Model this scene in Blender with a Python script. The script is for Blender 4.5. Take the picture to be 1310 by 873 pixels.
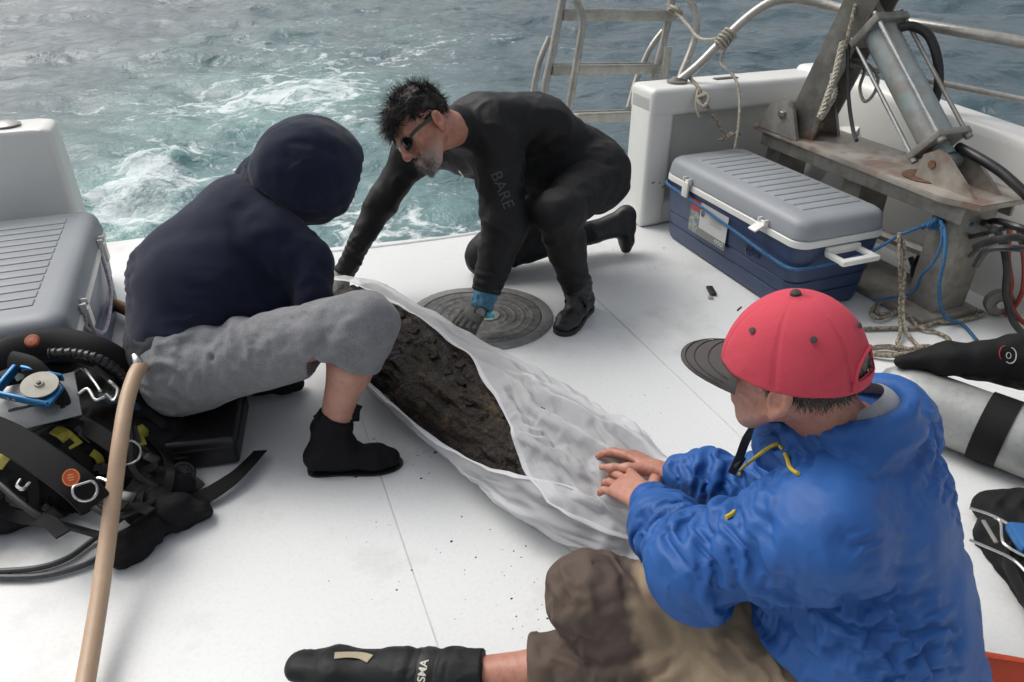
import bpy, bmesh, math, random
import numpy as np
from mathutils import Vector, Matrix, Euler
from mathutils.bvhtree import BVHTree

random.seed(7); RNG = np.random.default_rng(7)
scene = bpy.context.scene
for o in list(bpy.data.objects): bpy.data.objects.remove(o)

# ------------------------------------------------------------------ camera, sky, sun, exposure
CAM_H, PITCH, YAW, FOC = 1.40, math.radians(30.9), math.radians(21.07), 920.0 / 1310.0
cam_d = bpy.data.cameras.new('camera'); cam = bpy.data.objects.new('camera', cam_d)
scene.collection.objects.link(cam); scene.camera = cam
cam.location = (0, 0, CAM_H); cam.rotation_euler = (math.pi / 2 - PITCH, 0, -YAW)
cam_d.sensor_width = 36.0; cam_d.lens = FOC * 36.0; cam_d.clip_start = 0.02; cam_d.clip_end = 6000

SUN_EL, SUN_AZ = math.radians(52), math.radians(-35)      # azimuth from +Y towards +X
world = bpy.data.worlds.new('World'); scene.world = world; world.use_nodes = True
wn = world.node_tree.nodes; wl = world.node_tree.links; wn.clear()
sky = wn.new('ShaderNodeTexSky'); sky.sky_type = 'NISHITA'; sky.sun_disc = False
sky.sun_elevation = SUN_EL; sky.sun_rotation = SUN_AZ
sky.air_density = 1.0; sky.dust_density = 6.0; sky.ozone_density = 1.0
hs = wn.new('ShaderNodeHueSaturation'); hs.inputs['Saturation'].default_value = 0.33
bg = wn.new('ShaderNodeBackground'); bg.inputs['Strength'].default_value = 0.15
wo = wn.new('ShaderNodeOutputWorld')
wl.new(sky.outputs[0], hs.inputs['Color']); wl.new(hs.outputs[0], bg.inputs['Color']); wl.new(bg.outputs[0], wo.inputs['Surface'])
sd = bpy.data.lights.new('sun', 'SUN'); sd.energy = 0.8; sd.angle = math.radians(32); sd.color = (1, .97, .93)
sun = bpy.data.objects.new('sun', sd); scene.collection.objects.link(sun)
sdir = Vector((math.sin(SUN_AZ) * math.cos(SUN_EL), math.cos(SUN_AZ) * math.cos(SUN_EL), math.sin(SUN_EL)))
sun.rotation_euler = sdir.to_track_quat('Z', 'Y').to_euler(); sun.location = sdir * 30
vs = scene.view_settings; vs.view_transform = 'Standard'; vs.look = 'None'; vs.gamma = 1; vs.use_curve_mapping = False
vs.exposure = 0.10
scene.cycles.transparent_max_bounces = 12; scene.cycles.max_bounces = 5; scene.cycles.diffuse_bounces = 3; scene.cycles.glossy_bounces = 2; scene.cycles.transmission_bounces = 2
scene.cycles.use_adaptive_sampling = True; scene.cycles.adaptive_threshold = .03; scene.cycles.adaptive_min_samples = 16
scene.cycles.caustics_reflective = False; scene.cycles.caustics_refractive = False

# ------------------------------------------------------------------ measuring helpers (photo survey -> metres on the boat)
_p, _y = PITCH, YAW
_fw = np.array([math.sin(_y) * math.cos(_p), math.cos(_y) * math.cos(_p), -math.sin(_p)])
_rt = np.array([math.cos(_y), -math.sin(_y), 0]); _up = np.cross(_rt, _fw)
def _ray(x, y): return _fw + _rt * ((x - 655.0) / 920.0) + _up * ((436.5 - y) / 920.0)
def PZ(x, y, z=0.0):
    d = _ray(x, y); return np.array([0, 0, CAM_H]) + d * ((z - CAM_H) / d[2])
def PD(x, y, t): return np.array([0, 0, CAM_H]) + _ray(x, y) * t
def A3(*v): return np.array(v, float)
def nrm(v): v = np.asarray(v, float); return v / (np.linalg.norm(v) + 1e-12)

# ------------------------------------------------------------------ materials
def _n(nt, t, **kw):
    n = nt.nodes.new(t)
    for k, v in kw.items(): setattr(n, k, v)
    return n
MATS = {}
def pm(name, col, rough=.5, col2=None, vscale=6.0, var=.5, metal=0.0, bump=.0, bscale=80., bdist=.01, spec=.5, sheen=0., sss=0.,
       fleck=None, fscale=300., famt=.5, coat=0., detail=5., emit=None, rvar=0., stretch=None, col3=None, c3scale=2., c3lo=.55, c3hi=.7, wr=None):
    """principled surface with two-tone noise, fine flecks and relief"""
    if name in MATS: return MATS[name]
    m = bpy.data.materials.new(name); m.use_nodes = True; nt = m.node_tree; L = nt.links
    b = nt.nodes['Principled BSDF']
    b.inputs['Roughness'].default_value = rough; b.inputs['Metallic'].default_value = metal
    b.inputs['Specular IOR Level'].default_value = spec
    if sheen: b.inputs['Sheen Weight'].default_value = sheen; b.inputs['Sheen Roughness'].default_value = .5
    if sss: b.inputs['Subsurface Weight'].default_value = sss; b.inputs['Subsurface Radius'].default_value = (.012, .005, .003); b.inputs['Subsurface Scale'].default_value = 1.0
    if coat: b.inputs['Coat Weight'].default_value = coat; b.inputs['Coat Roughness'].default_value = .15
    tc = _n(nt, 'ShaderNodeTexCoord'); src = tc.outputs['Object']
    if stretch:
        mp = _n(nt, 'ShaderNodeMapping'); mp.inputs['Scale'].default_value = stretch; L.new(src, mp.inputs['Vector']); src = mp.outputs[0]
    if col2 is None: col2 = tuple(c * .72 for c in col)
    nz = _n(nt, 'ShaderNodeTexNoise'); nz.inputs['Scale'].default_value = vscale; nz.inputs['Detail'].default_value = detail; nz.inputs['Roughness'].default_value = .62
    L.new(src, nz.inputs['Vector'])
    mr = _n(nt, 'ShaderNodeMapRange'); mr.inputs['From Min'].default_value = .5 - .32 * (1.2 - var); mr.inputs['From Max'].default_value = .5 + .32 * (1.2 - var)
    L.new(nz.outputs['Fac'], mr.inputs['Value'])
    mx = _n(nt, 'ShaderNodeMix', data_type='RGBA'); mx.inputs[6].default_value = (*col2, 1); mx.inputs[7].default_value = (*col, 1)
    L.new(mr.outputs[0], mx.inputs[0]); out = mx.outputs[2]
    if col3:
        n3 = _n(nt, 'ShaderNodeTexNoise'); n3.inputs['Scale'].default_value = c3scale; n3.inputs['Detail'].default_value = 7; n3.inputs['Roughness'].default_value = .65
        L.new(src, n3.inputs['Vector'])
        m3 = _n(nt, 'ShaderNodeMapRange'); m3.inputs['From Min'].default_value = c3lo; m3.inputs['From Max'].default_value = c3hi; L.new(n3.outputs['Fac'], m3.inputs['Value'])
        x3 = _n(nt, 'ShaderNodeMix', data_type='RGBA'); L.new(m3.outputs[0], x3.inputs[0]); L.new(out, x3.inputs[6]); x3.inputs[7].default_value = (*col3, 1); out = x3.outputs[2]
    if fleck:
        nf = _n(nt, 'ShaderNodeTexNoise'); nf.inputs['Scale'].default_value = fscale; nf.inputs['Detail'].default_value = 2
        L.new(src, nf.inputs['Vector'])
        mf = _n(nt, 'ShaderNodeMapRange'); mf.inputs['From Min'].default_value = .5; mf.inputs['From Max'].default_value = .62; mf.inputs['To Max'].default_value = famt
        L.new(nf.outputs['Fac'], mf.inputs['Value'])
        xf = _n(nt, 'ShaderNodeMix', data_type='RGBA'); L.new(mf.outputs[0], xf.inputs[0]); L.new(out, xf.inputs[6]); xf.inputs[7].default_value = (*fleck, 1); out = xf.outputs[2]
    L.new(out, b.inputs['Base Color'])
    if rvar:
        rr = _n(nt, 'ShaderNodeMapRange'); rr.inputs['To Min'].default_value = max(.02, rough - rvar); rr.inputs['To Max'].default_value = min(1, rough + rvar)
        rr.inputs['From Min'].default_value = .3; rr.inputs['From Max'].default_value = .7
        L.new(nz.outputs['Fac'], rr.inputs['Value']); L.new(rr.outputs[0], b.inputs['Roughness'])
    if bump:
        nb = _n(nt, 'ShaderNodeTexNoise'); nb.inputs['Scale'].default_value = bscale; nb.inputs['Detail'].default_value = 4; L.new(src, nb.inputs['Vector'])
        bp = _n(nt, 'ShaderNodeBump'); bp.inputs['Strength'].default_value = bump; bp.inputs['Distance'].default_value = bdist
        L.new(nb.outputs['Fac'], bp.inputs['Height']); L.new(bp.outputs[0], b.inputs['Normal'])
        if wr:                      # fine cloth creases: (scale, strength, height)
            n4 = _n(nt, 'ShaderNodeTexNoise', noise_type='RIDGED_MULTIFRACTAL'); n4.inputs['Scale'].default_value = wr[0]; n4.inputs['Detail'].default_value = 2.5; n4.inputs['Roughness'].default_value = .55; n4.inputs['Distortion'].default_value = .7
            m4 = _n(nt, 'ShaderNodeMapping'); m4.inputs['Scale'].default_value = (1, 1.3, .55); m4.inputs['Rotation'].default_value = (.5, .6, .3); L.new(src, m4.inputs['Vector']); L.new(m4.outputs[0], n4.inputs['Vector'])
            b4 = _n(nt, 'ShaderNodeBump'); b4.inputs['Strength'].default_value = wr[1]; b4.inputs['Distance'].default_value = wr[2]; L.new(n4.outputs['Fac'], b4.inputs['Height']); L.new(bp.outputs[0], b4.inputs['Normal']); L.new(b4.outputs[0], b.inputs['Normal'])
    MATS[name] = m; return m

def rope_mat(name, c1, c2, sc=120., amt=.5):
    return pm(name, c1, .85, c2, sc, .9, bump=.8, bscale=sc * 2.2, bdist=.004, detail=1.5)

# ------------------------------------------------------------------ object plumbing
COL = scene.collection
def smooth(me, ang=40):
    me.polygons.foreach_set('use_smooth', [True] * len(me.polygons))
    if ang: me.set_sharp_from_angle(angle=math.radians(ang))
def mesh_of(name, V, F, ang=40):
    me = bpy.data.meshes.new(name)
    if isinstance(F, np.ndarray): F = F.tolist()
    me.from_pydata([tuple(map(float, v)) for v in V], [], F); me.validate(); me.update()
    smooth(me, ang); return me
def setp(o, label=None, cat=None, group=None, kind=None):
    for k, v in (('label', label), ('category', cat), ('group', group), ('kind', kind)):
        if v: o[k] = v
    return o
def thing(name, loc, label, cat, group=None):
    o = bpy.data.objects.new(name, None); COL.objects.link(o); o.location = Vector(loc); o.empty_display_size = .05
    return setp(o, label, cat, group)
def obj(name, me, mat, parent=None, label=None, ang=40):
    """me in world coordinates; with a parent it becomes a part of it"""
    if isinstance(me, MB): me = me.mesh(name, ang)
    o = bpy.data.objects.new(name, me); COL.objects.link(o)
    if mat is not None and not me.materials: me.materials.append(mat)
    if parent is not None:
        o.parent = parent
        W = parent.matrix_basis.copy() if parent.parent is None else Matrix.Identity(4)
        o.matrix_parent_inverse = W.inverted()
    else:                                   # top-level single mesh: origin to its base
        co = np.empty(len(me.vertices) * 3); me.vertices.foreach_get('co', co); co = co.reshape(-1, 3)
        c = (co.min(0) + co.max(0)) / 2; c[2] = co[:, 2].min()
        me.transform(Matrix.Translation(-Vector(c))); o.location = Vector(c)
    if label: o['label'] = label
    return o

class MB:
    """collects shapes (world coordinates) into one mesh"""
    def __init__(s): s.V = []; s.F = []
    def add(s, V, F, M=None):
        k = len(s.V)
        for v in V:
            v = Vector(tuple(float(c) for c in v))
            s.V.append(tuple(M @ v) if M is not None else tuple(v))
        s.F += [tuple(int(i) + k for i in f) for f in F]; return s
    def box(s, c, size, M=None, bev=0., seg=2, rot=None):
        bm = bmesh.new(); bmesh.ops.create_cube(bm, size=1)
        for v in bm.verts: v.co = Vector((v.co.x * size[0], v.co.y * size[1], v.co.z * size[2]))
        if bev: bmesh.ops.bevel(bm, geom=bm.edges[:] , offset=bev, segments=seg, affect='EDGES', profile=.5, clamp_overlap=True)
        T = Matrix.Translation(Vector(tuple(map(float, c))))
        if rot is not None: T = T @ rot.to_4x4()
        if M is not None: T = M @ T
        bm.verts.index_update(); s.add([v.co for v in bm.verts], [[v.index for v in f.verts] for f in bm.faces], T); bm.free(); return s
    def tube(s, pts, r, n=8, closed=False, sub=0, cap=True, flat=None):
        P = [np.asarray(p, float) for p in pts]
        R = list(r) if hasattr(r, '__len__') else [r] * len(P)
        if sub: P, R = catmull(P, R, sub, closed)
        m = len(P); T = []
        for i in range(m):
            a = P[(i - 1) % m] if (closed or i > 0) else P[i]; b = P[(i + 1) % m] if (closed or i < m - 1) else P[i]
            T.append(nrm(b - a))
        u = nrm(np.cross(T[0], A3(.13, .27, .95))) if flat is None else nrm(flat[0] - T[0] * np.dot(flat[0], T[0]))
        V = []; 
        for i in range(m):
            u = nrm(u - T[i] * np.dot(u, T[i])); w = np.cross(T[i], u)
            fx, fy = (1, 1) if flat is None else (flat[1], flat[2])
            for k in range(n):
                a = 2 * math.pi * k / n
                V.append(P[i] + (u * math.cos(a) * fx + w * math.sin(a) * fy) * R[i])
        F = []
        for i in range(m if closed else m - 1):
            j = (i + 1) % m
            for k in range(n): F.append((i * n + k, i * n + (k + 1) % n, j * n + (k + 1) % n, j * n + k))
        if cap and not closed: F += [tuple(range(n))[::-1], tuple((m - 1) * n + k for k in range(n))]
        return s.add(V, F)
    def ribbon(s, pts, nor, w, th, sub=6):
        """flat strap: pts centre line, nor surface normals, w width"""
        P = [np.asarray(p, float) for p in pts]; Nn = [np.asarray(q, float) for q in (nor if hasattr(nor[0], '__len__') else [nor] * len(P))]
        if sub:
            P2, _ = catmull(P, [1] * len(P), sub, False); N2, _ = catmull(Nn, [1] * len(P), sub, False); P, Nn = P2, N2
        V = []; m = len(P)
        for i in range(m):
            t = nrm(P[min(i + 1, m - 1)] - P[max(i - 1, 0)]); n = nrm(Nn[i] - t * np.dot(Nn[i], t)); b = np.cross(t, n)
            for (x, z) in ((-.5, 0), (-.46, .5), (.46, .5), (.5, 0), (.46, -.5), (-.46, -.5)): V.append(P[i] + b * x * w + n * z * th)
        F = []
        for i in range(m - 1):
            for k in range(6): F.append((i * 6 + k, i * 6 + (k + 1) % 6, i * 6 + 6 + (k + 1) % 6, i * 6 + 6 + k))
        F += [tuple(range(6))[::-1], tuple((m - 1) * 6 + k for k in range(6))]
        return s.add(V, F)
    def loft(s, rings, M=None, cap=True):
        n = len(rings[0]); V = [p for r in rings for p in r]; F = []
        for i in range(len(rings) - 1):
            for k in range(n): F.append((i * n + k, i * n + (k + 1) % n, (i + 1) * n + (k + 1) % n, (i + 1) * n + k))
        if cap: F += [tuple(range(n))[::-1], tuple((len(rings) - 1) * n + k for k in range(n))]
        return s.add(V, F, M)
    def lathe(s, prof, n=32, M=None, cap=True):
        return s.loft([[(r * math.cos(2 * math.pi * k / n), r * math.sin(2 * math.pi * k / n), z) for k in range(n)] for r, z in prof], M, cap)
    def mesh(s, name='m', ang=40): 
        me = mesh_of(name, s.V, s.F, 0)
        bm = bmesh.new(); bm.from_mesh(me); bmesh.ops.recalc_face_normals(bm, faces=bm.faces); bm.to_mesh(me); bm.free(); smooth(me, ang); return me

def catmull(P, R, sub, closed):
    m = len(P); out = []; ro = []
    rng = range(m if closed else m - 1)
    for i in rng:
        g = lambda k: P[k % m] if closed else P[min(max(k, 0), m - 1)]
        h = lambda k: R[k % m] if closed else R[min(max(k, 0), m - 1)]
        for j in range(sub):
            t = j / sub
            f = lambda a, b, c, d: .5 * ((2 * b) + (c - a) * t + (2 * a - 5 * b + 4 * c - d) * t * t + (3 * b - a - 3 * c + d) * t ** 3)
            out.append(f(g(i - 1), g(i), g(i + 1), g(i + 2))); ro.append(h(i) * (1 - t) + h(i + 1) * t)
    if not closed: out.append(P[-1]); ro.append(R[-1])
    return out, ro

def rrect(w, d, r, z, n=6, cx=0, cy=0):
    r = min(r, w / 2 - 1e-4, d / 2 - 1e-4); out = []
    for (sx, sy, a0) in ((1, 1, 0), (-1, 1, 90), (-1, -1, 180), (1, -1, 270)):
        for k in range(n + 1):
            a = math.radians(a0 + 90 * k / n)
            out.append((cx + sx * (w / 2 - r) + r * math.cos(a), cy + sy * (d / 2 - r) + r * math.sin(a), z))
    return out
def basis(x, y, z, o=(0, 0, 0)):
    M = Matrix.Identity(4)
    for i, v in enumerate((x, y, z)):
        for j in range(3): M[j][i] = float(v[j])
    for j in range(3): M[j][3] = float(o[j])
    return M
def frame_from(fwd, up, o=(0, 0, 0)):
    """local X right, Y forward, Z up"""
    y = nrm(fwd); x = nrm(np.cross(y, up)); z = np.cross(x, y); return basis(x, y, z, o)

# ------------------------------------------------------------------ vectorised noise
_perm = RNG.permutation(256); _perm = np.concatenate([_perm, _perm, _perm]); _g = RNG.normal(size=(256, 3)); _g /= np.linalg.norm(_g, axis=1)[:, None]
def pnoise(P):
    P = np.asarray(P, float); I = np.floor(P).astype(int); f = P - I; I &= 255
    u = f * f * f * (f * (f * 6 - 15) + 10); r = 0
    for dx in (0, 1):
        for dy in (0, 1):
            for dz in (0, 1):
                h = _perm[_perm[_perm[(I[:, 0] + dx)] + (I[:, 1] + dy) & 255] + (I[:, 2] + dz) & 255]
                g = _g[h]; d = ((f - (dx, dy, dz)) * g).sum(1)
                w = (u[:, 0] if dx else 1 - u[:, 0]) * (u[:, 1] if dy else 1 - u[:, 1]) * (u[:, 2] if dz else 1 - u[:, 2])
                r = r + w * d
    return r * 1.6
def fbm(P, o=4, lac=2.0, g=.5):
    r = 0; a = 1; 
    for i in range(o): r = r + a * pnoise(P + i * 17.3); P = P * lac; a *= g
    return r
def ridged(P, sh=2.0, e=.05): return np.clip(1.18 - np.sqrt((2.0 * pnoise(P)) ** 2 + e), 0, 1) ** sh

# ------------------------------------------------------------------ implicit bodies -> one continuous skin
class SDF:
    def __init__(s, k=.03): s.pr = []; s.k = k
    def ec(s, a, b, r1, r2=None, side=None, k=None, sub=False):
        """tapered capsule with elliptical section; r = radius or (across side, other)"""
        a = np.asarray(a, float); b = np.asarray(b, float)
        r2 = r1 if r2 is None else r2
        r1 = (r1, r1) if not hasattr(r1, '__len__') else r1; r2 = (r2, r2) if not hasattr(r2, '__len__') else r2
        s.pr.append((a, b, r1, r2, side, s.k if k is None else k, sub)); return s
    def el(s, c, r, R=None, k=None, sub=False):
        s.pr.append(('el', np.asarray(c, float), np.asarray(r, float), R, s.k if k is None else k, sub)); return s
    def chain(s, pts, rs, side=None, k=None):
        for i in range(len(pts) - 1): s.ec(pts[i], pts[i + 1], rs[i], rs[i + 1], side, k)
        return s
    def eval(s, h, M=None, clip=None):
        lo = np.full(3, 1e9); hi = -lo
        for p in s.pr:
            if isinstance(p[0], str): 
                if p[5]: continue
                rm = p[2].max(); lo = np.minimum(lo, p[1] - rm); hi = np.maximum(hi, p[1] + rm)
            else:
                if p[6]: continue
                rm = max(*p[2], *p[3]); lo = np.minimum(lo, np.minimum(p[0], p[1]) - rm); hi = np.maximum(hi, np.maximum(p[0], p[1]) + rm)
        lo -= 4 * h; hi += 4 * h; n = np.ceil((hi - lo) / h).astype(int) + 1
        Fd = np.full(n, .2, np.float32); ax = [lo[i] + h * np.arange(n[i]) for i in range(3)]
        for p in s.pr:
            el = isinstance(p[0], str)
            if el: _, c, r, R, k, sub = p; l = c - r.max(); u = c + r.max()
            else:
                a, b, r1, r2, side, k, sub = p; rm = max(*r1, *r2); l = np.minimum(a, b) - rm; u = np.maximum(a, b) + rm
            m = max(k * 1.5, 3 * h) + .01
            i0 = np.clip(np.floor((l - m - lo) / h).astype(int), 0, n - 1); i1 = np.clip(np.ceil((u + m - lo) / h).astype(int) + 1, 1, n)
            sl = tuple(slice(i0[i], i1[i]) for i in range(3))
            X, Y, Z = np.meshgrid(*[ax[i][i0[i]:i1[i]] for i in range(3)], indexing='ij', sparse=True)
            if el:
                q = [X - c[0], Y - c[1], Z - c[2]]
                if R is not None:
                    q = [q[0] * R[0][j] + q[1] * R[1][j] + q[2] * R[2][j] for j in range(3)]
                k0 = np.sqrt((q[0] / r[0]) ** 2 + (q[1] / r[1]) ** 2 + (q[2] / r[2]) ** 2)
                k1 = np.sqrt((q[0] / r[0] ** 2) ** 2 + (q[1] / r[1] ** 2) ** 2 + (q[2] / r[2] ** 2) ** 2)
                d = k0 * (k0 - 1) / np.maximum(k1, 1e-9)
            else:
                ab = b - a; ln = np.dot(ab, ab) + 1e-12
                q = [X - a[0], Y - a[1], Z - a[2]]
                t = np.clip((q[0] * ab[0] + q[1] * ab[1] + q[2] * ab[2]) / ln, 0, 1)
                q = [q[i] - t * ab[i] for i in range(3)]
                if side is None or (r1[0] == r1[1] and r2[0] == r2[1]):
                    d = np.sqrt(q[0] ** 2 + q[1] ** 2 + q[2] ** 2) - (r1[0] + t * (r2[0] - r1[0]))
                else:
                    tt = nrm(ab); sv = np.asarray(side, float); sv = nrm(sv - tt * np.dot(sv, tt)); nv = np.cross(tt, sv)
                    qs = q[0] * sv[0] + q[1] * sv[1] + q[2] * sv[2]; qn = q[0] * nv[0] + q[1] * nv[1] + q[2] * nv[2]; qa = q[0] * tt[0] + q[1] * tt[1] + q[2] * tt[2]
                    rw = r1[0] + t * (r2[0] - r1[0]); rh = r1[1] + t * (r2[1] - r1[1]); rc = np.minimum(rw, rh)
                    k0 = np.sqrt((qs / rw) ** 2 + (qn / rh) ** 2 + (qa / rc) ** 2)
                    k1 = np.sqrt((qs / rw ** 2) ** 2 + (qn / rh ** 2) ** 2 + (qa / rc ** 2) ** 2)
                    d = np.where(k0 < 1e-4, -rc, k0 * (k0 - 1) / np.maximum(k1, 1e-9))
            A = Fd[sl]
            if sub:
                d = -d; hh = np.clip(.5 - .5 * (A - d) / k, 0, 1) if k > 0 else 0
                Fd[sl] = (A * (1 - hh) + d * hh + k * hh * (1 - hh)) if k > 0 else np.maximum(A, d)
            else:
                if k > 0:
                    hh = np.clip(.5 + .5 * (A - d) / k, 0, 1); Fd[sl] = A * (1 - hh) + d * hh - k * hh * (1 - hh)
                else: Fd[sl] = np.minimum(A, d)
        if clip is not None:
            X, Y, Z = np.meshgrid(*ax, indexing='ij', sparse=True); Fd = np.maximum(Fd, clip(X, Y, Z))
        return Fd, lo, h
    def mesh(s, h, clip=None, relax=2):
        V, F = nets(*s.eval(h, clip=clip)); 
        for _ in range(relax): V = relaxv(V, F, .5)
        return V, F
def nets(Fd, lo, h):
    I = Fd < 0; n = Fd.shape
    cnt = np.zeros(tuple(d - 1 for d in n), np.int8); cs = [(i, j, k) for i in (0, 1) for j in (0, 1) for k in (0, 1)]
    for (i, j, k) in cs: cnt += I[i:n[0] - 1 + i, j:n[1] - 1 + j, k:n[2] - 1 + k]
    act = np.argwhere((cnt > 0) & (cnt < 8)); idx = np.full(cnt.shape, -1, np.int64); idx[tuple(act.T)] = np.arange(len(act))
    S = np.zeros((len(act), 3)); C = np.zeros(len(act))
    for a in cs:
        for ax in range(3):
            if a[ax]: continue
            b = list(a); b[ax] = 1
            fa = Fd[tuple((act + a).T)]; fb = Fd[tuple((act + b).T)]; m = (fa < 0) != (fb < 0)
            t = np.where(m, fa / np.where(m, fa - fb, 1), 0); p = np.array(a, float)[None] + np.zeros((len(act), 1)); p[:, ax] = t
            S += p * m[:, None]; C += m
    V = lo + h * (act + S / C[:, None]); Fs = []
    for ax in range(3):
        sl0 = [slice(None)] * 3; sl1 = [slice(None)] * 3; sl0[ax] = slice(0, -1); sl1[ax] = slice(1, None)
        D = I[tuple(sl0)] != I[tuple(sl1)]; e = np.argwhere(D)
        u, v = (ax + 1) % 3, (ax + 2) % 3
        ok = (e[:, u] > 0) & (e[:, v] > 0) & (e[:, u] < n[u] - 1) & (e[:, v] < n[v] - 1); e = e[ok]
        sgn = I[tuple(e.T)]
        def cell(du, dv): q = e.copy(); q[:, u] += du; q[:, v] += dv; return idx[tuple(q.T)]
        q = np.stack([cell(-1, -1), cell(0, -1), cell(0, 0), cell(-1, 0)], 1)
        q[~sgn] = q[~sgn][:, ::-1]; Fs.append(q)
    return V, np.concatenate(Fs)
def relaxv(V, F, a):
    S = np.zeros_like(V); C = np.zeros(len(V))
    for i in range(4):
        j = (i + 1) % 4
        np.add.at(S, F[:, i], V[F[:, j]]); np.add.at(C, F[:, i], 1); np.add.at(S, F[:, j], V[F[:, i]]); np.add.at(C, F[:, j], 1)
    return V * (1 - a) + a * S / np.maximum(C, 1)[:, None]
def vnorm(V, F):
    N = np.zeros_like(V); fn = np.cross(V[F[:, 2]] - V[F[:, 0]], V[F[:, 3]] - V[F[:, 1]])
    for i in range(4): np.add.at(N, F[:, i], fn)
    return N / (np.linalg.norm(N, axis=1)[:, None] + 1e-12)
def disp(V, F, *fs):
    N = vnorm(V, F); o = 0
    for f in fs: o = o + f(V, N)
    return V + N * np.asarray(o)[:, None]
# cloth relief fields
def crumple(sc, amp, st=(1, 1, 1), seed=0., sh=2., e=.05):
    def f(V, N):
        P = V * np.array(st) * sc + seed; P = P + .6 * np.stack([pnoise(P * .7 + 3.1), pnoise(P * .7 + 9.7), pnoise(P * .7 + 5.3)], 1)
        return amp * (ridged(P, sh, e) - .35)
    return f
def lumps(sc, amp, seed=0.): return lambda V, N: amp * fbm(V * sc + seed, 3)
def bend_folds(J, d1, d2, r, amp, n=7, out=.6):
    """creases that fan out from the inside of a bent joint J; d1,d2 point away along both limbs"""
    d1 = nrm(d1); d2 = nrm(d2); inn = nrm(d1 + d2); axis = nrm(np.cross(d1, d2)); tan = np.cross(axis, inn); J = np.asarray(J, float); O = J + inn * r * 1.7
    def f(V, N):
        q = V - O; ph = np.arctan2(q @ tan, -(q @ inn) + 1e-6); ds = np.linalg.norm(V - J - inn * r * .4, axis=1)
        w = np.exp(-(ds / (r * 1.35)) ** 2) * np.clip(-(q @ inn) / (r * .6), 0, 1)
        c = np.cos(n * 1.5 * ph + 2.2 * pnoise(V * 10 + 2) + 1.2 * pnoise(V * 22))
        return amp * w * (c * .5 + .5 - .4)
    return f
def drape(sc, amp, d=(0, 0, 1), st=.3, seed=0., sh=1.3):
    """long soft folds that run along d"""
    d = nrm(d)
    def f(V, N):
        al = (V @ d)[:, None] * d; P = ((V - al) + al * st) * sc + seed; P = P + .5 * np.stack([pnoise(P * .6 + 3.1), pnoise(P * .6 + 9.7), pnoise(P * .6 + 5.3)], 1)
        return amp * (ridged(P, sh, .12) - .45)
    return f
def ring_folds(a, b, amp, lam, t0=0., t1=1., twist=.6, seed=0.):
    """slack rings of cloth along a limb from a to b"""
    a = np.asarray(a, float); b = np.asarray(b, float); ab = b - a; ln = np.linalg.norm(ab); u = ab / ln
    def f(V, N):
        q = V - a; t = (q @ u) / ln; rad = np.linalg.norm(q - (q @ u)[:, None] * u, axis=1)
        w = np.clip((t - t0) / .12, 0, 1) * np.clip((t1 - t) / .12, 0, 1) * np.clip((.16 - rad) / .03, 0, 1)
        ph = t * ln / lam * 6.283 + 3.2 * pnoise(V * 9 + seed) + twist * pnoise(V * 4 + seed + 7) * 6
        return amp * w * (np.abs(np.sin(ph * .5)) ** .7 - .6)
    return f
def stroke(pts, w, amp):
    """one drawn fold or seam"""
    P = [np.asarray(p, float) for p in pts]; P, _ = catmull(P, [1] * len(P), 6, False); P = np.array(P)
    def f(V, N):
        d2 = np.full(len(V), 1e9)
        for i in range(len(P) - 1):
            ab = P[i + 1] - P[i]; t = np.clip(((V - P[i]) @ ab) / (ab @ ab + 1e-12), 0, 1); d2 = np.minimum(d2, ((V - P[i] - t[:, None] * ab) ** 2).sum(1))
        return amp * np.exp(-d2 / (w * w))
    return f
# ------------------------------------------------------------------ cloth: slack fabric buckles into creases
class Buckle:
    """position-based cloth on a quad skin: edges are a little too long for the body, so the cloth must fold"""
    def __init__(s, V, F):
        s.V0 = V.copy(); n = len(V); F = np.asarray(F)
        E = np.concatenate([F[:, [0, 1]], F[:, [1, 2]], F[:, [2, 3]], F[:, [3, 0]]]); E.sort(1); E = np.unique(E, axis=0)
        D = np.concatenate([F[:, [0, 2]], F[:, [1, 3]]]); s.ne = len(E); s.E = np.concatenate([E, D]); s.F = F
        s.l0 = np.linalg.norm(V[s.E[:, 0]] - V[s.E[:, 1]], axis=1); s.deg = np.bincount(s.E.ravel(), minlength=n)[:, None] + 1e-9
        s.dege = np.bincount(E.ravel(), minlength=n)[:, None] + 1e-9; s.n = n
    def gather(s, I, W): return np.stack([np.bincount(I, W[:, k], s.n) for k in range(3)], 1)
    def run(s, eps, it=90, hold=.03, bend=.10, seed=1., nz=.003, lim=.03, nsc=14., grow=.5):
        """eps(mid, dir) -> extra length per edge; hold = pull back to the body; bend = stiffness of the cloth"""
        V = s.V0.copy(); N = vnorm(V, s.F); V = V + N * (nz * pnoise(V * nsc + seed) + nz * .6 * pnoise(V * nsc * 2.3 + seed))[:, None]
        a, b = s.E[:, 0], s.E[:, 1]; m = (s.V0[a] + s.V0[b]) / 2; d = s.V0[b] - s.V0[a]; d = d / (np.linalg.norm(d, axis=1)[:, None] + 1e-9); L = s.l0 * (1 + eps(m, d)); ea, eb = s.E[:s.ne, 0], s.E[:s.ne, 1]
        for i in range(it):
            for _ in range(2):
                q = V[b] - V[a]; l = np.linalg.norm(q, axis=1) + 1e-9; c = q * ((l - L) / l * .5)[:, None]; V = V + (s.gather(a, c) - s.gather(b, c)) / s.deg * 1.7
            q = (s.gather(ea, V[eb]) + s.gather(eb, V[ea])) / s.dege - V
            q2 = (s.gather(ea, q[eb]) + s.gather(eb, q[ea])) / s.dege - q
            V = V - q2 * bend * 2.0
            o = s.V0 - V; V = V + o * hold
            if lim: r = np.linalg.norm(o, axis=1); k = r > lim; V[k] = s.V0[k] - o[k] * (lim / r[k])[:, None]
        return V
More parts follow.
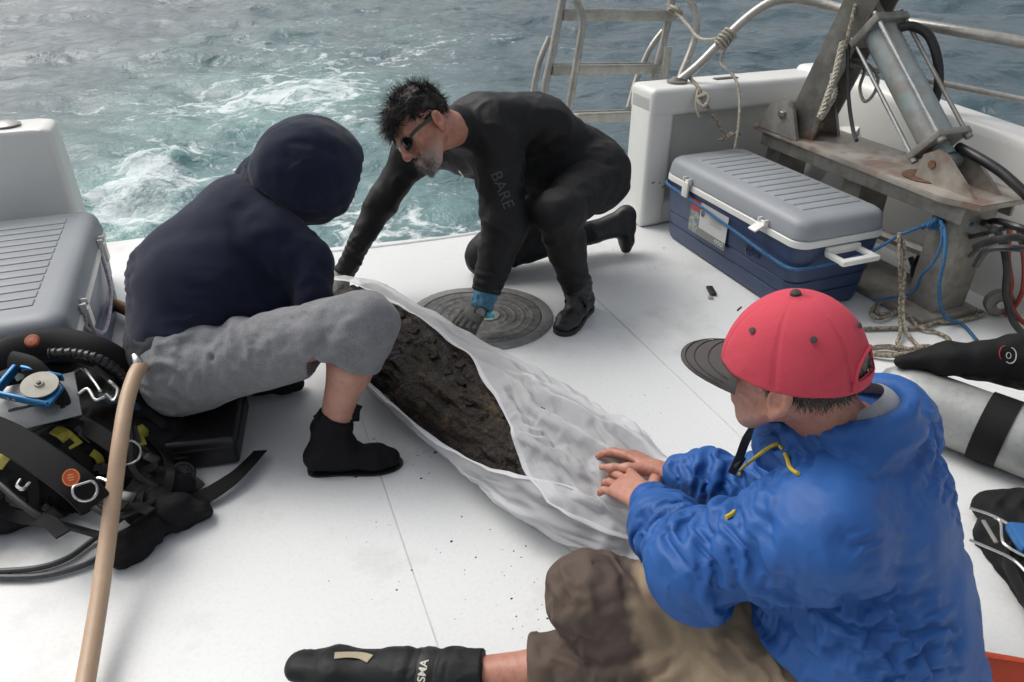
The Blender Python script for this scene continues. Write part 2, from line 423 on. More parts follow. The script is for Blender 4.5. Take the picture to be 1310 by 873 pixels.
def limb_eps(segs, base=.02):
    """segs: (a, b, radius, along, around): slack along or around each limb axis"""
    S = [(np.asarray(a, float), np.asarray(b, float), r, al, ar) for a, b, r, al, ar in segs]
    def f(m, d):
        best = np.full(len(m), 1e9); e = np.full(len(m), base)
        for a, b, r, al, ar in S:
            ab = b - a; t = np.clip(((m - a) @ ab) / (ab @ ab), 0, 1); q = np.linalg.norm(m - a - t[:, None] * ab, axis=1) / r; c2 = (d @ nrm(ab)) ** 2; k = q < best; best = np.minimum(best, q); e = np.where(k, al * c2 + ar * (1 - c2), e)
        return e * np.clip(.75 + 1.5 * pnoise(m * 5.5 + 3.3), .12, 1.7)
    return f
def subdiv(V, F, sm=.5):
    """one level of smoothed quad subdivision"""
    n = len(V); F = np.asarray(F); E = np.stack([F, np.roll(F, -1, 1)], -1).reshape(-1, 2); Es = np.sort(E, 1); U, inv = np.unique(Es, axis=0, return_inverse=True); inv = np.asarray(inv).reshape(-1, 4)
    fc = V[F].mean(1); em = V[U].mean(1); fs = np.zeros_like(em); c = np.bincount(inv.ravel(), minlength=len(U))
    for k in range(3): fs[:, k] = np.bincount(inv.ravel(), np.repeat(fc[:, k], 4), len(U))
    full = c == 2; ep = em.copy(); ep[full] = (em[full] * 2 + fs[full]) / 4
    Q = np.zeros_like(V); val = np.bincount(F.ravel(), minlength=n)
    R = np.zeros_like(V); ve = np.bincount(U.ravel(), minlength=n)
    for k in range(3): Q[:, k] = np.bincount(F.ravel(), np.repeat(fc[:, k], 4), n); R[:, k] = np.bincount(U.ravel(), np.repeat(em[:, k], 2), n)
    ok = (val == ve) & (val > 2); Vn = V.copy(); m = val[ok][:, None]; Vn[ok] = (Q[ok] / m + 2 * R[ok] / m + (m - 3) * V[ok]) / m
    ei = n + inv; fi = n + len(U) + np.arange(len(F)); G = np.concatenate([np.stack([F[:, k], ei[:, k], fi, ei[:, (k + 3) % 4]], 1) for k in range(4)])
    return np.concatenate([Vn, ep, fc]), G
def cloth(V, F, eps, k1=1.0, k2=.5, it=60, hold=.012, bend=.012, lim=.03, seed=2., nz=.006, nsc=7., fine=True):
    """coarse folds first, then finer creases on the subdivided skin"""
    V = Buckle(V, F).run(lambda m, d: eps(m, d) * k1, it, hold, bend, seed, nz, lim, nsc); V, F = subdiv(V, F)
    if fine: V = Buckle(V, F).run(lambda m, d: eps(m, d) * k2, it // 3, hold, bend, seed + 5, nz * .25, lim * .3, nsc * 2.2)
    return V, F
# ================================================================== THE SETTING
# ---- sea: wind waves (spectrum) plus the turbulent wake behind the stern
def sea_tile(N=256, Lm=22.0, wind=(.55, .83), V=4.0, seed=3):
    rg = np.random.default_rng(seed); k1 = 2 * np.pi * np.fft.fftfreq(N, Lm / N); KX, KY = np.meshgrid(k1, k1, indexing='ij')
    K = np.hypot(KX, KY); K[0, 0] = 1e-6; Lw = V * V / 9.81; w = nrm(wind)
    Ph = np.exp(-1 / (K * Lw) ** 2) / K ** 4 * (.25 + .75 * ((KX * w[0] + KY * w[1]) / K) ** 2) * np.exp(-(K * .035) ** 2); Ph[0, 0] = 0
    h = (rg.normal(size=(N, N)) + 1j * rg.normal(size=(N, N))) * np.sqrt(Ph)
    H = np.fft.ifft2(h).real; s = H.std(); dx = np.fft.ifft2(-1j * KX / K * h).real / s; dy = np.fft.ifft2(-1j * KY / K * h).real / s
    return H / s, dx, dy, Lm
SEA_Z = -.90
def sea():
    H, DX, DY, Lm = sea_tile(V=2.7)
    def axis(lo, hi, c0, c1, d, g):
        a = list(np.arange(c0, c1, d)); x = c1; st = d
        while x < hi: a.append(x); st *= g; x += st
        x = c0 - d; st = d
        while x > lo: a.insert(0, x); st *= g; x -= st
        return np.array(a)
    xs = axis(-70, 90, -3.5, 9, .06, 1.012); ys = axis(-40, 110, 3.0, 11, .05, 1.011)
    X, Y = np.meshgrid(xs, ys, indexing='ij'); N = H.shape[0]
    def samp(T, x, y, L):
        u = (x / L * N) % N; v = (y / L * N) % N; i = np.floor(u).astype(int) % N; j = np.floor(v).astype(int) % N; fu = u - np.floor(u); fv = v - np.floor(v)
        i1 = (i + 1) % N; j1 = (j + 1) % N
        return T[i, j] * (1 - fu) * (1 - fv) + T[i1, j] * fu * (1 - fv) + T[i, j1] * (1 - fu) * fv + T[i1, j1] * fu * fv
    P2 = np.stack([X.ravel(), Y.ravel(), np.zeros(X.size)], 1)
    # wake: a broad churned band that trails aft and bends to starboard
    yy = Y - 3.5; cx = -.3 + .035 * yy + .012 * np.maximum(yy, 0) ** 1.9
    hw = 2.1 + .10 * np.maximum(yy, 0)
    wake = np.exp(-((X - cx) / hw) ** 2 * .9) * (Y > 2.5) * np.exp(-np.maximum(yy, 0) / 30)
    n1 = fbm(P2 * .55 + 4, 4).reshape(X.shape); n2 = fbm(P2 * 1.7 + 9, 4).reshape(X.shape)
    fall = np.exp(-np.hypot(np.maximum(np.abs(X - 4) - 30, 0), np.maximum(Y - 45, 0)) / 20)
    Z = (samp(H, X, Y, Lm) * .055 + samp(H, X + 7, Y + 3, Lm * 2.6) * .09) * fall * (1 - .35 * wake)
    Z += wake * (.10 * n1 + .06 * n2)
    def spot(px, py, sx, sy, a):
        c = PZ(px, py, SEA_Z); return a * np.exp(-((X - c[0]) / sx) ** 2 - ((Y - c[1]) / sy) ** 2)
    plume = spot(190, 255, .42, 1.3, .75) + spot(165, 300, .5, .8, .75) + spot(205, 225, .35, 1.2, .5)
    n3 = fbm(P2 * 5.5 + 2, 4).reshape(X.shape); Z += plume * (.0 + .07 * n2 + .03 * np.abs(n3) + .03 * n1)
    Z += spot(360, 125, 1.0, .8, .16)
    Xd = X + samp(DX, X, Y, Lm) * .05 * fall; Yd = Y + samp(DY, X, Y, Lm) * .05 * fall
    foam = .15 * wake + plume * .38 + spot(350, 128, 1.6, .9, .38) + spot(470, 85, 2.2, 1.8, .22) + spot(560, 60, 2.5, 2.2, .2) + spot(130, 130, 1.5, 1.6, .13) \
        + spot(560, 270, .9, .9, .25) + spot(430, 290, .6, .8, .25) + spot(640, 25, 3, 3, .15) + spot(80, 120, 1.6, 1.2, .1) + spot(450, 150, 1.2, 1.4, .2)
    foam += .07 * np.clip(samp(H, X, Y, Lm), 0, 2) * (1 - wake) * .6 + .06 * n1 - .20 * (1 - wake) - .05
    turq = np.clip(wake * (.70 + .5 * n1) + plume * .4 + spot(330, 140, 1.8, 2.0, .35) + spot(430, 110, 1.5, 1.6, .3), 0, 1) * np.exp(-np.maximum(yy, 0) / 20)
    V = np.stack([Xd, Yd, Z + SEA_Z], -1).reshape(-1, 3); nx, ny = X.shape
    ii = (np.arange(nx - 1)[:, None] * ny + np.arange(ny - 1)[None]).ravel(); F = np.stack([ii, ii + ny, ii + ny + 1, ii + 1], 1)
    me = bpy.data.meshes.new('sea'); me.vertices.add(len(V)); me.vertices.foreach_set('co', V.ravel().astype(np.float32))
    me.loops.add(F.size); me.loops.foreach_set('vertex_index', F.ravel().astype(np.int32)); me.polygons.add(len(F))
    me.polygons.foreach_set('loop_start', np.arange(0, F.size, 4, dtype=np.int32)); me.update(calc_edges=True); smooth(me, 0)
    for nm, f in (('foam', foam), ('aerated', turq)):
        a = me.attributes.new(nm, 'FLOAT', 'POINT'); a.data.foreach_set('value', f.ravel().astype(np.float32))
    # far sheet to the horizon, a little lower than the waves
    m = bpy.data.materials.new('sea_water'); m.use_nodes = True; nt = m.node_tree; L = nt.links; b = nt.nodes['Principled BSDF']
    tc = _n(nt, 'ShaderNodeTexCoord'); at = _n(nt, 'ShaderNodeAttribute', attribute_name='foam'); at2 = _n(nt, 'ShaderNodeAttribute', attribute_name='aerated')
    def math_(op, a, bb, clamp=False):
        n = _n(nt, 'ShaderNodeMath', operation=op, use_clamp=clamp)
        for i, v in enumerate((a, bb)):
            if hasattr(v, 'is_linked') or hasattr(v, 'links'): L.new(v, n.inputs[i])
            else: n.inputs[i].default_value = v
        return n.outputs[0]
    def noise(sc, det=6, rough=.6, vec=None, dist=0.):
        n = _n(nt, 'ShaderNodeTexNoise'); n.inputs['Scale'].default_value = sc; n.inputs['Detail'].default_value = det; n.inputs['Roughness'].default_value = rough; n.inputs['Distortion'].default_value = dist
        L.new(vec if vec is not None else tc.outputs['Object'], n.inputs['Vector']); return n
    # domain warp, then lace (cell walls at two sizes) and froth
    w1 = noise(.9, 5); wv = _n(nt, 'ShaderNodeVectorMath', operation='SCALE'); sb = _n(nt, 'ShaderNodeVectorMath', operation='SUBTRACT'); sb.inputs[1].default_value = (.5, .5, .5)
    L.new(w1.outputs['Color'], sb.inputs[0]); L.new(sb.outputs[0], wv.inputs[0]); wv.inputs['Scale'].default_value = 1.7
    ad = _n(nt, 'ShaderNodeVectorMath', operation='ADD'); L.new(tc.outputs['Object'], ad.inputs[0]); L.new(wv.outputs[0], ad.inputs[1])
    mp = _n(nt, 'ShaderNodeMapping'); mp.inputs['Scale'].default_value = (.75, 1.15, .3); L.new(ad.outputs[0], mp.inputs['Vector'])
    def lace(sc, wd):
        v = _n(nt, 'ShaderNodeTexVoronoi', feature='DISTANCE_TO_EDGE'); v.inputs['Scale'].default_value = sc; L.new(mp.outputs[0], v.inputs['Vector'])
        r = _n(nt, 'ShaderNodeMapRange', interpolation_type='SMOOTHSTEP'); r.inputs['From Min'].default_value = 0; r.inputs['From Max'].default_value = wd; r.inputs['To Min'].default_value = 1; r.inputs['To Max'].default_value = 0
        L.new(v.outputs['Distance'], r.inputs['Value']); return r.outputs[0]
    l1 = lace(1.5, .16); l2 = lace(4.2, .2)
    nA = noise(1.6, 6, .68, mp.outputs[0]); nB = noise(9, 5, .7)
    base = math_('ADD', at.outputs['Fac'], math_('MULTIPLY', math_('SUBTRACT', nA.outputs['Fac'], .5), 1.05))
    la = math_('ADD', math_('MULTIPLY', l1, .34), math_('MULTIPLY', l2, .22))
    la = math_('MULTIPLY', la, math_('ADD', nB.outputs['Fac'], .25))
    tot = math_('ADD', math_('ADD', base, la), math_('MULTIPLY', math_('SUBTRACT', nB.outputs['Fac'], .5), .55))
    fr = _n(nt, 'ShaderNodeMapRange', interpolation_type='SMOOTHSTEP'); fr.inputs['From Min'].default_value = .37; fr.inputs['From Max'].default_value = .78; L.new(tot, fr.inputs['Value'])
    foamf = math_('MULTIPLY', fr.outputs[0], .88)
    dn = noise(.5, 4)
    c1 = _n(nt, 'ShaderNodeMix', data_type='RGBA'); c1.inputs[6].default_value = (.044, .076, .092, 1); c1.inputs[7].default_value = (.068, .108, .124, 1); L.new(dn.outputs['Fac'], c1.inputs[0])
    c2 = _n(nt, 'ShaderNodeMix', data_type='RGBA'); L.new(math_('MULTIPLY', at2.outputs['Fac'], 1.0, True), c2.inputs[0]); L.new(c1.outputs[2], c2.inputs[6]); c2.inputs[7].default_value = (.20, .37, .355, 1)
    c3 = _n(nt, 'ShaderNodeMix', data_type='RGBA'); L.new(foamf, c3.inputs[0]); L.new(c2.outputs[2], c3.inputs[6]); c3.inputs[7].default_value = (.70, .76, .77, 1)
    L.new(c3.outputs[2], b.inputs['Base Color'])
    rg = _n(nt, 'ShaderNodeMapRange'); rg.inputs['To Min'].default_value = .10; rg.inputs['To Max'].default_value = .8; L.new(foamf, rg.inputs['Value']); L.new(rg.outputs[0], b.inputs['Roughness'])
    b.inputs['IOR'].default_value = 1.333
    nb1 = noise(4.0, 5, .62, None, .4); nb2 = noise(22, 2, .6)
    nb0 = noise(1.15, 2, .5, None, .6)
    hgt = math_('ADD', math_('ADD', math_('ADD', nb1.outputs['Fac'], math_('MULTIPLY', nb0.outputs['Fac'], 3.2)), math_('MULTIPLY', nb2.outputs['Fac'], .25)), math_('MULTIPLY', foamf, .35))
    bp = _n(nt, 'ShaderNodeBump'); bp.inputs['Strength'].default_value = .6; bp.inputs['Distance'].default_value = .07; L.new(hgt, bp.inputs['Height']); L.new(bp.outputs[0], b.inputs['Normal'])
    me.materials.append(m)
    o = bpy.data.objects.new('sea', me); COL.objects.link(o); o['kind'] = 'structure'
    R = 3000; q = MB(); i = [(-70, -40), (90, -40), (90, 110), (-70, 110)]; e = [(-R, -R), (R, -R), (R, R), (-R, R)]
    for k in range(4):
        a, b_ = i[k], i[(k + 1) % 4]; c, d = e[(k + 1) % 4], e[k]
        q.add([(*a, SEA_Z - .02), (*b_, SEA_Z - .02), (*c, SEA_Z - .02), (*d, SEA_Z - .02)], [(0, 1, 2, 3)])
    f = obj('open_water', q, m); f['kind'] = 'structure'
sea()

# ---- deck: white gelcoat with raised non-skid panels
gel = pm('deck_gelcoat', (.715, .73, .725), .45, (.675, .69, .685), 1.1, .45, bump=.25, bscale=420, bdist=.002, detail=9, fleck=(.46, .46, .43), fscale=90, famt=.10, rvar=.1,
         col3=(.43, .425, .395), c3scale=2.2, c3lo=.54, c3hi=.84)
hullw = pm('hull_gelcoat', (.78, .78, .75), .32, (.71, .71, .67), 2.2, .5, bump=.05, bscale=30, detail=8, col3=(.44, .41, .34), c3scale=4, c3lo=.64, c3hi=.85)
joint = pm('deck_joint', (.66, .66, .63), .7, (.56, .56, .53), 12, .6)
STERN = [(-2.6, 3.80), (-.12, 3.78), (.02, 3.36), (1.02, 3.25), (1.80, 3.38), (1.93, 3.80), (2.86, 3.80)]
def deck():
    pts = [(2.86, -2.5), (-2.6, -2.5)] + STERN
    q = MB(); n = len(pts)
    q.add([(x, y, -.0035) for x, y in pts[::-1]] + [(x, y, -1.6) for x, y in pts[::-1]], [tuple(range(n))] + [(i, (i + 1) % n, n + (i + 1) % n, n + i) for i in range(n)] + [tuple(range(n, 2 * n))[::-1]])
    d = obj('deck', q, joint, None, ang=20); d['kind'] = 'structure'
    # seams measured on the deck: two running fore and aft, one athwart by the hatch
    xs = [-2.6, .215, 1.295, 2.86]; HC = PZ(640, 405); R = .235
    def panel(poly, nm='deck_panel'):
        bm = bmesh.new(); f = bm.faces.new([bm.verts.new((x, y, -.0034)) for x, y in poly]); bm.normal_update()
        if f.normal.z < 0: f.normal_flip()
        r = bmesh.ops.extrude_face_region(bm, geom=[f]); vv = [e for e in r['geom'] if isinstance(e, bmesh.types.BMVert)]
        for v in vv: v.co.z = 0.
        top = [e for e in bm.edges if all(abs(v.co.z) < 1e-6 for v in e.verts)]
        bmesh.ops.bevel(bm, geom=top, offset=.0015, segments=2, affect='EDGES'); bmesh.ops.recalc_face_normals(bm, faces=bm.faces)
        me = bpy.data.meshes.new(nm); bm.to_mesh(me); bm.free(); smooth(me, 30)
        return obj(nm, me, gel, d)
    g = .0014
    g = .0011
    panel([(-2.6, -2.5), (xs[1] - g, -2.5), (xs[1] - g, 3.34), (.0, 3.40), (-.125, 3.775), (-2.6, 3.795)])
    panel([(xs[1] + g, -2.5), (xs[2] - g, -2.5), (xs[2] - g, 3.31), (1.02, 3.248), (xs[1] + g, 3.335)])
    panel([(xs[2] + g, -2.5), (2.86, -2.5), (2.86, 3.796), (1.935, 3.796), (1.80, 3.378), (xs[2] + g, 3.31)])
    # rounded lip along the stern opening
    q = MB(); q.tube([(x, y - .012, -.012) for x, y in STERN[1:6]], .02, 10, sub=6)
    obj('stern_lip', q, gel, d)
    return HC
HC = deck()

# ---- stern corner walls and the starboard bulwark: moulded white
def transom_port():
    t = thing('transom_wall', (-1.3, 3.28, 0), 'white moulded transom wall rising behind the cooler lid at the left edge', 'boat wall')
    q = MB(); q.loft([rrect(1.60 - dz * .12, .20 - dz * .05, .03, z, 5, -1.44 - dz * .05, 3.27) for z, dz in ((0, 0), (.3, .0), (.64, .0), (.68, .02), (.692, .12), (.697, .35))])
    obj('wall', q, hullw, t)
    q = MB(); q.box((-1.75, 3.160, .42), (.9, .012, .34), bev=.004); obj('recess_panel', q, pm('hull_cream', (.60, .55, .45), .45, (.50, .45, .37), 3), t)
    q = MB(); q.lathe([(.0, .70), (.05, .70), (.052, .706), (.03, .716), (0, .718)], 20, Matrix.Translation((-.80, 3.27, 0))); obj('fitting', q, pm('grey_metal', (.34, .34, .33), .4, (.22, .22, .21), 20, metal=.6), t)
transom_port()
def transom_star():
    t = thing('transom_wall', (2.3, 3.1, 0), 'white moulded transom corner with recessed panel behind the blue cooler', 'boat wall')
    x0, x1, yf, yb, zt = 1.86, 2.86, 3.0, 3.20, .685
    q = MB()
    # outer shell as a closed rim around a recessed panel
    q.box(((x0 + 1.995) / 2, (yf + yb) / 2, .33), (1.995 - x0, yb - yf, .66), bev=.022, seg=3)
    q.box(((x0 + x1) / 2, (yf + yb) / 2 + .004, zt - .065), (x1 - x0, yb - yf + .02, .13), bev=.028, seg=4)
    q.box(((1.98 + x1) / 2, (yf + yb) / 2 + .05, .31), (x1 - 1.98, .09, .60), bev=.004)
    q.box(((1.96 + x1) / 2, yf + .085, .06), (x1 - 1.96, .15, .12), bev=.02, seg=3)
    obj('wall', q, hullw, t, ang=35)
    q = MB(); q.box((2.4, yf + .088, .36), (.78, .012, .40), bev=.005); obj('recess_panel', q, pm('hull_grey', (.62, .62, .58), .45, (.55, .55, .51), 3), t)
    q = MB(); q.box((2.33, 3.1, .6875), (.13, .035, .006), bev=.0025); obj('deck_slot', q, pm('dark_slot', (.10, .10, .09), .6), t)
    rg_ = random.Random(2); q = MB()
    for i in range(9):
        c = PZ(852 + rg_.gauss(0, 7), 237 + rg_.gauss(0, 3), 0); d = _ray(852 + rg_.gauss(0, 8), 237 + rg_.gauss(0, 3)); s = (yf - .0015) / d[1]; c = np.array([0, 0, CAM_H]) + d * s
        q.box(c, (rg_.uniform(.006, .018), .002, rg_.uniform(.003, .009)), rot=Matrix.Rotation(rg_.uniform(-.6, .6), 3, 'Y'))
    obj('scuff', q, pm('scuff_grey', (.2, .2, .19), .8), t)
transom_star()
def bulwark():
    t = thing('bulwark', (2.9, 1.0, 0), 'long white moulded side bulwark under the right hand rail', 'boat wall')
    rings = []
    for y, xi, zt in ((-2.4, 2.42, .58), (-1, 2.60, .585), (.5, 2.74, .60), (1.2, 2.80, .62), (1.8, 2.83, .645), (2.4, 2.85, .675), (2.8, 2.86, .695), (3.22, 2.86, .70)):
        w = .17
        rings.append([(xi, y, -.02), (xi, y, zt - .05), (xi + .006, y, zt - .02), (xi + .022, y, zt - .004), (xi + .045, y, zt), (xi + w - .04, y, zt), (xi + w - .015, y, zt - .006), (xi + w, y, zt - .03), (xi + w, y, -1.6), (xi + .05, y, -1.6)])
    q = MB(); q.loft(rings); obj('wall', q, hullw, t, ang=50)
    # slanted white knee in the corner behind the table
    q = MB(); q.add([(2.60, 2.99, 0), (2.86, 2.99, 0), (2.86, 2.99, .42), (2.60, 2.70, 0), (2.86, 2.70, 0), (2.86, 2.70, .50), (2.60, 2.99, .1), (2.60, 2.70, .1)],
                    [(0, 3, 4, 1), (0, 6, 7, 3), (6, 2, 5, 7), (0, 1, 2, 6), (3, 7, 5, 4)])
    obj('corner_knee', q, hullw, t)
bulwark()

# ---- round deck hatch
def hatch():
    M = basis((.93, -.36, 0), (.36, .93, 0), (0, 0, 1), (HC[0] - .045, HC[1] + .010, 0))
    t = thing('deck_hatch', HC, 'worn grey metal deck hatch with concentric rings under the wetsuit man', 'hatch')
    mg = pm('hatch_metal', (.27, .275, .27), .5, (.17, .172, .168), 9, .8, metal=.35, bump=.25, bscale=50, bdist=.003, detail=8, rvar=.15, fleck=(.30, .30, .28), fscale=60, famt=.5)
    md = pm('hatch_dark', (.15, .15, .142), .6, (.085, .085, .08), 14, .8, metal=.25, bump=.3, bscale=60, bdist=.003, detail=8, fleck=(.24, .24, .23), fscale=45, famt=.5)
    def stad(r, ext, z, n=40):   # round on the right, drawn out on the left
        out = []
        for k in range(n):
            a = 2 * math.pi * k / n; x = r * math.cos(a); out.append((x - (ext if x < 0 else 0) * min(1, -x / r * 3 if x < 0 else 0), r * math.sin(a), z))
        return out
    q = MB(); q.loft([stad(.258, .07, .0005), stad(.257, .07, .006), stad(.245, .07, .009), stad(.214, .07, .008), stad(.212, .07, .003)], M, cap=False); obj('rim', q, mg, t)
    q = MB(); q.loft([stad(.212, .07, .0025), stad(.209, .07, .0065)], M)
    lid = obj('lid', q, md, t)
    q = MB()
    for r in (.185, .15, .115, .08):
        q.loft([stad(r, .06, .0062), stad(r - .004, .06, .0080), stad(r - .014, .06, .0080), stad(r - .018, .06, .0062)], M, cap=False)
    obj('ring_ridge', q, md, lid)
    q = MB(); q.lathe([(.0, .0065), (.045, .0068), (.043, .011), (.028, .0115), (.026, .009), (0, .009)], 24, M); obj('hub', q, mg, lid)
    q = MB()
    for r, z in ((.2115, .0072),): q.loft([stad(r + .0035, .07, z), stad(r - .001, .07, z)], M, cap=False)
    obj('gasket', q, pm('gasket', (.02, .02, .02), .8), t)
    q = MB(); q.box((-.11, -.10, .012), (.12, .06, .008), M, bev=.003, rot=Matrix.Rotation(.5, 3, 'Z')); obj('lift_handle', q, mg, lid)
hatch()

# ================================================================== STEEL AND ROPE AT THE STARBOARD QUARTER
alu = pm('tube_aluminium', (.50, .49, .455), .42, (.36, .35, .32), 14, .7, metal=.55, bump=.1, bscale=40, detail=7, fleck=(.30, .27, .2), fscale=50, famt=.35)
galv = pm('galvanised', (.30, .295, .27), .55, (.19, .185, .165), 7, .8, metal=.45, bump=.12, bscale=60, detail=9, fleck=(.17, .13, .09), fscale=22, famt=.35, col3=(.42, .41, .38), c3scale=3, c3lo=.55, c3hi=.75)
rusty = pm('rust_stained_plate', (.40, .375, .33), .5, (.26, .23, .195), 6, .85, metal=.35, bump=.15, bscale=50, detail=9, fleck=(.20, .09, .055), fscale=9, famt=.6, rvar=.2)
cylg = pm('cylinder_grey', (.30, .345, .345), .42, (.23, .27, .27), 9, .7, metal=.25, bump=.06, bscale=60, detail=8, fleck=(.24, .15, .09), fscale=14, famt=.35)
rust = pm('rust', (.16, .085, .05), .85, (.09, .04, .025), 30, .9, bump=.5, bscale=120, bdist=.004)
blk = pm('black_rubber', (.018, .018, .019), .5, (.010, .010, .011), 20, .6, bump=.1, bscale=120)
steel = pm('bright_steel', (.62, .62, .60), .25, (.45, .45, .43), 30, .6, metal=.9)

def ladder():
    t = thing('boarding_ladder', (1.95, 3.6, 0), 'aluminium boarding ladder hung over the stern beside the transom', 'ladder')
    def Y(px, py, y): d = _ray(px, py); return np.array([0, 0, CAM_H]) + d * (y / d[1])
    L1 = [Y(722, -12, 3.62), Y(706, 70, 3.62), Y(697, 118, 3.62), Y(712, 135, 3.62), Y(745, 165, 3.6), A3(1.93, 3.60, .20), A3(2.0, 3.60, .0)]
    q = MB(); q.tube(L1, .020, 10, sub=6); obj('side_rail', q, alu, t)
    R1 = [Y(862, -12, 3.66), Y(852, 40, 3.66), Y(836, 105, 3.66), Y(832, 150, 3.66), A3(2.32, 3.66, 0)]
    q = MB(); q.tube(R1, .020, 10, sub=6); obj('side_rail', q, alu, t)
    q = MB(); q.tube([Y(718, -40, 3.55), Y(733, -8, 3.5), Y(745, 25, 3.48), Y(741, 60, 3.48), Y(728, 138, 3.48), Y(724, 170, 3.5)], .019, 10, sub=6); obj('hand_hoop', q, alu, t)
    q = MB(); q.tube([Y(862, -38, 3.6), Y(880, -8, 3.55), Y(891, 25, 3.5), Y(887, 55, 3.48), Y(868, 104, 3.42), Y(858, 130, 3.4)], .019, 10, sub=6); obj('hand_hoop', q, alu, t)
    q = MB(); q.tube([Y(703, 48, 3.72), Y(690, 80, 3.72), Y(682, 118, 3.72), Y(676, 150, 3.7)], .016, 10, sub=6); obj('brace', q, alu, t)
    q = MB(); q.tube([Y(848, 40, 3.74), Y(832, 62, 3.74), Y(815, 100, 3.74), Y(804, 138, 3.7)], .016, 10, sub=6); obj('brace', q, alu, t)
    q = MB(); q.tube([Y(855, 60, 3.58), Y(849, 108, 3.58)], .02, 10); obj('post_stub', q, alu, t)
    for (xa, ya, xb, yb) in ((718, 20, 862, 21), (704, 90, 847, 88), (736, 151, 812, 148)):
        a = Y(xa, ya, 3.63); b = Y(xb, yb, 3.66); q = MB(); c = (a + b) / 2; ln = np.linalg.norm(b - a); an = math.atan2(b[1] - a[1], b[0] - a[0]); tl = math.atan2(b[2] - a[2], np.hypot(*(b - a)[:2]))
        R = Matrix.Rotation(an, 3, 'Z') @ Matrix.Rotation(-tl, 3, 'Y')
        q.box(c, (ln, .075, .045), bev=.004, rot=R); 
        for s in (-1, 1): q.box(c + A3(0, s * .03, .025), (ln, .008, .008), rot=R)
        obj('rung', q, alu, t)
ladder()

def rails():
    t = thing('hand_rail', (2.05, 3.1, .70), 'bent aluminium hand rail rising from the transom corner and running forward', 'railing')
    def Y(px, py, y): d = _ray(px, py); return np.array([0, 0, CAM_H]) + d * (y / d[1])
    p = [A3(*Y(866, 106, 3.1)), Y(893, 84, 3.08), Y(925, 52, 3.06), Y(955, 24, 3.03), Y(985, 4, 2.98), Y(1015, -1, 2.93), Y(1050, 5, 2.85), Y(1090, 15, 2.72), Y(1140, 26, 2.55)]
    q = MB(); q.tube(p, .0215, 12, sub=8); obj('rail_pipe', q, alu, t)
    e = p[-1]; q = MB(); q.tube([e, PD(1230, 41, 2.83), PD(1320, 57, 2.68), PD(1420, 80, 2.5)], .0215, 12, sub=6); obj('top_rail', q, alu, t)
    q = MB(); q.tube([PD(1085, 82, 3.2), PD(1190, 104, 3.05), PD(1320, 131, 2.88), PD(1420, 155, 2.7)], .0135, 10, sub=6); obj('mid_rail', q, alu, t)
    q = MB(); a = A3(2.90, 1.72, .640); q.tube([a, PD(1322, 120, 2.78), PD(1345, 62, 2.66)], .019, 10, sub=4); obj('stanchion', q, alu, t)
    q = MB(); q.lathe([(0, .0), (.05, .0), (.05, .008), (.03, .012), (.024, .03), (0, .03)], 20, Matrix.Translation((2.90, 1.72, .641))); obj('base_flange', q, alu, t)
    c = p[0]; q = MB(); q.lathe([(0, .0), (.05, .0), (.05, .007), (.032, .010), (.026, .022), (0, .022)], 20, Matrix.Translation((c[0], c[1], .6885))); obj('base_flange', q, galv, t)
    return p
RAILP = rails()

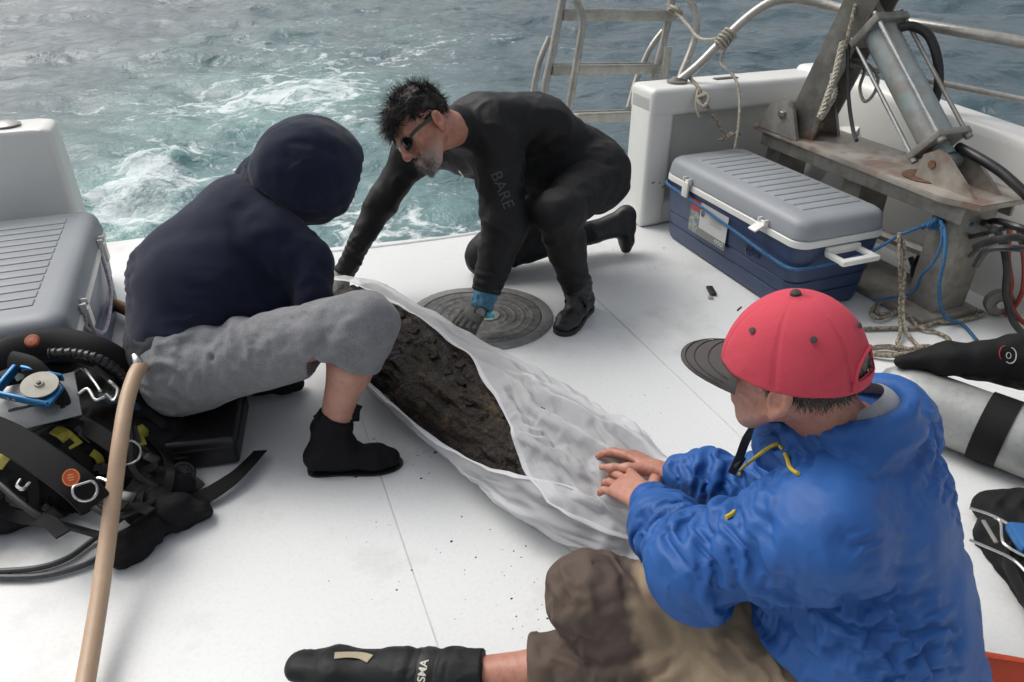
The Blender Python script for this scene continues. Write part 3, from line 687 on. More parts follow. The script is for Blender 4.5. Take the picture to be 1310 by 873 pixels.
def aframe():
    t = thing('hydraulic_gantry', (2.52, 2.3, 0), 'rust streaked steel mounting table with leaning frame leg and hydraulic ram', 'winch frame')
    zt = .505
    q = MB(); pl = [(2.36, 1.78), (2.42, 1.66), (2.70, 1.66), (2.70, 2.90), (2.38, 2.90)]
    bm = bmesh.new(); f = bm.faces.new([bm.verts.new((x, y, zt - .022)) for x, y in pl]); r = bmesh.ops.extrude_face_region(bm, geom=[f])
    for v in [e for e in r['geom'] if isinstance(e, bmesh.types.BMVert)]: v.co.z = zt
    bmesh.ops.bevel(bm, geom=[e for e in bm.edges], offset=.004, segments=2, affect='EDGES'); bmesh.ops.recalc_face_normals(bm, faces=bm.faces)
    me = bpy.data.meshes.new('table_plate'); bm.to_mesh(me); bm.free(); smooth(me, 30); obj('table_plate', me, rusty, t)
    q = MB(); q.box((2.41, 2.28, zt - .055), (.014, 1.14, .065), bev=.002); q.box((2.66, 2.28, zt - .055), (.014, 1.14, .065), bev=.002); obj('stiffener', q, galv, t)
    for y in (1.80, 2.28, 2.80):
        w = .13 if y < 2 else .10
        q = MB(); q.box((2.535, y, (zt - .024) / 2 + .004), (.17, w, zt - .03), bev=.004); obj('post', q, galv, t)
        if y < 2:
            q = MB(); q.add([(2.622, y - .006, .48), (2.70, y - .006, .48), (2.622, y - .006, .30), (2.622, y + .006, .48), (2.70, y + .006, .48), (2.622, y + .006, .30)], [(0, 1, 2), (3, 5, 4), (0, 3, 4, 1), (1, 4, 5, 2), (0, 2, 5, 3)]); obj('gusset', q, galv, t)
    q = MB(); q.box((2.51, 2.3, .018), (.30, 1.2, .03), bev=.004); obj('foot_plate', q, galv, t)
    q = MB(); q.tube([(2.50, 1.86, .23), (2.50, 2.4, .20)], .024, 8); obj('cross_bar', q, galv, t)
    # leaning leg: a channel section with its foot bracket
    a = A3(2.50, 2.72, .575); b = A3(2.515, 2.535, 1.12); u = nrm(b - a); b = a + u * 2.2
    sx = nrm(np.cross(u, A3(0.93, .36, 0))); M = basis(nrm(np.cross(sx, u)), sx, u, a)
    q = MB(); q.box((0, 0, 1.08), (.18, .02, 2.2), M, bev=.004); q.box((.095, -.055, 1.08), (.016, .135, 2.2), M, bev=.004); q.box((-.095, -.055, 1.08), (.016, .135, 2.2), M, bev=.004)
    leg = obj('frame_leg', q, galv, t)
    for s in (-1, 1):
        q = MB(); X = 2.50 + s * .118; q.add([(X - .008, 2.86, zt), (X - .008, 2.58, zt), (X - .008, 2.64, .63), (X - .008, 2.71, .67), (X - .008, 2.80, .62), (X + .008, 2.86, zt), (X + .008, 2.58, zt), (X + .008, 2.64, .63), (X + .008, 2.71, .67), (X + .008, 2.80, .62)],
                                   [(0, 1, 2, 3, 4), (9, 8, 7, 6, 5)] + [(i, i + 5, (i + 1) % 5 + 5, (i + 1) % 5) for i in range(5)]); obj('foot_bracket', q, galv, t)
    q = MB(); MM = basis((0, 0, 1), (0, 1, 0), (-1, 0, 0), (2.375, 2.70, .60)); q.lathe([(0, 0), (.022, 0), (.022, .012), (.013, .013), (.012, .022), (0, .022)], 6, MM); obj('pivot_bolt', q, steel, t)
    q = MB(); q.box((2.44, 2.62, .56), (.02, .12, .11), bev=.003, rot=Matrix.Rotation(.3, 3, 'Z')); obj('bracket_cheek', q, rusty, t)
    # hydraulic ram
    a = A3(2.52, 1.93, .585); b = PD(1118, 26, 2.93); u = nrm(b - a); L_ = np.linalg.norm(b - a)
    sx = nrm(np.cross(u, A3(0, 0, 1))); M = basis(sx, np.cross(u, sx), u, a)
    q = MB(); q.lathe([(0, .085), (.064, .085), (.064, L_ - .06), (0, L_ - .06)], 32, M); bar = obj('ram_barrel', q, cylg, t)
    q = MB(); q.box((0, 0, .075), (.165, .165, .028), M, bev=.004); obj('end_plate', q, galv, bar); q = MB(); q.box((0, 0, L_ - .05), (.165, .165, .034), M, bev=.004); obj('end_plate', q, galv, bar)
    for (x, y) in ((-.068, -.068), (.068, -.068), (.068, .068), (-.068, .068)):
        q = MB(); q.tube([M @ Vector((x, y, .05)), M @ Vector((x, y, L_ - .02))], .0085, 8); obj('tie_rod', q, steel if x < 0 else galv, bar)
        q = MB(); q.lathe([(0, 0), (.015, 0), (.015, .016), (0, .016)], 6, M @ Matrix.Translation((x, y, .044))); obj('nut', q, galv, bar)
    q = MB(); q.lathe([(0, 0), (.040, 0), (.034, .05), (0, .05)], 20, M @ Matrix.Translation((0, 0, .012))); q.tube([a + sx * .05 - u * .005, a - sx * .05 - u * .005], .03, 14); obj('clevis', q, cylg, bar)
    q = MB(); q.tube([a + sx * .075 - A3(0, 0, .01), a - sx * .075 - A3(0, 0, .01)], .016, 12); obj('clevis_pin', q, rust, bar)
    for s in (-1, 1):
        X = 2.52 + s * .062; q = MB()
        q.add([(X - .008, 1.72, zt), (X - .008, 1.99, zt), (X - .008, 1.98, .60), (X - .008, 1.92, .635), (X - .008, 1.88, .62), (X + .008, 1.72, zt), (X + .008, 1.99, zt), (X + .008, 1.98, .60), (X + .008, 1.92, .635), (X + .008, 1.88, .62)],
              [(0, 1, 2, 3, 4), (9, 8, 7, 6, 5)] + [(i, i + 5, (i + 1) % 5 + 5, (i + 1) % 5) for i in range(5)]); obj('lug', q, rusty, t)
    q = MB(); q.lathe([(0, 0), (.085, 0), (.088, .004), (.06, .007), (0, .007)], 18, Matrix.Translation((2.50, 1.98, zt))); obj('rust_scale', q, rust, t)
    q = MB(); q.tube([b - u * .04, b + u * .3], .028, 14); obj('ram_rod', q, steel, bar)
    q = MB(); q.box((0, 0, L_ + .02), (.10, .05, .12), M, bev=.008); obj('ram_knuckle', q, rusty, bar)
aframe()

# ---- hoses and ropes around the frame: each its own thing
def line(name, pts, r, mat, label, cat, group=None, sub=8, n=8):
    q = MB(); q.tube(pts, r, n, sub=sub); o = obj(name, q, mat); return setp(o, label, cat, group)
rope_w = rope_mat('rope_white', (.50, .47, .40), (.27, .24, .18), 130)
rope_t = rope_mat('rope_tan', (.36, .32, .25), (.12, .10, .07), 95)
rope_b = rope_mat('rope_blue', (.045, .16, .33), (.02, .09, .20), 180)
hose_b = pm('hose_black', (.020, .021, .022), .42, (.012, .012, .013), 12, .6)
hose_r = pm('hose_red', (.33, .055, .03), .45, (.24, .04, .025), 12, .5)
line('hydraulic_hose', [PD(1150, 36, 2.86), PD(1168, 34, 2.84), PD(1188, 46, 2.82), PD(1199, 75, 2.82), PD(1201, 105, 2.84), PD(1196, 130, 2.86)], .018, hose_b, 'black hydraulic hose arching beside the ram above the water', 'hose', sub=10, n=10)
line('hydraulic_hose', [PD(1226, 188, 2.74), PD(1252, 202, 2.66), PD(1280, 220, 2.6), PD(1305, 242, 2.55), PD(1340, 275, 2.5)], .018, hose_b, 'black hydraulic hose leaving the lower end of the ram', 'hose', n=10)
line('cable', [PD(1084, 45, 2.98), PD(1085, 90, 2.97), PD(1086, 130, 2.96), PD(1091, 165, 2.93), PD(1096, 180, 2.90)], .008, hose_b, 'thin black cable hanging straight between the frame leg and the ram', 'cable')
line('black_hose', [PZ(1258, 285, .42), PZ(1278, 300, .36), PZ(1288, 340, .26), PZ(1287, 375, .14), PZ(1296, 410, .05), PZ(1315, 432, .03), PZ(1350, 450, .03)], .013, hose_b, 'black hose with white speckles dropping to the deck behind the tank', 'hose')
line('red_hose', [PZ(1292, 290, .40), PZ(1290, 330, .26), PZ(1294, 362, .16), PZ(1292, 385, .08), PZ(1306, 410, .04), PZ(1340, 430, .04)], .009, hose_r, 'thin red hose hanging beside the black hose at the right edge', 'hose')
line('red_hose', [PZ(1303, 292, .40), PZ(1310, 335, .26), PZ(1308, 372, .14), PZ(1296, 395, .05), PZ(1285, 404, .02)], .009, hose_r, 'orange red hose bowing out at the far right edge', 'hose')
for k in range(5):
    line('bundled_hose', [PZ(1330, 300 + k * 6 + (k % 2) * 6, .45 - (k % 3) * .02), PZ(1300, 290 + k * 7 - (k % 2) * 5, .46 - (k % 2) * .03), PZ(1272 - k * 2, 283 + k * 8 + (k % 3) * 5, .43), PZ(1248 - (k % 2) * 8, 292 + k * 12, .34)], (.012, .009, .013, .008, .011)[k], hose_b, ['upper', 'second', 'third', 'fourth', 'lowest'][k] + ' hose of the bundle running under the table end', 'hose', 'hose bundle under the table')
line('coiled_hose', [PZ(1165, 330, .10), PZ(1176, 352, .05), PZ(1196, 344, .06), PZ(1210, 318, .12), PZ(1186, 318, .18), PZ(1168, 346, .08), PZ(1180, 362, .03), PZ(1205, 340, .08)], .012, hose_b, 'black hose looped behind the steel table post', 'hose')
# rope lashing on the rail
def lashing():
    t = thing('lashing_rope', PZ(905, 130, .6), 'pale rope lashed round the bent rail and hanging into the corner', 'rope')
    a = RAILP[2]; u = nrm(RAILP[3] - RAILP[1]); s1 = nrm(np.cross(u, A3(0, 1, 0))); s2 = np.cross(u, s1); q = MB()
    pts = [a + u * (k * .0016 - .03) + (s1 * math.cos(k * .55) + s2 * math.sin(k * .55)) * .03 for k in range(52)]
    q.tube(pts, .0075, 7); obj('knot', q, rope_w, t)
    q = MB(); q.tube([PD(861, 12, 3.85), PD(878, 30, 3.75), PD(897, 50, 3.62), a + A3(0, -.03, .02)], .008, 7, sub=8); obj('rope_run', q, rope_w, t)
    q = MB(); q.tube([a + A3(.02, -.03, 0), PD(922, 78, 3.5), PD(940, 100, 3.42), PD(946, 125, 3.4), PD(945, 160, 3.4), PD(940, 190, 3.42)], .007, 7, sub=8); obj('rope_run', q, rope_w, t)
    q = MB(); q.tube([PD(878, 95, 3.5), PD(893, 112, 3.42), PD(901, 130, 3.4), PD(915, 152, 3.4), PD(930, 178, 3.42)], .009, 7, sub=8); obj('rope_run', q, rope_t, t)
    q = MB(); q.tube([PD(893, 112, 3.42), PD(890, 135, 3.4), PD(895, 150, 3.4)], .006, 6, sub=6); q.tube([PD(898, 118, 3.41), PD(906, 125, 3.4), PD(900, 137, 3.39), PD(892, 126, 3.4), PD(902, 122, 3.39)], .009, 7, sub=6); obj('knot', q, rope_w, t)
    q = MB()
    for k in range(4): q.tube([PD(918 + k * 3, 180 - k, 3.43), PD(932 + k, 176 - 2 * k, 3.42), PD(945 + k, 167 + 2 * k, 3.41)], .006, 6, sub=3)
    obj('cleat_turns', q, rope_t, t)
lashing()
q = MB(); q.tube([PD(858, 8, 3.84), PD(866, 12, 3.8), PD(872, 18, 3.82), PD(862, 20, 3.86), PD(856, 12, 3.84), PD(870, 10, 3.82)], .009, 7, sub=6); setp(obj('rope_knot', q, rope_w), 'pale rope knot tied at the top rung of the ladder', 'rope')
# braided white rope beside the frame leg
def braid(pts, r, name, mat, label, cat):
    P, _ = catmull([np.asarray(p) for p in pts], [1] * len(pts), 14, False); q = MB()
    for k in range(3):
        pp = []
        for i, p in enumerate(P):
            t = nrm(P[min(i + 1, len(P) - 1)] - P[max(i - 1, 0)]); s = nrm(np.cross(t, A3(.2, .1, 1))) if abs(t[2]) < .9 else nrm(np.cross(t, A3(1, .2, 0))); w = np.cross(t, s); a = i * .8 + k * 2.094
            pp.append(p + (s * math.cos(a) + w * math.sin(a)) * r * .55)
        q.tube(pp, r * .62, 6)
    return setp(obj(name, q, mat), label, cat)
braid([PD(1078, 55, 2.98), PD(1070, 90, 2.97), PD(1060, 120, 2.96), PD(1049, 150, 2.95)], .013, 'braided_rope', rope_w, 'thick white braided rope hanging behind the frame leg', 'rope')
braid([PD(1064, 95, 3.0), PD(1068, 120, 2.99), PD(1058, 140, 2.97), PD(1050, 152, 2.95)], .010, 'braided_rope', rope_w, 'second strand of white rope looping behind the leg foot', 'rope')
line('rope_loop', [PD(1090, 82, 3.15), PD(1106, 88, 3.12), PD(1100, 112, 3.08), PD(1106, 130, 3.06), PD(1118, 120, 3.06), PD(1123, 100, 3.08), PD(1112, 84, 3.1), PD(1094, 76, 3.14)], .007, rope_w, 'small pale rope loop hanging from the rail over the bulwark', 'rope')
line('frame_rope', [PD(1098, -5, 2.9), PD(1090, 25, 2.9), PD(1084, 50, 2.92), PD(1080, 62, 2.94)], .009, rope_t, 'tan rope running down the frame leg', 'rope')
# ropes on the deck by the table
line('deck_rope', [PZ(1118, 395, .01), PZ(1128, 402, .012), PZ(1150, 398, .012), PZ(1172, 404, .012), PZ(1200, 412, .012), PZ(1230, 410, .012), PZ(1258, 402, .012), PZ(1240, 396, .014), PZ(1215, 404, .016), PZ(1180, 418, .014), PZ(1140, 420, .012), PZ(1105, 421, .012)], .008, rope_t, 'tan rope lying in a loose line on the deck under the table', 'rope', sub=10)
line('deck_rope', [PZ(1155, 396, .015), PZ(1125, 408, .02), PZ(1114, 400, .02), PZ(1125, 388, .02), PZ(1145, 386, .02), PZ(1160, 400, .025), PZ(1175, 418, .02), PZ(1195, 424, .012), PZ(1212, 432, .012), PZ(1217, 440, .012)], .007, rope_t, 'tan rope curling in a small ring beside the cooler corner', 'rope', sub=10)
line('deck_rope', [PZ(1150, 300, .34), PZ(1151, 330, .26), PZ(1152, 370, .14), PZ(1151, 400, .06), PZ(1152, 425, .03), PZ(1148, 440, .012), PZ(1160, 446, .012)], .007, rope_t, 'tan flecked rope hanging in a double strand from the blue line', 'rope', sub=10)
line('deck_rope', [PZ(1150, 298, .345), PZ(1157, 318, .29), PZ(1157, 350, .2), PZ(1155, 390, .09), PZ(1158, 420, .03), PZ(1168, 436, .012), PZ(1176, 444, .012)], .007, rope_t, 'other strand of the tan flecked rope doubled over the blue line', 'rope', sub=10)
line('braided_line', [PZ(1112, 446, .015), PZ(1135, 444, .02), PZ(1160, 448, .015), PZ(1185, 444, .02), PZ(1210, 450, .015)], .011, rope_t, 'braided tan line on the deck just behind the red cap', 'rope')
line('braided_line', [PZ(1108, 452, .015), PZ(1140, 455, .02), PZ(1170, 452, .02), PZ(1200, 455, .015)], .010, rope_t, 'second braided tan line lying nearest the red cap', 'rope')
q = MB(); c = PZ(1275, 395, .03); q.lathe([(0, -.02), (.05, -.02), (.055, -.01), (.045, 0), (.055, .01), (.05, .02), (0, .02)], 22, basis((.8, -.6, 0), (0, 0, 1), (-.6, -.8, 0), c + A3(0, 0, .03)))
blo = thing('pulley_block', c, 'small grey pulley block on the deck by the hoses', 'pulley'); obj('sheave', q, galv, blo)
q = MB(); q.lathe([(0, -.03), (.016, -.03), (.016, .03), (0, .03)], 12, basis((.8, -.6, 0), (0, 0, 1), (-.6, -.8, 0), c + A3(0, 0, .03))); obj('axle', q, steel, blo)

# ================================================================== COOLERS
c_blue = pm('cooler_blue', (.021, .042, .105), .42, (.017, .034, .086), 5, .6, bump=.04, bscale=120, coat=.1)
c_grey = pm('cooler_lid_grey', (.275, .295, .315), .5, (.235, .252, .27), 4, .6, bump=.08, bscale=260, bdist=.002, detail=8)
c_white = pm('cooler_white', (.72, .72, .69), .4, (.62, .62, .58), 5, .5)
def cooler(center, yaw, label, latch_open, label_art, ys=.90, xs=.40, zs=.405):
    t = thing('cooler', (center[0], center[1], 0), label, 'cooler', None)
    M = Matrix.Translation((center[0], center[1], .004)) @ Matrix.Rotation(yaw, 4, 'Z')
    zb = zs * .70
    prof = [(0, .03), (.006, .012), (.03, .006), (.075, .004), (.078, .009), (.084, .009), (.087, .002), (.135, 0), (.138, .004), (.144, .004), (.147, -.003), (zb - .012, -.012), (zb, -.012)]
    q = MB(); q.loft([rrect(xs - 2 * d - .03, ys - 2 * d - .03, .055, z, 8) for z, d in prof], M); body = obj('body', q, c_blue, t, ang=25)
    q = MB(); q.loft([rrect(xs + .006, ys + .006, .062, zb + .0005, 8), rrect(xs + .012, ys + .012, .064, zb + .004, 8), rrect(xs + .010, ys + .010, .064, zb + .026, 8), rrect(xs + .002, ys + .002, .06, zb + .03, 8)], M); obj('rim', q, c_white, t)
    z0 = zb + .0305; q = MB()
    lp = [(0, .002), (.004, -.003), (.05, .004), (.066, .012), (.076, .026), (.082, .05)]
    q.loft([rrect(xs - 2 * d, ys - 2 * d, max(.06 - d * .4, .02), z0 + z, 8) for z, d in lp], M); lid = obj('lid', q, c_grey, t, ang=30)
    for k in range(13):
        y = -ys * .36 + k * ys * .72 / 12
        q = MB(); q.box((.015, y, z0 + .0818), (xs * .66, .044, .007), M, bev=.0034, seg=3); obj('rib', q, c_grey, lid)
    # two latches on the front long side (local -X)
    for k, y in enumerate((-.27, .27)):
        q = MB(); op = latch_open[k]; xw = -xs / 2 - .006
        q.box((xw - .004, y, zb + .040), (.014, .052, .02), M, bev=.003)
        if op: q.box((xw - .030, y, zb + .030), (.058, .046, .008), M, bev=.003, rot=Matrix.Rotation(-.45, 3, 'Y'))
        else: q.box((xw - .012, y, zb + .005), (.010, .046, .07), M, bev=.003)
        for s in (-1, 1): q.box((xw - .006, y + s * .02, zb + .05), (.02, .008, .02), M, bev=.003)
        obj('latch', q, c_white, t)
    # swing handles on both ends
    for s in (-1, 1):
        q = MB(); y0 = s * (ys / 2 - .004); z = zb - .025
        q.box((0, y0 + s * .008, z + .006), (.16, .026, .03), M, bev=.005)
        if s < 0:
            q.box((-.076, y0 + s * .055, z - .004), (.026, .09, .02), M, bev=.006); q.box((.076, y0 + s * .055, z - .004), (.026, .09, .02), M, bev=.006); q.box((0, y0 + s * .10, z - .005), (.18, .030, .024), M, bev=.008)
        else:
            q.box((0, y0 + s * .012, z - .06), (.18, .02, .03), M, bev=.006)
            for e in (-.076, .076): q.box((e, y0 + s * .012, z - .03), (.026, .016, .07), M, bev=.005)
        obj('handle', q, c_white, t)
    if label_art:
        xw = -xs / 2 + .003; B0 = M @ Vector((xw, 0, 0))
        def quad(y0, y1, z0_, z1_, dx, mat, nm, par):
            q = MB(); q.box((xw + dx, (y0 + y1) / 2, (z0_ + z1_) / 2), (.0015, abs(y1 - y0), z1_ - z0_), M, rot=Matrix.Rotation(.0, 3, 'Y')); return obj(nm, q, mat, par)
        yA, yB, yC = .235, .160, -.045     # local +y is aft (left in the photo)
        st = quad(yB, yC, .115, .268, -.0015, pm('sticker_white', (.55, .55, .54), .4, (.48, .48, .47)), 'sticker', body)
        quad(yB - .004, yC + .002, .117, .150, -.003, pm('sticker_grey', (.20, .22, .22), .4), 'sticker', body)
        quad(yA, yB + .001, .115, .215, -.003, pm('sticker_photo', (.13, .15, .10), .4, (.30, .33, .30), 60, .95, fleck=(.06, .22, .55), fscale=35, famt=.9), 'sticker', body)
        quad(yA, yB + .001, .2155, .268, -.003, pm('sticker_red', (.50, .05, .04), .4), 'sticker', body)
        # ring mark, fine print lines and a pale scribble on the sticker
        q = MB(); C = M @ Vector((xw - .0035, yB - .022, .222)); ring = [C + (M.to_3x3() @ Vector((0, math.cos(a) * .011, math.sin(a) * .013))) for a in np.linspace(0, 6.283, 17)[:-1]]
        q.tube(ring, .0014, 5, closed=True); q.box((xw - .0032, yB - .022, .219), (.001, .007, .012), M); obj('print', q, pm('print_dark', (.05, .06, .07), .5), body)
        q = MB()
        for k in range(5): q.box((xw - .003, (yB + yC) / 2 - .02, .226 - k * .0075), (.001, .10 - .02 * (k % 3), .0022), M)
        obj('print', q, pm('print_mid', (.36, .37, .38), .5), body)
        q = MB()
        for k in range(3): 
            C = M @ Vector((xw - .0042, yC + .02 + k * .022, .135)); ring = [C + (M.to_3x3() @ Vector((0, math.cos(a) * .009, math.sin(a) * .007))) for a in np.linspace(0, 6.283, 13)[:-1]]; q.tube(ring, .0013, 5, closed=True)
        obj('print', q, c_white, body)
    return t, M, xs, ys, zb
CR = cooler((2.125, 2.425), 0.0, 'blue cooler with grey ribbed lid tied with a blue rope beside the table', (True, False), True, .95, .43, .415)
CL = cooler((-.775, 2.60), math.pi, 'blue cooler with grey ribbed lid at the left edge behind the diving gear', (False, False), False, .96, .46, .42)
# embossed maker's word on the cooler side
def text_mesh(txt, size, extr=.0006, bold=.0):
    cu = bpy.data.curves.new('t', 'FONT'); cu.body = txt; cu.size = size; cu.extrude = extr; cu.offset = bold; cu.align_x = 'CENTER'; cu.align_y = 'CENTER'
    o = bpy.data.objects.new('t', cu); COL.objects.link(o); dg = bpy.context.evaluated_depsgraph_get(); dg.update()
    me = bpy.data.meshes.new_from_object(o.evaluated_get(dg)); bpy.data.objects.remove(o); return me
def text_flat(name, txt, size, M, mat, parent, extr=.0006, bold=0.):
    me = text_mesh(txt, size, extr, bold); me.transform(M); me.materials.clear(); return obj(name, me, mat, parent, ang=30)
def text_wrap(name, txt, size, origin, right, up, mat, parent, target_vf, off=.0012, bold=0.):
    """print that follows a curved surface: every vertex dropped along the print's own normal"""
    me = text_mesh(txt, size, .0004, bold); bm = bmesh.new(); bm.from_mesh(me); bmesh.ops.subdivide_edges(bm, edges=[e for e in bm.edges if e.calc_length() > size * .12], cuts=2); bmesh.ops.triangulate(bm, faces=bm.faces); bm.to_mesh(me); bm.free()
    V, F = target_vf; tree = BVHTree.FromPolygons([tuple(v) for v in V], [tuple(map(int, f)) for f in F])
    r = nrm(right); u = nrm(np.asarray(up) - r * np.dot(up, r)); n = np.cross(r, u); o = np.asarray(origin, float)
    for v in me.vertices:
        p = o + r * v.co.x + u * v.co.y + n * .25; h = tree.ray_cast(Vector(p), Vector(-n), .6)
        v.co = Vector(p - n * .25 + n * v.co.z) if h[0] is None else h[0] + Vector(n) * (off + v.co.z)
    me.materials.clear(); return obj(name, me, mat, parent, ang=0)
bodyR = [c for c in CR[0].children if c.name.startswith('body')][0]
text_flat('embossed_word', 'igloo', .045, Matrix.Translation((2.125 - .215 + .0035, 2.20, .185)) @ basis((0, -1, 0), (0, 0, 1), (-1, 0, 0)), c_blue, bodyR, .002)
# blue rope round the cooler, through the handle and on to the post
def blue_rope():
    t = thing('blue_rope', (2.3, 1.95, .3), 'thin blue rope along the cooler side tied off to the table post', 'rope'); zb = CR[4]
    q = MB(); q.tube([(2.08, 2.918, zb - .02), (1.97, 2.912, zb - .02), (1.904, 2.86, zb - .018), (1.900, 2.6, zb - .03), (1.900, 2.35, zb - .05), (1.900, 2.08, zb - .072), (1.915, 1.965, zb - .076), (2.0, 1.940, zb - .07), (2.07, 1.91, zb - .05), PZ(1115, 322, .26), PZ(1150, 302, .33), PZ(1190, 288, .37), (2.50, 1.728, .40)], .0065, 7, sub=8); obj('rope_run', q, rope_b, t)
    q = MB(); q.tube([PZ(1178, 293, .35), PZ(1190, 284, .38), PZ(1204, 283, .39), PZ(1200, 291, .37), PZ(1188, 290, .37), PZ(1196, 282, .4), PZ(1207, 276, .41)], .009, 7, sub=6); obj('knot', q, rope_b, t)
    q = MB(); q.tube([PZ(1203, 283, .41), PZ(1209, 300, .38), PZ(1208, 330, .31), PZ(1202, 360, .22), PZ(1203, 390, .11), PZ(1212, 408, .04), PZ(1232, 416, .01), PZ(1250, 436, .01)], .0065, 7, sub=8); obj('rope_run', q, rope_b, t)
    q = MB(); q.tube([PZ(1204, 290, .40), PZ(1205, 310, .35), PZ(1195, 335, .27), PZ(1180, 352, .19), PZ(1170, 372, .10), PZ(1145, 380, .06), PZ(1118, 384, .05)], .006, 7, sub=8); obj('rope_run', q, rope_b, t)
blue_rope()
# pale cord down the left cooler's side
line('cord', [(-.543, 2.86, .36), (-.536, 2.80, .20), (-.534, 2.66, .16), (-.534, 2.45, .18), (-.536, 2.30, .30)], .006, rope_mat('cord_pale', (.62, .58, .60), (.40, .32, .38), 160), 'thin pale twisted cord hanging along the left cooler', 'cord')
# small loose things on the deck
q = MB(); q.box(PZ(910, 372, .008), (.028, .075, .012), bev=.003, rot=Matrix.Rotation(-.35, 3, 'Z')); ob = thing('lighter', PZ(910, 372, 0), 'small black strip with bright tip lying alone on the deck by the cooler', 'small item'); obj('case', q, blk, ob)
q = MB(); q.box(PZ(909, 380, .008), (.022, .014, .010), bev=.002, rot=Matrix.Rotation(-.35, 3, 'Z')); obj('tip', q, steel, ob)
q = MB(); q.tube([PZ(120, 378, .05), PZ(152, 392, .05), PZ(180, 405, .05)], .024, 12); setp(obj('wooden_handle', q, pm('wood_tan', (.40, .24, .11), .5, (.30, .17, .07), 8, stretch=(1, 8, 8))), 'end of a tan wooden handle between the left cooler and the hooded person', 'handle')
q = MB(); q.lathe([(0, 0), (.026, 0), (.03, .012), (.024, .03), (.01, .045), (0, .046)], 14, Matrix.Translation(PZ(1060, 384, .0))); setp(obj('white_cap_lid', q, c_white), 'small white plastic plug on the deck between cooler and red cap', 'small item')
def crumbs():
    rg_ = random.Random(11); q = MB()
    spots = [(600, 720, 60, 25), (640, 750, 40, 40), (540, 590, 12, 10), (470, 640, 40, 80), (430, 460, 10, 4), (790, 520, 40, 40), (860, 330, 30, 20), (500, 560, 30, 40), (690, 800, 30, 20), (480, 308, 20, 5), (780, 300, 20, 30)]
    for (px, py, sx, sy) in spots:
        for _ in range(22):
            c = PZ(rg_.gauss(px, sx), rg_.gauss(py, sy), .0015); r = min(.006, rg_.lognormvariate(-6.7, .6)); n = 5
            a0 = rg_.random() * 6; R = [r * rg_.uniform(.6, 1.2) for _ in range(n)]
            q.add([(c[0] + R[k] * math.cos(a0 + k * 1.257), c[1] + R[k] * math.sin(a0 + k * 1.257), .0005) for k in range(n)] + [(c[0], c[1], .0008 + r * .45)], [(k, (k + 1) % n, n) for k in range(n)])
    o = obj('mud_crumbs', q, pm('mud_dry', (.07, .06, .05), .9, (.035, .03, .025), 90)); setp(o, 'scattered crumbs of dark mud on the white deck', 'mud', kind='stuff')
crumbs()
# ================================================================== PEOPLE
def vf_join(*vfs):
    V = []; F = []; k = 0
    for v, f in vfs: V.append(v); F.append(np.asarray(f) + k); k += len(v)
    return np.concatenate(V), np.concatenate(F)
def fast_mesh(name, V, F, ang=0):
    me = bpy.data.meshes.new(name); V = np.asarray(V, np.float32); F = np.asarray(F, np.int32); me.vertices.add(len(V)); me.vertices.foreach_set('co', V.ravel())
    me.loops.add(F.size); me.loops.foreach_set('vertex_index', F.ravel()); me.polygons.add(len(F)); me.polygons.foreach_set('loop_start', np.arange(0, F.size, F.shape[1], dtype=np.int32))
    me.update(calc_edges=True); smooth(me, ang); return me
def cut(pt, n, rad):
    pt = np.asarray(pt, float); n = nrm(n)
    def f(X, Y, Z):
        d = (X - pt[0]) * n[0] + (Y - pt[1]) * n[1] + (Z - pt[2]) * n[2]; r = np.sqrt((X - pt[0]) ** 2 + (Y - pt[1]) ** 2 + (Z - pt[2]) ** 2)
        return np.where(r < rad, d, -1.)
    return f
def cuts(*fs): return lambda X, Y, Z: np.maximum.reduce([f(X, Y, Z) for f in fs])

skin = pm('skin', (.47, .235, .165), .5, (.39, .165, .115), 16, .7, bump=.18, bscale=140, bdist=.003, sss=.06, detail=8, fleck=(.33, .11, .075), fscale=70, famt=.35)
_nt = skin.node_tree; _b = _nt.nodes['Principled BSDF']; _old = _b.inputs['Base Color'].links[0].from_socket; _at = _n(_nt, 'ShaderNodeAttribute', attribute_name='stubble'); _nz = _n(_nt, 'ShaderNodeTexNoise'); _nz.inputs['Scale'].default_value = 260; _nz.inputs['Detail'].default_value = 2
_mm = _n(_nt, 'ShaderNodeMath', operation='MULTIPLY'); _m2 = _n(_nt, 'ShaderNodeMath', operation='MULTIPLY_ADD', use_clamp=True); _m2.inputs[1].default_value = 2.4; _m2.inputs[2].default_value = -.55
_nt.links.new(_nz.outputs['Fac'], _m2.inputs[0]); _nt.links.new(_m2.outputs[0], _mm.inputs[0]); _nt.links.new(_at.outputs['Fac'], _mm.inputs[1])
_mx = _n(_nt, 'ShaderNodeMix', data_type='RGBA'); _mx.inputs[7].default_value = (.36, .33, .31, 1); _nt.links.new(_mm.outputs[0], _mx.inputs[0]); _nt.links.new(_old, _mx.inputs[6]); _nt.links.new(_mx.outputs[2], _b.inputs['Base Color'])
def stubble_attr(me, V, M, sc, amt=1.0):
    q = (V - np.array(M.translation)) @ np.array([list(r) for r in M.to_3x3()]) / sc; x, y, z = np.abs(q[:, 0]), q[:, 1], q[:, 2]
    m = np.clip((-.046 - z + .30 * np.clip(x - .03, 0, .1) + .012 * pnoise(q * 60)) / .030, 0, 1) * np.clip((z + .135) / .02, 0, 1) * np.clip((y - .005) / .05, 0, 1) * (np.linalg.norm(q, axis=1) < .16) * (1 - np.exp(-((z + .064) / .010) ** 2) * (x < .024) * (y > .07) * .9)
    a = me.attributes.new('stubble', 'FLOAT', 'POINT'); a.data.foreach_set('value', (m * amt).astype(np.float32))
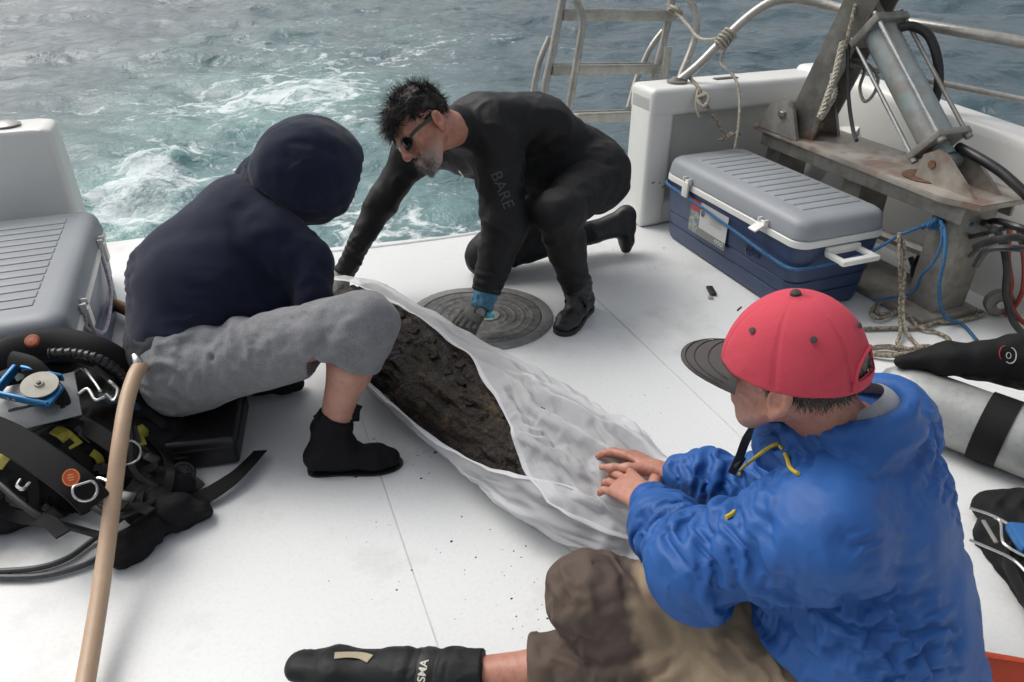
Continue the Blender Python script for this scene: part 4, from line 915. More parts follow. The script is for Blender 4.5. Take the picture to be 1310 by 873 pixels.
skin_p = pm('skin_pale', (.50, .27, .20), .5, (.43, .205, .15), 14, .7, bump=.12, bscale=140, bdist=.003, sss=.06, detail=8, fleck=(.36, .15, .11), fscale=60, famt=.3)

def head_vf(M, top=1.0, sc=1.0, h=.0034, neck_to=None):
    s = SDF(.02); k = sc
    s.el((0, -.014, .03 * top), (.075, .097, .083 * top)); s.ec((0, .028, .03), (0, .040, -.06), (.062, .055), (.044, .042), (1, 0, 0))
    s.el((0, .058, -.093), (.030, .026, .022)); 
    for e in (-1, 1):
        s.ec((e * .056, -.002, -.045), (e * .028, .052, -.092), .019, .017, k=.022)
        s.el((e * .040, .062, -.018), (.022, .018, .018), k=.02)                 # cheekbone
        s.ec((e * .012, .086, .017), (e * .042, .074, .017), .010, .009, k=.014)    # brow
        s.el((e * .031, .083, -.001), (.014, .010, .009), k=.006, sub=True)
        s.el((e * .031, .076, -.001), (.0125, .0125, .0125), k=.002)               # eyes
        s.el((e * .011, .100, -.034), (.010, .011, .009), k=.008)
        R = basis((1, 0, 0), (0, math.cos(.2), math.sin(.2)), (0, -math.sin(.2), math.cos(.2)))
        s.el((e * .083, -.016, -.012), (.010, .019, .031), R, k=.004); s.el((e * .0925, -.011, -.013), (.010, .011, .020), R, k=.002, sub=True); s.el((e * .082, -.006, -.042), (.008, .009, .010), k=.005)
    s.ec((0, .088, .012), (0, .108, -.028), .008, .0125, k=.012)
    s.ec((-.020, .078, -.058), (.020, .078, -.058), .0085, k=.008); s.ec((-.018, .077, -.070), (.018, .077, -.070), .009, k=.008)
    s.ec((-.021, .093, -.0635), (.021, .093, -.0635), .0035, k=.004, sub=True)
    if neck_to is not None:
        q = M.inverted() @ Vector(tuple(neck_to)); s.ec((0, -.028, -.035), tuple(q / sc), .055, .060, k=.03)
    V, F = s.mesh(h, relax=1); V = V * sc; V = disp(V, F, lumps(40, .0008), crumple(55, -.0006, (1, 1, 2.2)))
    R = np.array([list(r) for r in M.to_3x3()]); return V @ R.T + np.array(M.translation), F

def hand_vf(w, fwd, dorsal, side, curl=(.25, .35, .25), spread=.10, thumb=(.55, .75, -.35), h=.0027, sc=1.0, grow=0.):
    """wrist at w; fwd along the palm; side=+1 thumb towards local +X"""
    y = nrm(fwd); z = nrm(np.asarray(dorsal, float) - y * np.dot(dorsal, y)); x = np.cross(y, z) * side
    s = SDF(.008); g = grow
    s.ec((0, -.05, 0), (0, .01, 0), (.029 + g, .021 + g), (.030 + g, .018 + g), (1, 0, 0), k=.012)
    s.ec((0, .005, 0), (0, .082, .002), (.030 + g, .015 + g), (.040 + g, .0125 + g), (1, 0, 0), k=.012)
    fx = (.030, .0105, -.0095, -.029); fl = (.072, .080, .074, .058); fr = (.0092, .0095, .0090, .0080)
    for i in range(4):
        a = spread * (1.5 - i) * .7; p = np.array([fx[i], .086 - .004 * abs(i - 1), .002]); d = np.array([math.sin(a), math.cos(a), 0.]); dn = np.array([0, 0, -1.])
        cu = 0
        for j, fr_l in enumerate((.46, .30, .24)):
            cu += curl[j] * (1 + .12 * (i - 1)); dd = d * math.cos(cu) + dn * math.sin(cu); q = p + dd * fl[i] * fr_l
            s.ec(p, q, fr[i] + g - j * .0006, fr[i] + g - (j + 1) * .0007, k=.0035); 
            if j < 2: s.el(q, np.array([1, 1, 1.]) * (fr[i] + g + .0002), k=.003)
            p = q
    p = np.array([.024, .018, -.006]); t = nrm(thumb)
    for j, (l, r) in enumerate(((.045, .0145), (.032, .0105), (.026, .0092))):
        q = p + t * l; s.ec(p, q, r + g, r + g - .002, k=.008); p = q; t = nrm(t + np.array([-.18, .25, -.12]))
    V, F = s.mesh(h, relax=1); V = disp(V, F, crumple(70, -.0005, (1, 2, 1))) * sc
    if side < 0: F = F[:, ::-1]
    return np.asarray(w, float) + V[:, :1] * x + V[:, 1:2] * y + V[:, 2:] * z, F

def boot_vf(ankle, heel, toe, shaft, up=(0, 0, 1), h=.005, r=.040, g=.0):
    """soft neoprene boot; heel and toe are sole points"""
    heel = np.asarray(heel, float); toe = np.asarray(toe, float); up = nrm(up); d = toe - heel; ln = np.linalg.norm(d); f = d / ln; sd = np.cross(f, up); s = SDF(.022)
    P = lambda t, z: heel + d * t + up * z
    s.ec(P(.10, .042), P(.38, .040), (.038 + g, .040 + g), (.040 + g, .038 + g), sd); s.ec(P(.36, .036), P(.72, .032), (.039 + g, .036 + g), (.047 + g, .028 + g), sd); s.ec(P(.70, .028), P(.90, .023), (.046 + g, .026 + g), (.034 + g, .019 + g), sd)
    s.ec(P(.16, .05), ankle, .042, r + .003); s.ec(P(.45, .048), ankle, (.036, .032), (r, r), sd); s.ec(ankle, shaft, r, r + .006)
    ax = nrm(np.asarray(shaft) - np.asarray(ankle)); V, F = s.mesh(h, clip=cut(shaft, ax, .12)); return V, F

def strands(roots, dirs, lens, r, segs=4, jit=.3, curl=None, gravity=0., seed=1):
    """hair: thin three-sided locks"""
    rg = np.random.default_rng(seed); P = np.array(roots, float); D = np.array(dirs, float); L = np.array(lens, float)[:, None]; n = len(P); un = lambda v: v / (np.linalg.norm(v, axis=1)[:, None] + 1e-12)
    D = un(D + rg.normal(size=(n, 3)) * jit); S = un(np.cross(D, rg.normal(size=(n, 3)))); bend = rg.normal(size=(n, 3)) * .175; V = np.zeros((n, segs + 1, 3, 3))
    for j in range(segs + 1):
        W = np.cross(D, S); rr = r * (1 - .85 * j / segs)
        for k, a in enumerate((0, 2.094, 4.189)): V[:, j, k] = P + (S * math.cos(a) + W * math.sin(a)) * rr
        D = un(D + bend + A3(0, 0, -gravity)); P = P + D * L / segs
    b = (np.arange(n) * (segs + 1) * 3)[:, None, None] + (np.arange(segs) * 3)[None, :, None]; k = np.arange(3)[None, None]; k1 = (k + 1) % 3
    F = np.stack([b + k, b + k1, b + 3 + k1, b + 3 + k], -1).reshape(-1, 4); return V.reshape(-1, 3), F
def to_world(M, V): R = np.array([list(r) for r in M.to_3x3()]); return np.asarray(V) @ R.T + np.array(M.translation)

# ------------------------------------------------------------------ the man in the red cap
def man_cap():
    t = thing('person', (.85, .62, 0), 'person in red cap and blue jacket sitting on the deck holding the white sheet', 'person')
    left = nrm(A3(-.87, -.5, 0)); fT = nrm(A3(-.5, .87, 0)); pel = A3(.935, .505, .13); S = A3(.905, .685, .565); N = A3(.895, .705, .63)
    shL = A3(.755, .600, .555); shR = A3(1.055, .775, .555); elL = PD(888, 728, 1.28); elR = A3(.955, .90, .31); wL = PZ(828, 640, .275); wR = PZ(848, 603, .25)
    hipL = A3(.835, .495, .150); hipR = A3(.985, .60, .14); kL = PZ(868, 842, .15); aL = PZ(580, 866, .065); kR = PZ(757, 762, .265); aR = A3(.60, .60, .07)
    fH = nrm(-.79 * _rt + .60 * _fw + .16 * _up); hc = PD(1008, 468, 1.18); MH = frame_from(fH, A3(-.06, .03, 1), hc)
    # body: trunk, limbs and head as one skin (inside the clothes it is slimmer)
    s = SDF(.03); s.chain([pel, A3(.90, .6, .36), S], [(.15, .11), (.15, .11), (.13, .09)], left); s.ec(shL, shR, .05)
    s.chain([shL, elL, wL], [.045, .038, .026]); s.chain([shR, elR, wR], [.045, .038, .026]); s.chain([hipL, kL, aL], [.07, .05, .034]); s.chain([hipR, kR, aR], [.07, .05, .034])
    s.ec(kL + (aL - kL) * .2, kL + (aL - kL) * .55, .05, .044); s.ec(S, N, .06)
    body = s.mesh(.012)
    hd = head_vf(MH, top=.86, neck_to=S + A3(0, 0, .02), sc=1.04)
    dL = PZ(765, 598, .23) - wL; dR = PZ(790, 574, .235) - wR
    hl = hand_vf(wL, dL, A3(-.25, -.25, 1), +1, (.18, .30, .22), .20, (.8, .75, -.30), sc=1.12); hr = hand_vf(wR, dR, A3(.45, .1, .8), -1, (.25, .35, .3), .06, (.7, .75, -.25), sc=1.12)
    V, F = vf_join(body, hd, hl, hr); me = fast_mesh('body', V, F); stubble_attr(me, V, MH, 1.04, .35); obj('body', me, skin, t)
    # jacket
    blue = pm('jacket_nylon', (.020, .098, .325), .56, (.016, .080, .275), 7, .6, bump=.25, bscale=45, bdist=.005, detail=6, spec=.35, fleck=(.026, .115, .365), fscale=16, famt=.3)
    s = SDF(.045); s.ec(pel + A3(.015, -.01, .09), A3(.908, .587, .33), (.138, .130), (.203, .165), left); s.ec(A3(.905, .59, .33), A3(.905, .655, .50), (.215, .165), (.195, .135), left)
    s.ec(A3(.905, .655, .50), S + A3(0, 0, .01), (.19, .13), (.15, .095), left); s.ec(shL, shR, .088, .088); s.ec(S, N - A3(0, .0, .03), (.12, .09), (.085, .075), left)
    cuL = wL + nrm(elL - wL) * .015; cuR = wR + nrm(elR - wR) * .02
    s.ec(shL, elL, .090, .078, k=.05); s.ec(elL, elL + (cuL - elL) * .6, .076, .062); s.ec(elL + (cuL - elL) * .6, cuL, .060, .046); s.ec(cuL, cuL + nrm(elL - cuL) * .03, .044, .047, k=.012)
    s.ec(shR, elR, .088, .07); s.ec(elR, elR + (cuR - elR) * .6, .068, .058); s.ec(elR + (cuR - elR) * .6, cuR, .056, .042)
    # standing collar
    fn = nrm(fT * .8 + A3(-.15, 0, 0)); ln = np.cross(A3(0, 0, 1), fn); pr = None
    for k in range(25):
        a = 2 * math.pi * k / 24; c = N + A3(-.016, .010, .012) + (fn * math.cos(a) * .090 + ln * math.sin(a) * .082) + A3(0, 0, .030 - .050 * math.cos(a))
        if pr is not None: s.ec(pr - A3(0, 0, .045), c - A3(0, 0, .045), .030, k=.02); s.ec(pr, c, .016, k=.012)
        pr = c
    V, F = s.mesh(.0122, clip=cuts(cut(cuL, wL - elL, .09), cut(cuR, wR - elR, .09), cut(A3(.775, .47, .262), left * .60 + fT * .25 + A3(0, 0, -.85), .24)), relax=1)
    V = disp(V, F, lumps(4, .006, 2.), bend_folds(elL, shL - elL, wL - elL, .10, .010, 5), bend_folds(shL + A3(-.02, .03, -.07), elL - shL, pel - shL, .12, .014, 5))
    ep = limb_eps([(shL, elL, .085, .26, .05), (elL, cuL, .06, .42, .05), (shR, elR, .085, .26, .05), (elR, cuR, .06, .42, .05), (pel - A3(0, 0, .1), A3(.9, .56, .26), .19, .34, .03), (A3(.9, .56, .26), S, .2, .20, .14), (S, N, .1, .26, .08)])
    V, F = cloth(V, F, ep, .72, .75, 64, .010, .030, .030, 2., .008, 6.)
    def ringp(c, ax, r, n=17, u0=None):
        ax = nrm(ax); u = nrm(np.cross(ax, A3(.3, .2, 1))); w = np.cross(ax, u); return [c + (u * math.cos(k) + w * math.sin(k)) * r for k in np.linspace(0, 6.283, n)]
    uL = nrm(elL - shL); fL = nrm(cuL - elL); fR = nrm(cuR - elR)
    V = disp(V, F, stroke(ringp(shL + uL * .035, uL, .092), .005, -.005), stroke(ringp(cuL - fL * .035, fL, .050), .0045, -.005), stroke(ringp(cuR - fR * .035, fR, .046), .0045, -.005), stroke([A3(.985, .555, .60), A3(1.0, .50, .50), A3(1.01, .455, .38), A3(1.0, .42, .25), A3(.98, .40, .12)], .0045, -.004),
             stroke(ringp(N + A3(-.016, .010, -.032), A3(.0, -.25, 1), .108, 25), .006, -.006))
    jk = obj('jacket', fast_mesh('jacket', V, F), blue, t, 'royal blue nylon jacket with crumpled sleeves')
    tree = BVHTree.FromPolygons([tuple(v) for v in V], [tuple(map(int, f)) for f in F])
    def on(px, py, off=.004, t_=0.):
        o = Vector((0, 0, CAM_H)); d = Vector(tuple(nrm(_ray(px, py)))); h = tree.ray_cast(o, d); return np.array(h[0] + h[1] * off) if h[0] is not None else None
    yel = pm('cord_yellow', (.55, .42, .045), .6, (.42, .31, .03), 40)
    def surf_line(pts, r, mat, nm):
        P = [on(*p) for p in pts]; P = [p for p in P if p is not None]
        if len(P) > 2: q = MB(); q.tube(P, r, 6, sub=4); obj(nm, q, mat, jk)
    surf_line([(998, 570), (985, 574), (968, 584), (950, 600), (945, 608)], .0035, yel, 'drawstring'); surf_line([(1000, 572), (1006, 585), (1012, 600), (1022, 609)], .0035, yel, 'drawstring')
    surf_line([(928, 664), (934, 660), (941, 657)], .0042, yel, 'zip_pull')
    # grey shirt collar and black fleece inside the jacket collar
    for rr, zz, mt, nm in ((.066, .012, pm('shirt_grey', (.34, .35, .37), .8, (.27, .28, .30), 30, bump=.2, bscale=300), 'shirt_collar'), (.078, .002, pm('fleece_black', (.014, .014, .016), .9), 'fleece_collar')):
        q = MB(); q.tube([N + A3(-.018, .012, .010) + fn * math.cos(a) * rr + ln * math.sin(a) * rr * .95 + A3(0, 0, zz + .024 - .045 * math.cos(a)) for a in np.linspace(0, 6.283, 29)[:-1]], .007, 8, closed=True, flat=(A3(0, 0, 1), 2.6, .7)); obj(nm, q, mt, t)
    # strap of something hung on the chest
    q = MB(); q.ribbon([PD(968, 543, 1.30), PD(955, 562, 1.33), PD(946, 585, 1.36), PD(936, 606, 1.38)], [-_fw - .4 * _rt] * 4, .016, .004); ns = obj('neck_strap', q, blk, t)
    q = MB(); q.box(PD(945, 590, 1.37), (.012, .018, .028), bev=.004, rot=Matrix.Rotation(.5, 3, 'Y')); obj('strap_clip', q, blk, ns)
    # trousers: khaki, soaked dark at shin and knee
    s = SDF(.05); s.ec(pel + A3(0, 0, -.02), pel + A3(0, .01, .05), (.19, .15), (.19, .155), left); hemL = kL + (aL - kL) * .63; s.ec(hipL + A3(-.015, -.012, .03), kL, .135, .092); s.ec(kL, hemL, .088, .070, k=.03)
    s.ec(hipR, kR, .105, .076); s.ec(kR, aR, .074, .060)
    V, F = s.mesh(.012, clip=cut(hemL, aL - kL, .14), relax=1); V[:, 2] = np.maximum(V[:, 2], .003)
    V = disp(V, F, lumps(5, .006, 4.), bend_folds(kR, hipR - kR, aR - kR, .10, .010, 4), bend_folds(hipL, kL - hipL, A3(0, .1, 1), .12, .012, 5))
    V, F = cloth(V, F, limb_eps([(hipL, kL, .1, .12, .10), (kL, hemL, .08, .12, .08), (hipR, kR, .1, .18, .12), (kR, aR, .08, .26, .07)]), 1., .3, 56, .010, .035, .032, 6., .007, 5., False)
    V = disp(V, F, stroke([PZ(880, 800, .22), PZ(940, 812, .24), PZ(1000, 838, .24), PZ(1060, 870, .22)], .005, -.004), stroke([PZ(700, 846, .12), PZ(780, 838, .17), PZ(870, 818, .22)], .0045, -.004)); V[:, 2] = np.maximum(V[:, 2], .003)
    me = fast_mesh('trousers', V, F); dry = np.clip(((V[:, 0] - .50) + .022 * fbm(V * 16, 3) - .7 * np.clip(V[:, 1] - .74, 0, 1)) / .022, 0, 1)
    a = me.attributes.new('dry', 'FLOAT', 'POINT'); a.data.foreach_set('value', dry.astype(np.float32))
    pk = pm('trousers_khaki', (.30, .225, .145), .75, (.25, .185, .118), 10, .6, bump=.25, bscale=500, bdist=.002, fleck=(.29, .22, .14), fscale=200, famt=.25)
    nt = pk.node_tree; bs = nt.nodes['Principled BSDF']; old = bs.inputs['Base Color'].links[0].from_socket; at = _n(nt, 'ShaderNodeAttribute', attribute_name='dry'); mx = _n(nt, 'ShaderNodeMix', data_type='RGBA')
    mx.inputs[6].default_value = (.078, .053, .040, 1); nt.links.new(at.outputs['Fac'], mx.inputs[0]); nt.links.new(old, mx.inputs[7]); nt.links.new(mx.outputs[2], bs.inputs['Base Color'])
    tr = obj('trousers', me, pk, t, 'khaki trousers soaked dark brown at the legs')
    q = MB(); hax = nrm(aL - kL); hx = nrm(np.cross(hax, A3(0, 0, 1))); hy = np.cross(hx, hax)
    q.tube([hemL - hax * .006 + hx * math.cos(a) * .069 + hy * math.sin(a) * .069 for a in np.linspace(0, 6.283, 25)[:-1]], .006, 6, closed=True, flat=(hax, 1.6, .6)); obj('hem', q, pm('trousers_wet', (.078, .053, .040), .7, (.06, .04, .03), 20), tr)
    # left boot lies on its side, toe to the left
    toe = PZ(372, 842, .055); heel = aL + A3(-.02, -.045, -.03); upf = nrm(A3(.25, .35, .8)); fd = nrm(toe - aL)
    bm_ = boot_vf(aL + A3(.0, 0, .005), aL - fd * .05 - upf * .055, toe - upf * .035 + fd * .02, aL + nrm(kL - aL) * .065, upf, r=.044, g=.009)
    V, F = bm_; V[:, 2] = np.maximum(V[:, 2], .003); V = disp(V, F, ring_folds(aL, aL + fd * .12, .004, .03), crumple(25, .002)); bt = obj('boot', fast_mesh('boot', V, F), pm('boot_black', (.012, .012, .0135), .6, (.007, .007, .008), 25, .6, bump=.2, bscale=300, bdist=.002, spec=.3), t)
    sc_ = aL + fd * .055; w_ = np.cross(fd, upf); q = MB(); q.tube([sc_ + upf * (math.cos(a) * .055 - .006) + w_ * math.sin(a) * .053 for a in np.linspace(0, 6.283, 29)[:-1]], .004, 6, closed=True, flat=(fd, 4.0, .9)); st = obj('ankle_strap', q, pm('strap_black', (.012, .012, .013), .6), bt)
    SV = [(np.array(v.co)) for v in st.data.vertices]; SF = [p.vertices[:] for p in st.data.polygons]
    try: text_wrap('strap_word', 'SMA', .022, sc_ + upf * .03 - w_ * .045, -upf * .6 - w_ * .8 * -1 if False else nrm(np.cross(fd, nrm(-w_ * .8 + upf * .6))) , fd, pm('print_pale', (.62, .60, .52), .6), bt, (np.array(SV), [f for f in SF]), .0008, .0004)
    except Exception as e: print('text', e)
    btree = BVHTree.FromPolygons([tuple(v) for v in V], [tuple(map(int, f)) for f in F]); S_ = []
    for x_, y_ in ((428, 834), (445, 833), (462, 834), (474, 838)):
        h = btree.ray_cast(Vector((0, 0, CAM_H)), Vector(tuple(nrm(_ray(x_, y_ + 6)))))
        if h[0] is not None: S_.append((np.array(h[0] + h[1] * .002), np.array(h[1])))
    if len(S_) > 2: q = MB(); q.ribbon([p for p, _ in S_], [n__ for _, n__ in S_], .020, .002, 4); obj('boot_patch', q, pm('patch_tan', (.42, .36, .24), .7), bt)
    hr_ = boot_vf(aR + A3(0, 0, .02), aR + A3(.05, -.02, -.05), aR + A3(-.19, .06, -.04), aR + nrm(kR - aR) * .09); obj('boot', fast_mesh('boot', *hr_), MATS['boot_black'], t)
    # hair below the cap
    hairc = pm('hair_grey_brown', (.060, .050, .042), .7, (.12, .105, .092), 120, .9)
    rg = np.random.default_rng(3); R0 = []; D0 = []
    while len(R0) < 2600:
        th = rg.uniform(0, 6.283); z = rg.uniform(-.085, .03); x = math.sin(th); y = math.cos(th)
        if y > .30 and z < .015: continue
        if y > .62 or (y > -.25 and z < -.035) : continue
        kz = math.sqrt(max(.05, 1 - ((z - .03) / .088) ** 2)); c = A3(x * .0765 * kz, y * .099 * kz - .014, z) * 1.04
        R0.append(c); D0.append(A3(x * .10, y * .10 - .05, -1))
    hv, hf = strands(R0, D0, rg.uniform(.010, .022, len(R0)), .0017, 2, .16, seed=4); s = SDF(.01); s.el((0, -.014, .0258), (.0785, .1005, .0745)); sv, sf = s.mesh(.005, clip=lambda X, Y, Z: np.maximum(np.maximum(Y + .012 + .9 * np.clip(-.02 - Z, 0, 1), -.046 - Z + .0 * X), -1)); sv = disp(sv, sf, crumple(60, .003)); hv, hf = vf_join((hv, hf), (sv * 1.04, sf)); obj('hair', fast_mesh('hair', to_world(MH, hv), hf), hairc, t)
    # the cap
    red = pm('cap_red', (.54, .058, .088), .88, (.50, .048, .074), 6, .3, bump=.35, bscale=340, bdist=.002, detail=8, fleck=(.58, .06, .085), fscale=160, famt=.2)
    gry = pm('cap_brim', (.058, .054, .051), .85, (.050, .046, .044), 7, .3, bump=.3, bscale=340, bdist=.002, fleck=(.075, .07, .067), fscale=200, famt=.3)
    cp = np.array([.090, .110, .120]) * 1.06; n1, n2 = 144, 52; V = []; F = []; z0 = .000
    def crown_pt(a, v):
        a = np.asarray(a, float); v = np.asarray(v, float) + 0 * a; se = np.minimum(1, v ** .9); ce = np.sqrt(np.maximum(0, 1 - se * se)) ** .82
        seam = -.0032 * np.exp(-(((a / (math.pi / 3) + .5) % 1 - .5) / .03) ** 2)
        w = 1 + seam * 10 * (v > .02) + .014 * pnoise(np.stack([np.cos(a) * 2.2, np.sin(a) * 2.2, v * 3], 1)) + .007 * pnoise(np.stack([np.cos(a) * 6, np.sin(a) * 6, v * 7], 1)) * (1 - v)
        fl = 1 - .10 * np.clip(np.sin(a), 0, 1) ** 2 * v
        return np.stack([np.cos(a) * cp[0] * ce * w, np.sin(a) * cp[1] * ce * w * fl - .010 - .010 * v * np.clip(np.sin(a), 0, 1), .018 + z0 + se * cp[2] * .88 - .016 * (1 - v) * (-np.sin(a) * .6) - .012 * (1 - v)], 1)
    for j in range(n2 + 1): V += list(crown_pt(2 * math.pi * np.arange(n1) / n1, j / n2))
    for j in range(n2):
        for i in range(n1):
            a = 2 * math.pi * (i + .5) / n1; da = abs(((a - 1.5 * math.pi + math.pi) % (2 * math.pi)) - math.pi); zz = (j + .5) / n2
            if zz > .13 and (da / .44) ** 2 + ((zz - .13) / .25) ** 2 < 1: continue       # the gap above the strap
            F.append((j * n1 + i, j * n1 + (i + 1) % n1, (j + 1) * n1 + (i + 1) % n1, (j + 1) * n1 + i))
    V = np.array(V); Vw = to_world(MH, V); cm = fast_mesh('cap_crown', Vw, F); crown = obj('cap', cm, red, t, 'red baseball cap with dark grey brim')
    md = crown.modifiers.new('thick', 'SOLIDIFY'); md.thickness = .0025; md.offset = -1
    W = lambda p: to_world(MH, np.array([p]))[0]
    q = MB(); q.lathe([(0, 0), (.0085, 0), (.0085, .004), (.005, .008), (0, .009)], 14, MH @ Matrix.Translation((0, -.010, .018 + z0 + cp[2] * .88 - .001))); obj('button', q, gry, crown)
    for k in range(6):
        a = math.pi / 6 + k * math.pi / 3; c = A3(math.cos(a) * cp[0] * .735 ** .82, math.sin(a) * cp[1] * .735 ** .82 - .012, .018 + z0 + cp[2] * .88 * .678 - .004); nn = nrm(c / cp ** 2)
        q = MB(); q.lathe([(.0, .0), (.0052, 0), (.0052, .0022), (.003, .003), (0, .0024)], 12, MH @ basis(nrm(np.cross(nn, A3(0, 0, 1))), nrm(np.cross(nn, np.cross(nn, A3(0, 0, 1)))), nn, c + nn * .001)); obj('eyelet', q, gry, crown)
    # stitched band edge round the gap and the strap arch
    ph = np.linspace(-.12, math.pi + .12, 33); bp_ = crown_pt(1.5 * math.pi + .45 * np.cos(ph), .13 + .26 * np.sin(ph)); q = MB(); q.tube(list(to_world(MH, bp_ * (1.004, 1.006, 1))), .0030, 6); obj('gap_binding', q, red, crown)
    aa = 1.5 * math.pi + np.linspace(-.5, .5, 21); q = MB(); q.tube(list(to_world(MH, crown_pt(aa, .075) * (1.006, 1.010, 1))), .0022, 6, flat=(A3(0, 0, 1), 3.6, .7)); obj('back_strap', q, red, crown)
    q = MB(); br = []; nb = 20
    for top in (0, 1):
        for j in range(7):
            v = j / 6
            for i in range(nb + 1):
                u = -1 + 2 * i / nb; a = u * .98; ro = 1 - abs(u) ** 3.2 * .96
                bx = math.sin(a) * (cp[0] * 1.0 + .004 * v); by = math.cos(a) * cp[1] * .985 - .010 + v * .078 * ro
                bz = .004 - .0030 * top - .022 * u * u * (.2 + .8 * v) - .008 * v
                br.append((bx, by, bz + z0 + .006))
    nn_ = nb + 1; FF = []
    for top in (0, 1):
        for j in range(6):
            for i in range(nb):
                f = [top * 7 * nn_ + j * nn_ + i, top * 7 * nn_ + j * nn_ + i + 1, top * 7 * nn_ + (j + 1) * nn_ + i + 1, top * 7 * nn_ + (j + 1) * nn_ + i]; FF.append(f if not top else f[::-1])
    for i in range(nb): FF.append([6 * nn_ + i, 6 * nn_ + i + 1, 13 * nn_ + i + 1, 13 * nn_ + i])
    q.add([W(p) for p in br], FF); bo = obj('brim', q, gry, crown, ang=60)
    for j in (2, 4, 6):
        q = MB(); q.tube([W(np.array(br[(j if j < 6 else 5) * nn_ + i]) + (0, .004 if j == 6 else 0, .0008)) for i in range(1, nb)], .0009, 5, sub=3); obj('stitch_row', q, pm('stitch_dark', (.035, .032, .030), .9), bo)
    return t

# ------------------------------------------------------------------ the person in the navy hood
def hooded():
    t = thing('person', (-.1, 2.0, 0), 'person in navy hooded sweatshirt and grey sweatpants sitting low on the left', 'person')
    hipR = A3(-.235, 1.97, .255); hipL = A3(-.215, 2.16, .25); kR = PD(468, 418, 1.98); aR = PZ(424, 556, .10); heel = PZ(396, 600, .004); toe = PZ(516, 592, .004)
    kL = A3(.12, 2.17, .30); aL = A3(-.10, 2.17, .09); pel = A3(-.245, 2.07, .255); C1 = A3(-.175, 2.17, .43); C2 = A3(-.02, 2.26, .565); N = A3(.09, 2.30, .625)
    shR = A3(.055, 2.12, .565); shL = A3(.05, 2.44, .56); elR = PD(388, 332, 2.15); wR = PD(410, 405, 2.14); elL = A3(.13, 2.40, .35); wL = A3(.15, 2.28, .24)
    side = nrm(A3(.12, -1, 0)); hc = PD(401, 216, 2.2); fH = nrm(A3(.80, .18, -.42)); MH = frame_from(fH, A3(.3, 0, 1), hc + fH * .01)
    s = SDF(.03); s.chain([pel, C1, C2], [(.14, .11), (.14, .11), (.13, .09)], side); s.ec(shR, shL, .05); s.ec(C2, N, .06)
    s.chain([shR, elR, wR], [.045, .038, .026]); s.chain([shL, elL, wL], [.045, .038, .026]); s.chain([hipL, kL, aL], [.07, .05, .034])
    s.ec(hipR, kR, .07, .055); m1 = kR + (aR - kR) * .38; s.ec(kR, m1, .058, .058); s.ec(m1 + A3(-.012, 0, 0), aR, .056, .038)
    V, F = vf_join(s.mesh(.0085), head_vf(MH, neck_to=N, h=.005), hand_vf(wR, A3(.7, .25, -.5), A3(.3, 0, 1), -1, (.4, .5, .4), h=.0035), hand_vf(wL, A3(.5, -.3, -.6), A3(.3, 0, 1), 1, (.4, .5, .4), h=.0035)); obj('body', fast_mesh('body', V, F), skin_p, t)
    navy = pm('hoodie_navy', (.0105, .0145, .034), .9, (.008, .011, .026), 9, .6, bump=.3, bscale=420, bdist=.002, sheen=.15, spec=.2)
    s = SDF(.05); s.ec(pel + A3(-.01, .01, .015), C1 + A3(-.01, 0, 0), (.188, .165), (.215, .180), side); s.ec(C1 + A3(-.01, 0, 0), C2, (.215, .175), (.19, .15), side); s.ec(pel + A3(.03, .03, .09), A3(.03, 2.16, .38), (.15, .13), (.15, .12), side)
    s.ec(C2, N, (.15, .11), (.10, .09), side); s.ec(shR, shL, .088); s.ec(shR, elR, .088, .072); s.ec(elR, wR, .070, .054); s.ec(shL, elL, .085, .07); s.ec(elL, wL, .066, .048)
    V, F = s.mesh(.0128, relax=1)
    V = disp(V, F, lumps(4, .007, 3.), bend_folds(shR + A3(0, 0, -.05), elR - shR, pel - shR, .13, .014, 5))
    V, F = cloth(V, F, limb_eps([(shR, elR, .085, .14, .05), (elR, wR, .06, .20, .05), (shL, elL, .085, .12, .05), (elL, wL, .06, .12, .05), (pel, C1, .19, .17, .03), (C1, C2, .19, .05, .04), (C2, N, .12, .10, .05)]), 1., .3, 56, .012, .055, .032, 3., .008, 4.5, False)
    hd = obj('hoodie', fast_mesh('hoodie', V, F), navy, t, 'dark navy hooded sweatshirt')
    # hood: a shell with an open face
    s = SDF(.02); Rm = [list(r) for r in MH.to_3x3()]; s.el(hc, (.150, .172, .158), Rm); s.ec(hc - fH * .05 + A3(-.01, 0, -.05), N + A3(-.01, 0, .02), .125, .12, k=.05)
    s.ec(hc + fH * .05, hc + fH * .30, .108, .11, k=.02, sub=True)
    V, F = s.mesh(.0118, relax=1); V = disp(V, F, lumps(5, .008, 6.), stroke([hc + A3(-.15, -.02, .05), hc + A3(-.05, -.1, .11), hc + A3(.05, -.12, .07)], .008, -.003), stroke([N + A3(-.14, -.05, .04), N + A3(-.06, -.15, .05), N + A3(.06, -.16, .02)], .016, -.016))
    V, F = cloth(V, F, limb_eps([(hc - A3(0, 0, .06), N, .12, .14, .05), (hc + A3(0, 0, .05), hc + fH * .1, .12, .07, .05)]), 1., .3, 56, .010, .05, .03, 5., .008, 5., False)
    uh = np.array(MH.to_3x3().col[2]); V = disp(V, F, stroke([hc + (fH * math.cos(k) * .168 + uh * math.sin(k) * .158) for k in np.linspace(.55, 3.0, 12)], .0045, -.004), stroke([hc + fH * .115 + (np.array(MH.to_3x3().col[0]) * math.cos(k) * .112 + uh * math.sin(k) * .115) for k in np.linspace(0, 6.283, 21)], .004, -.004))
    ho = obj('hood', fast_mesh('hood', V, F), navy, hd)
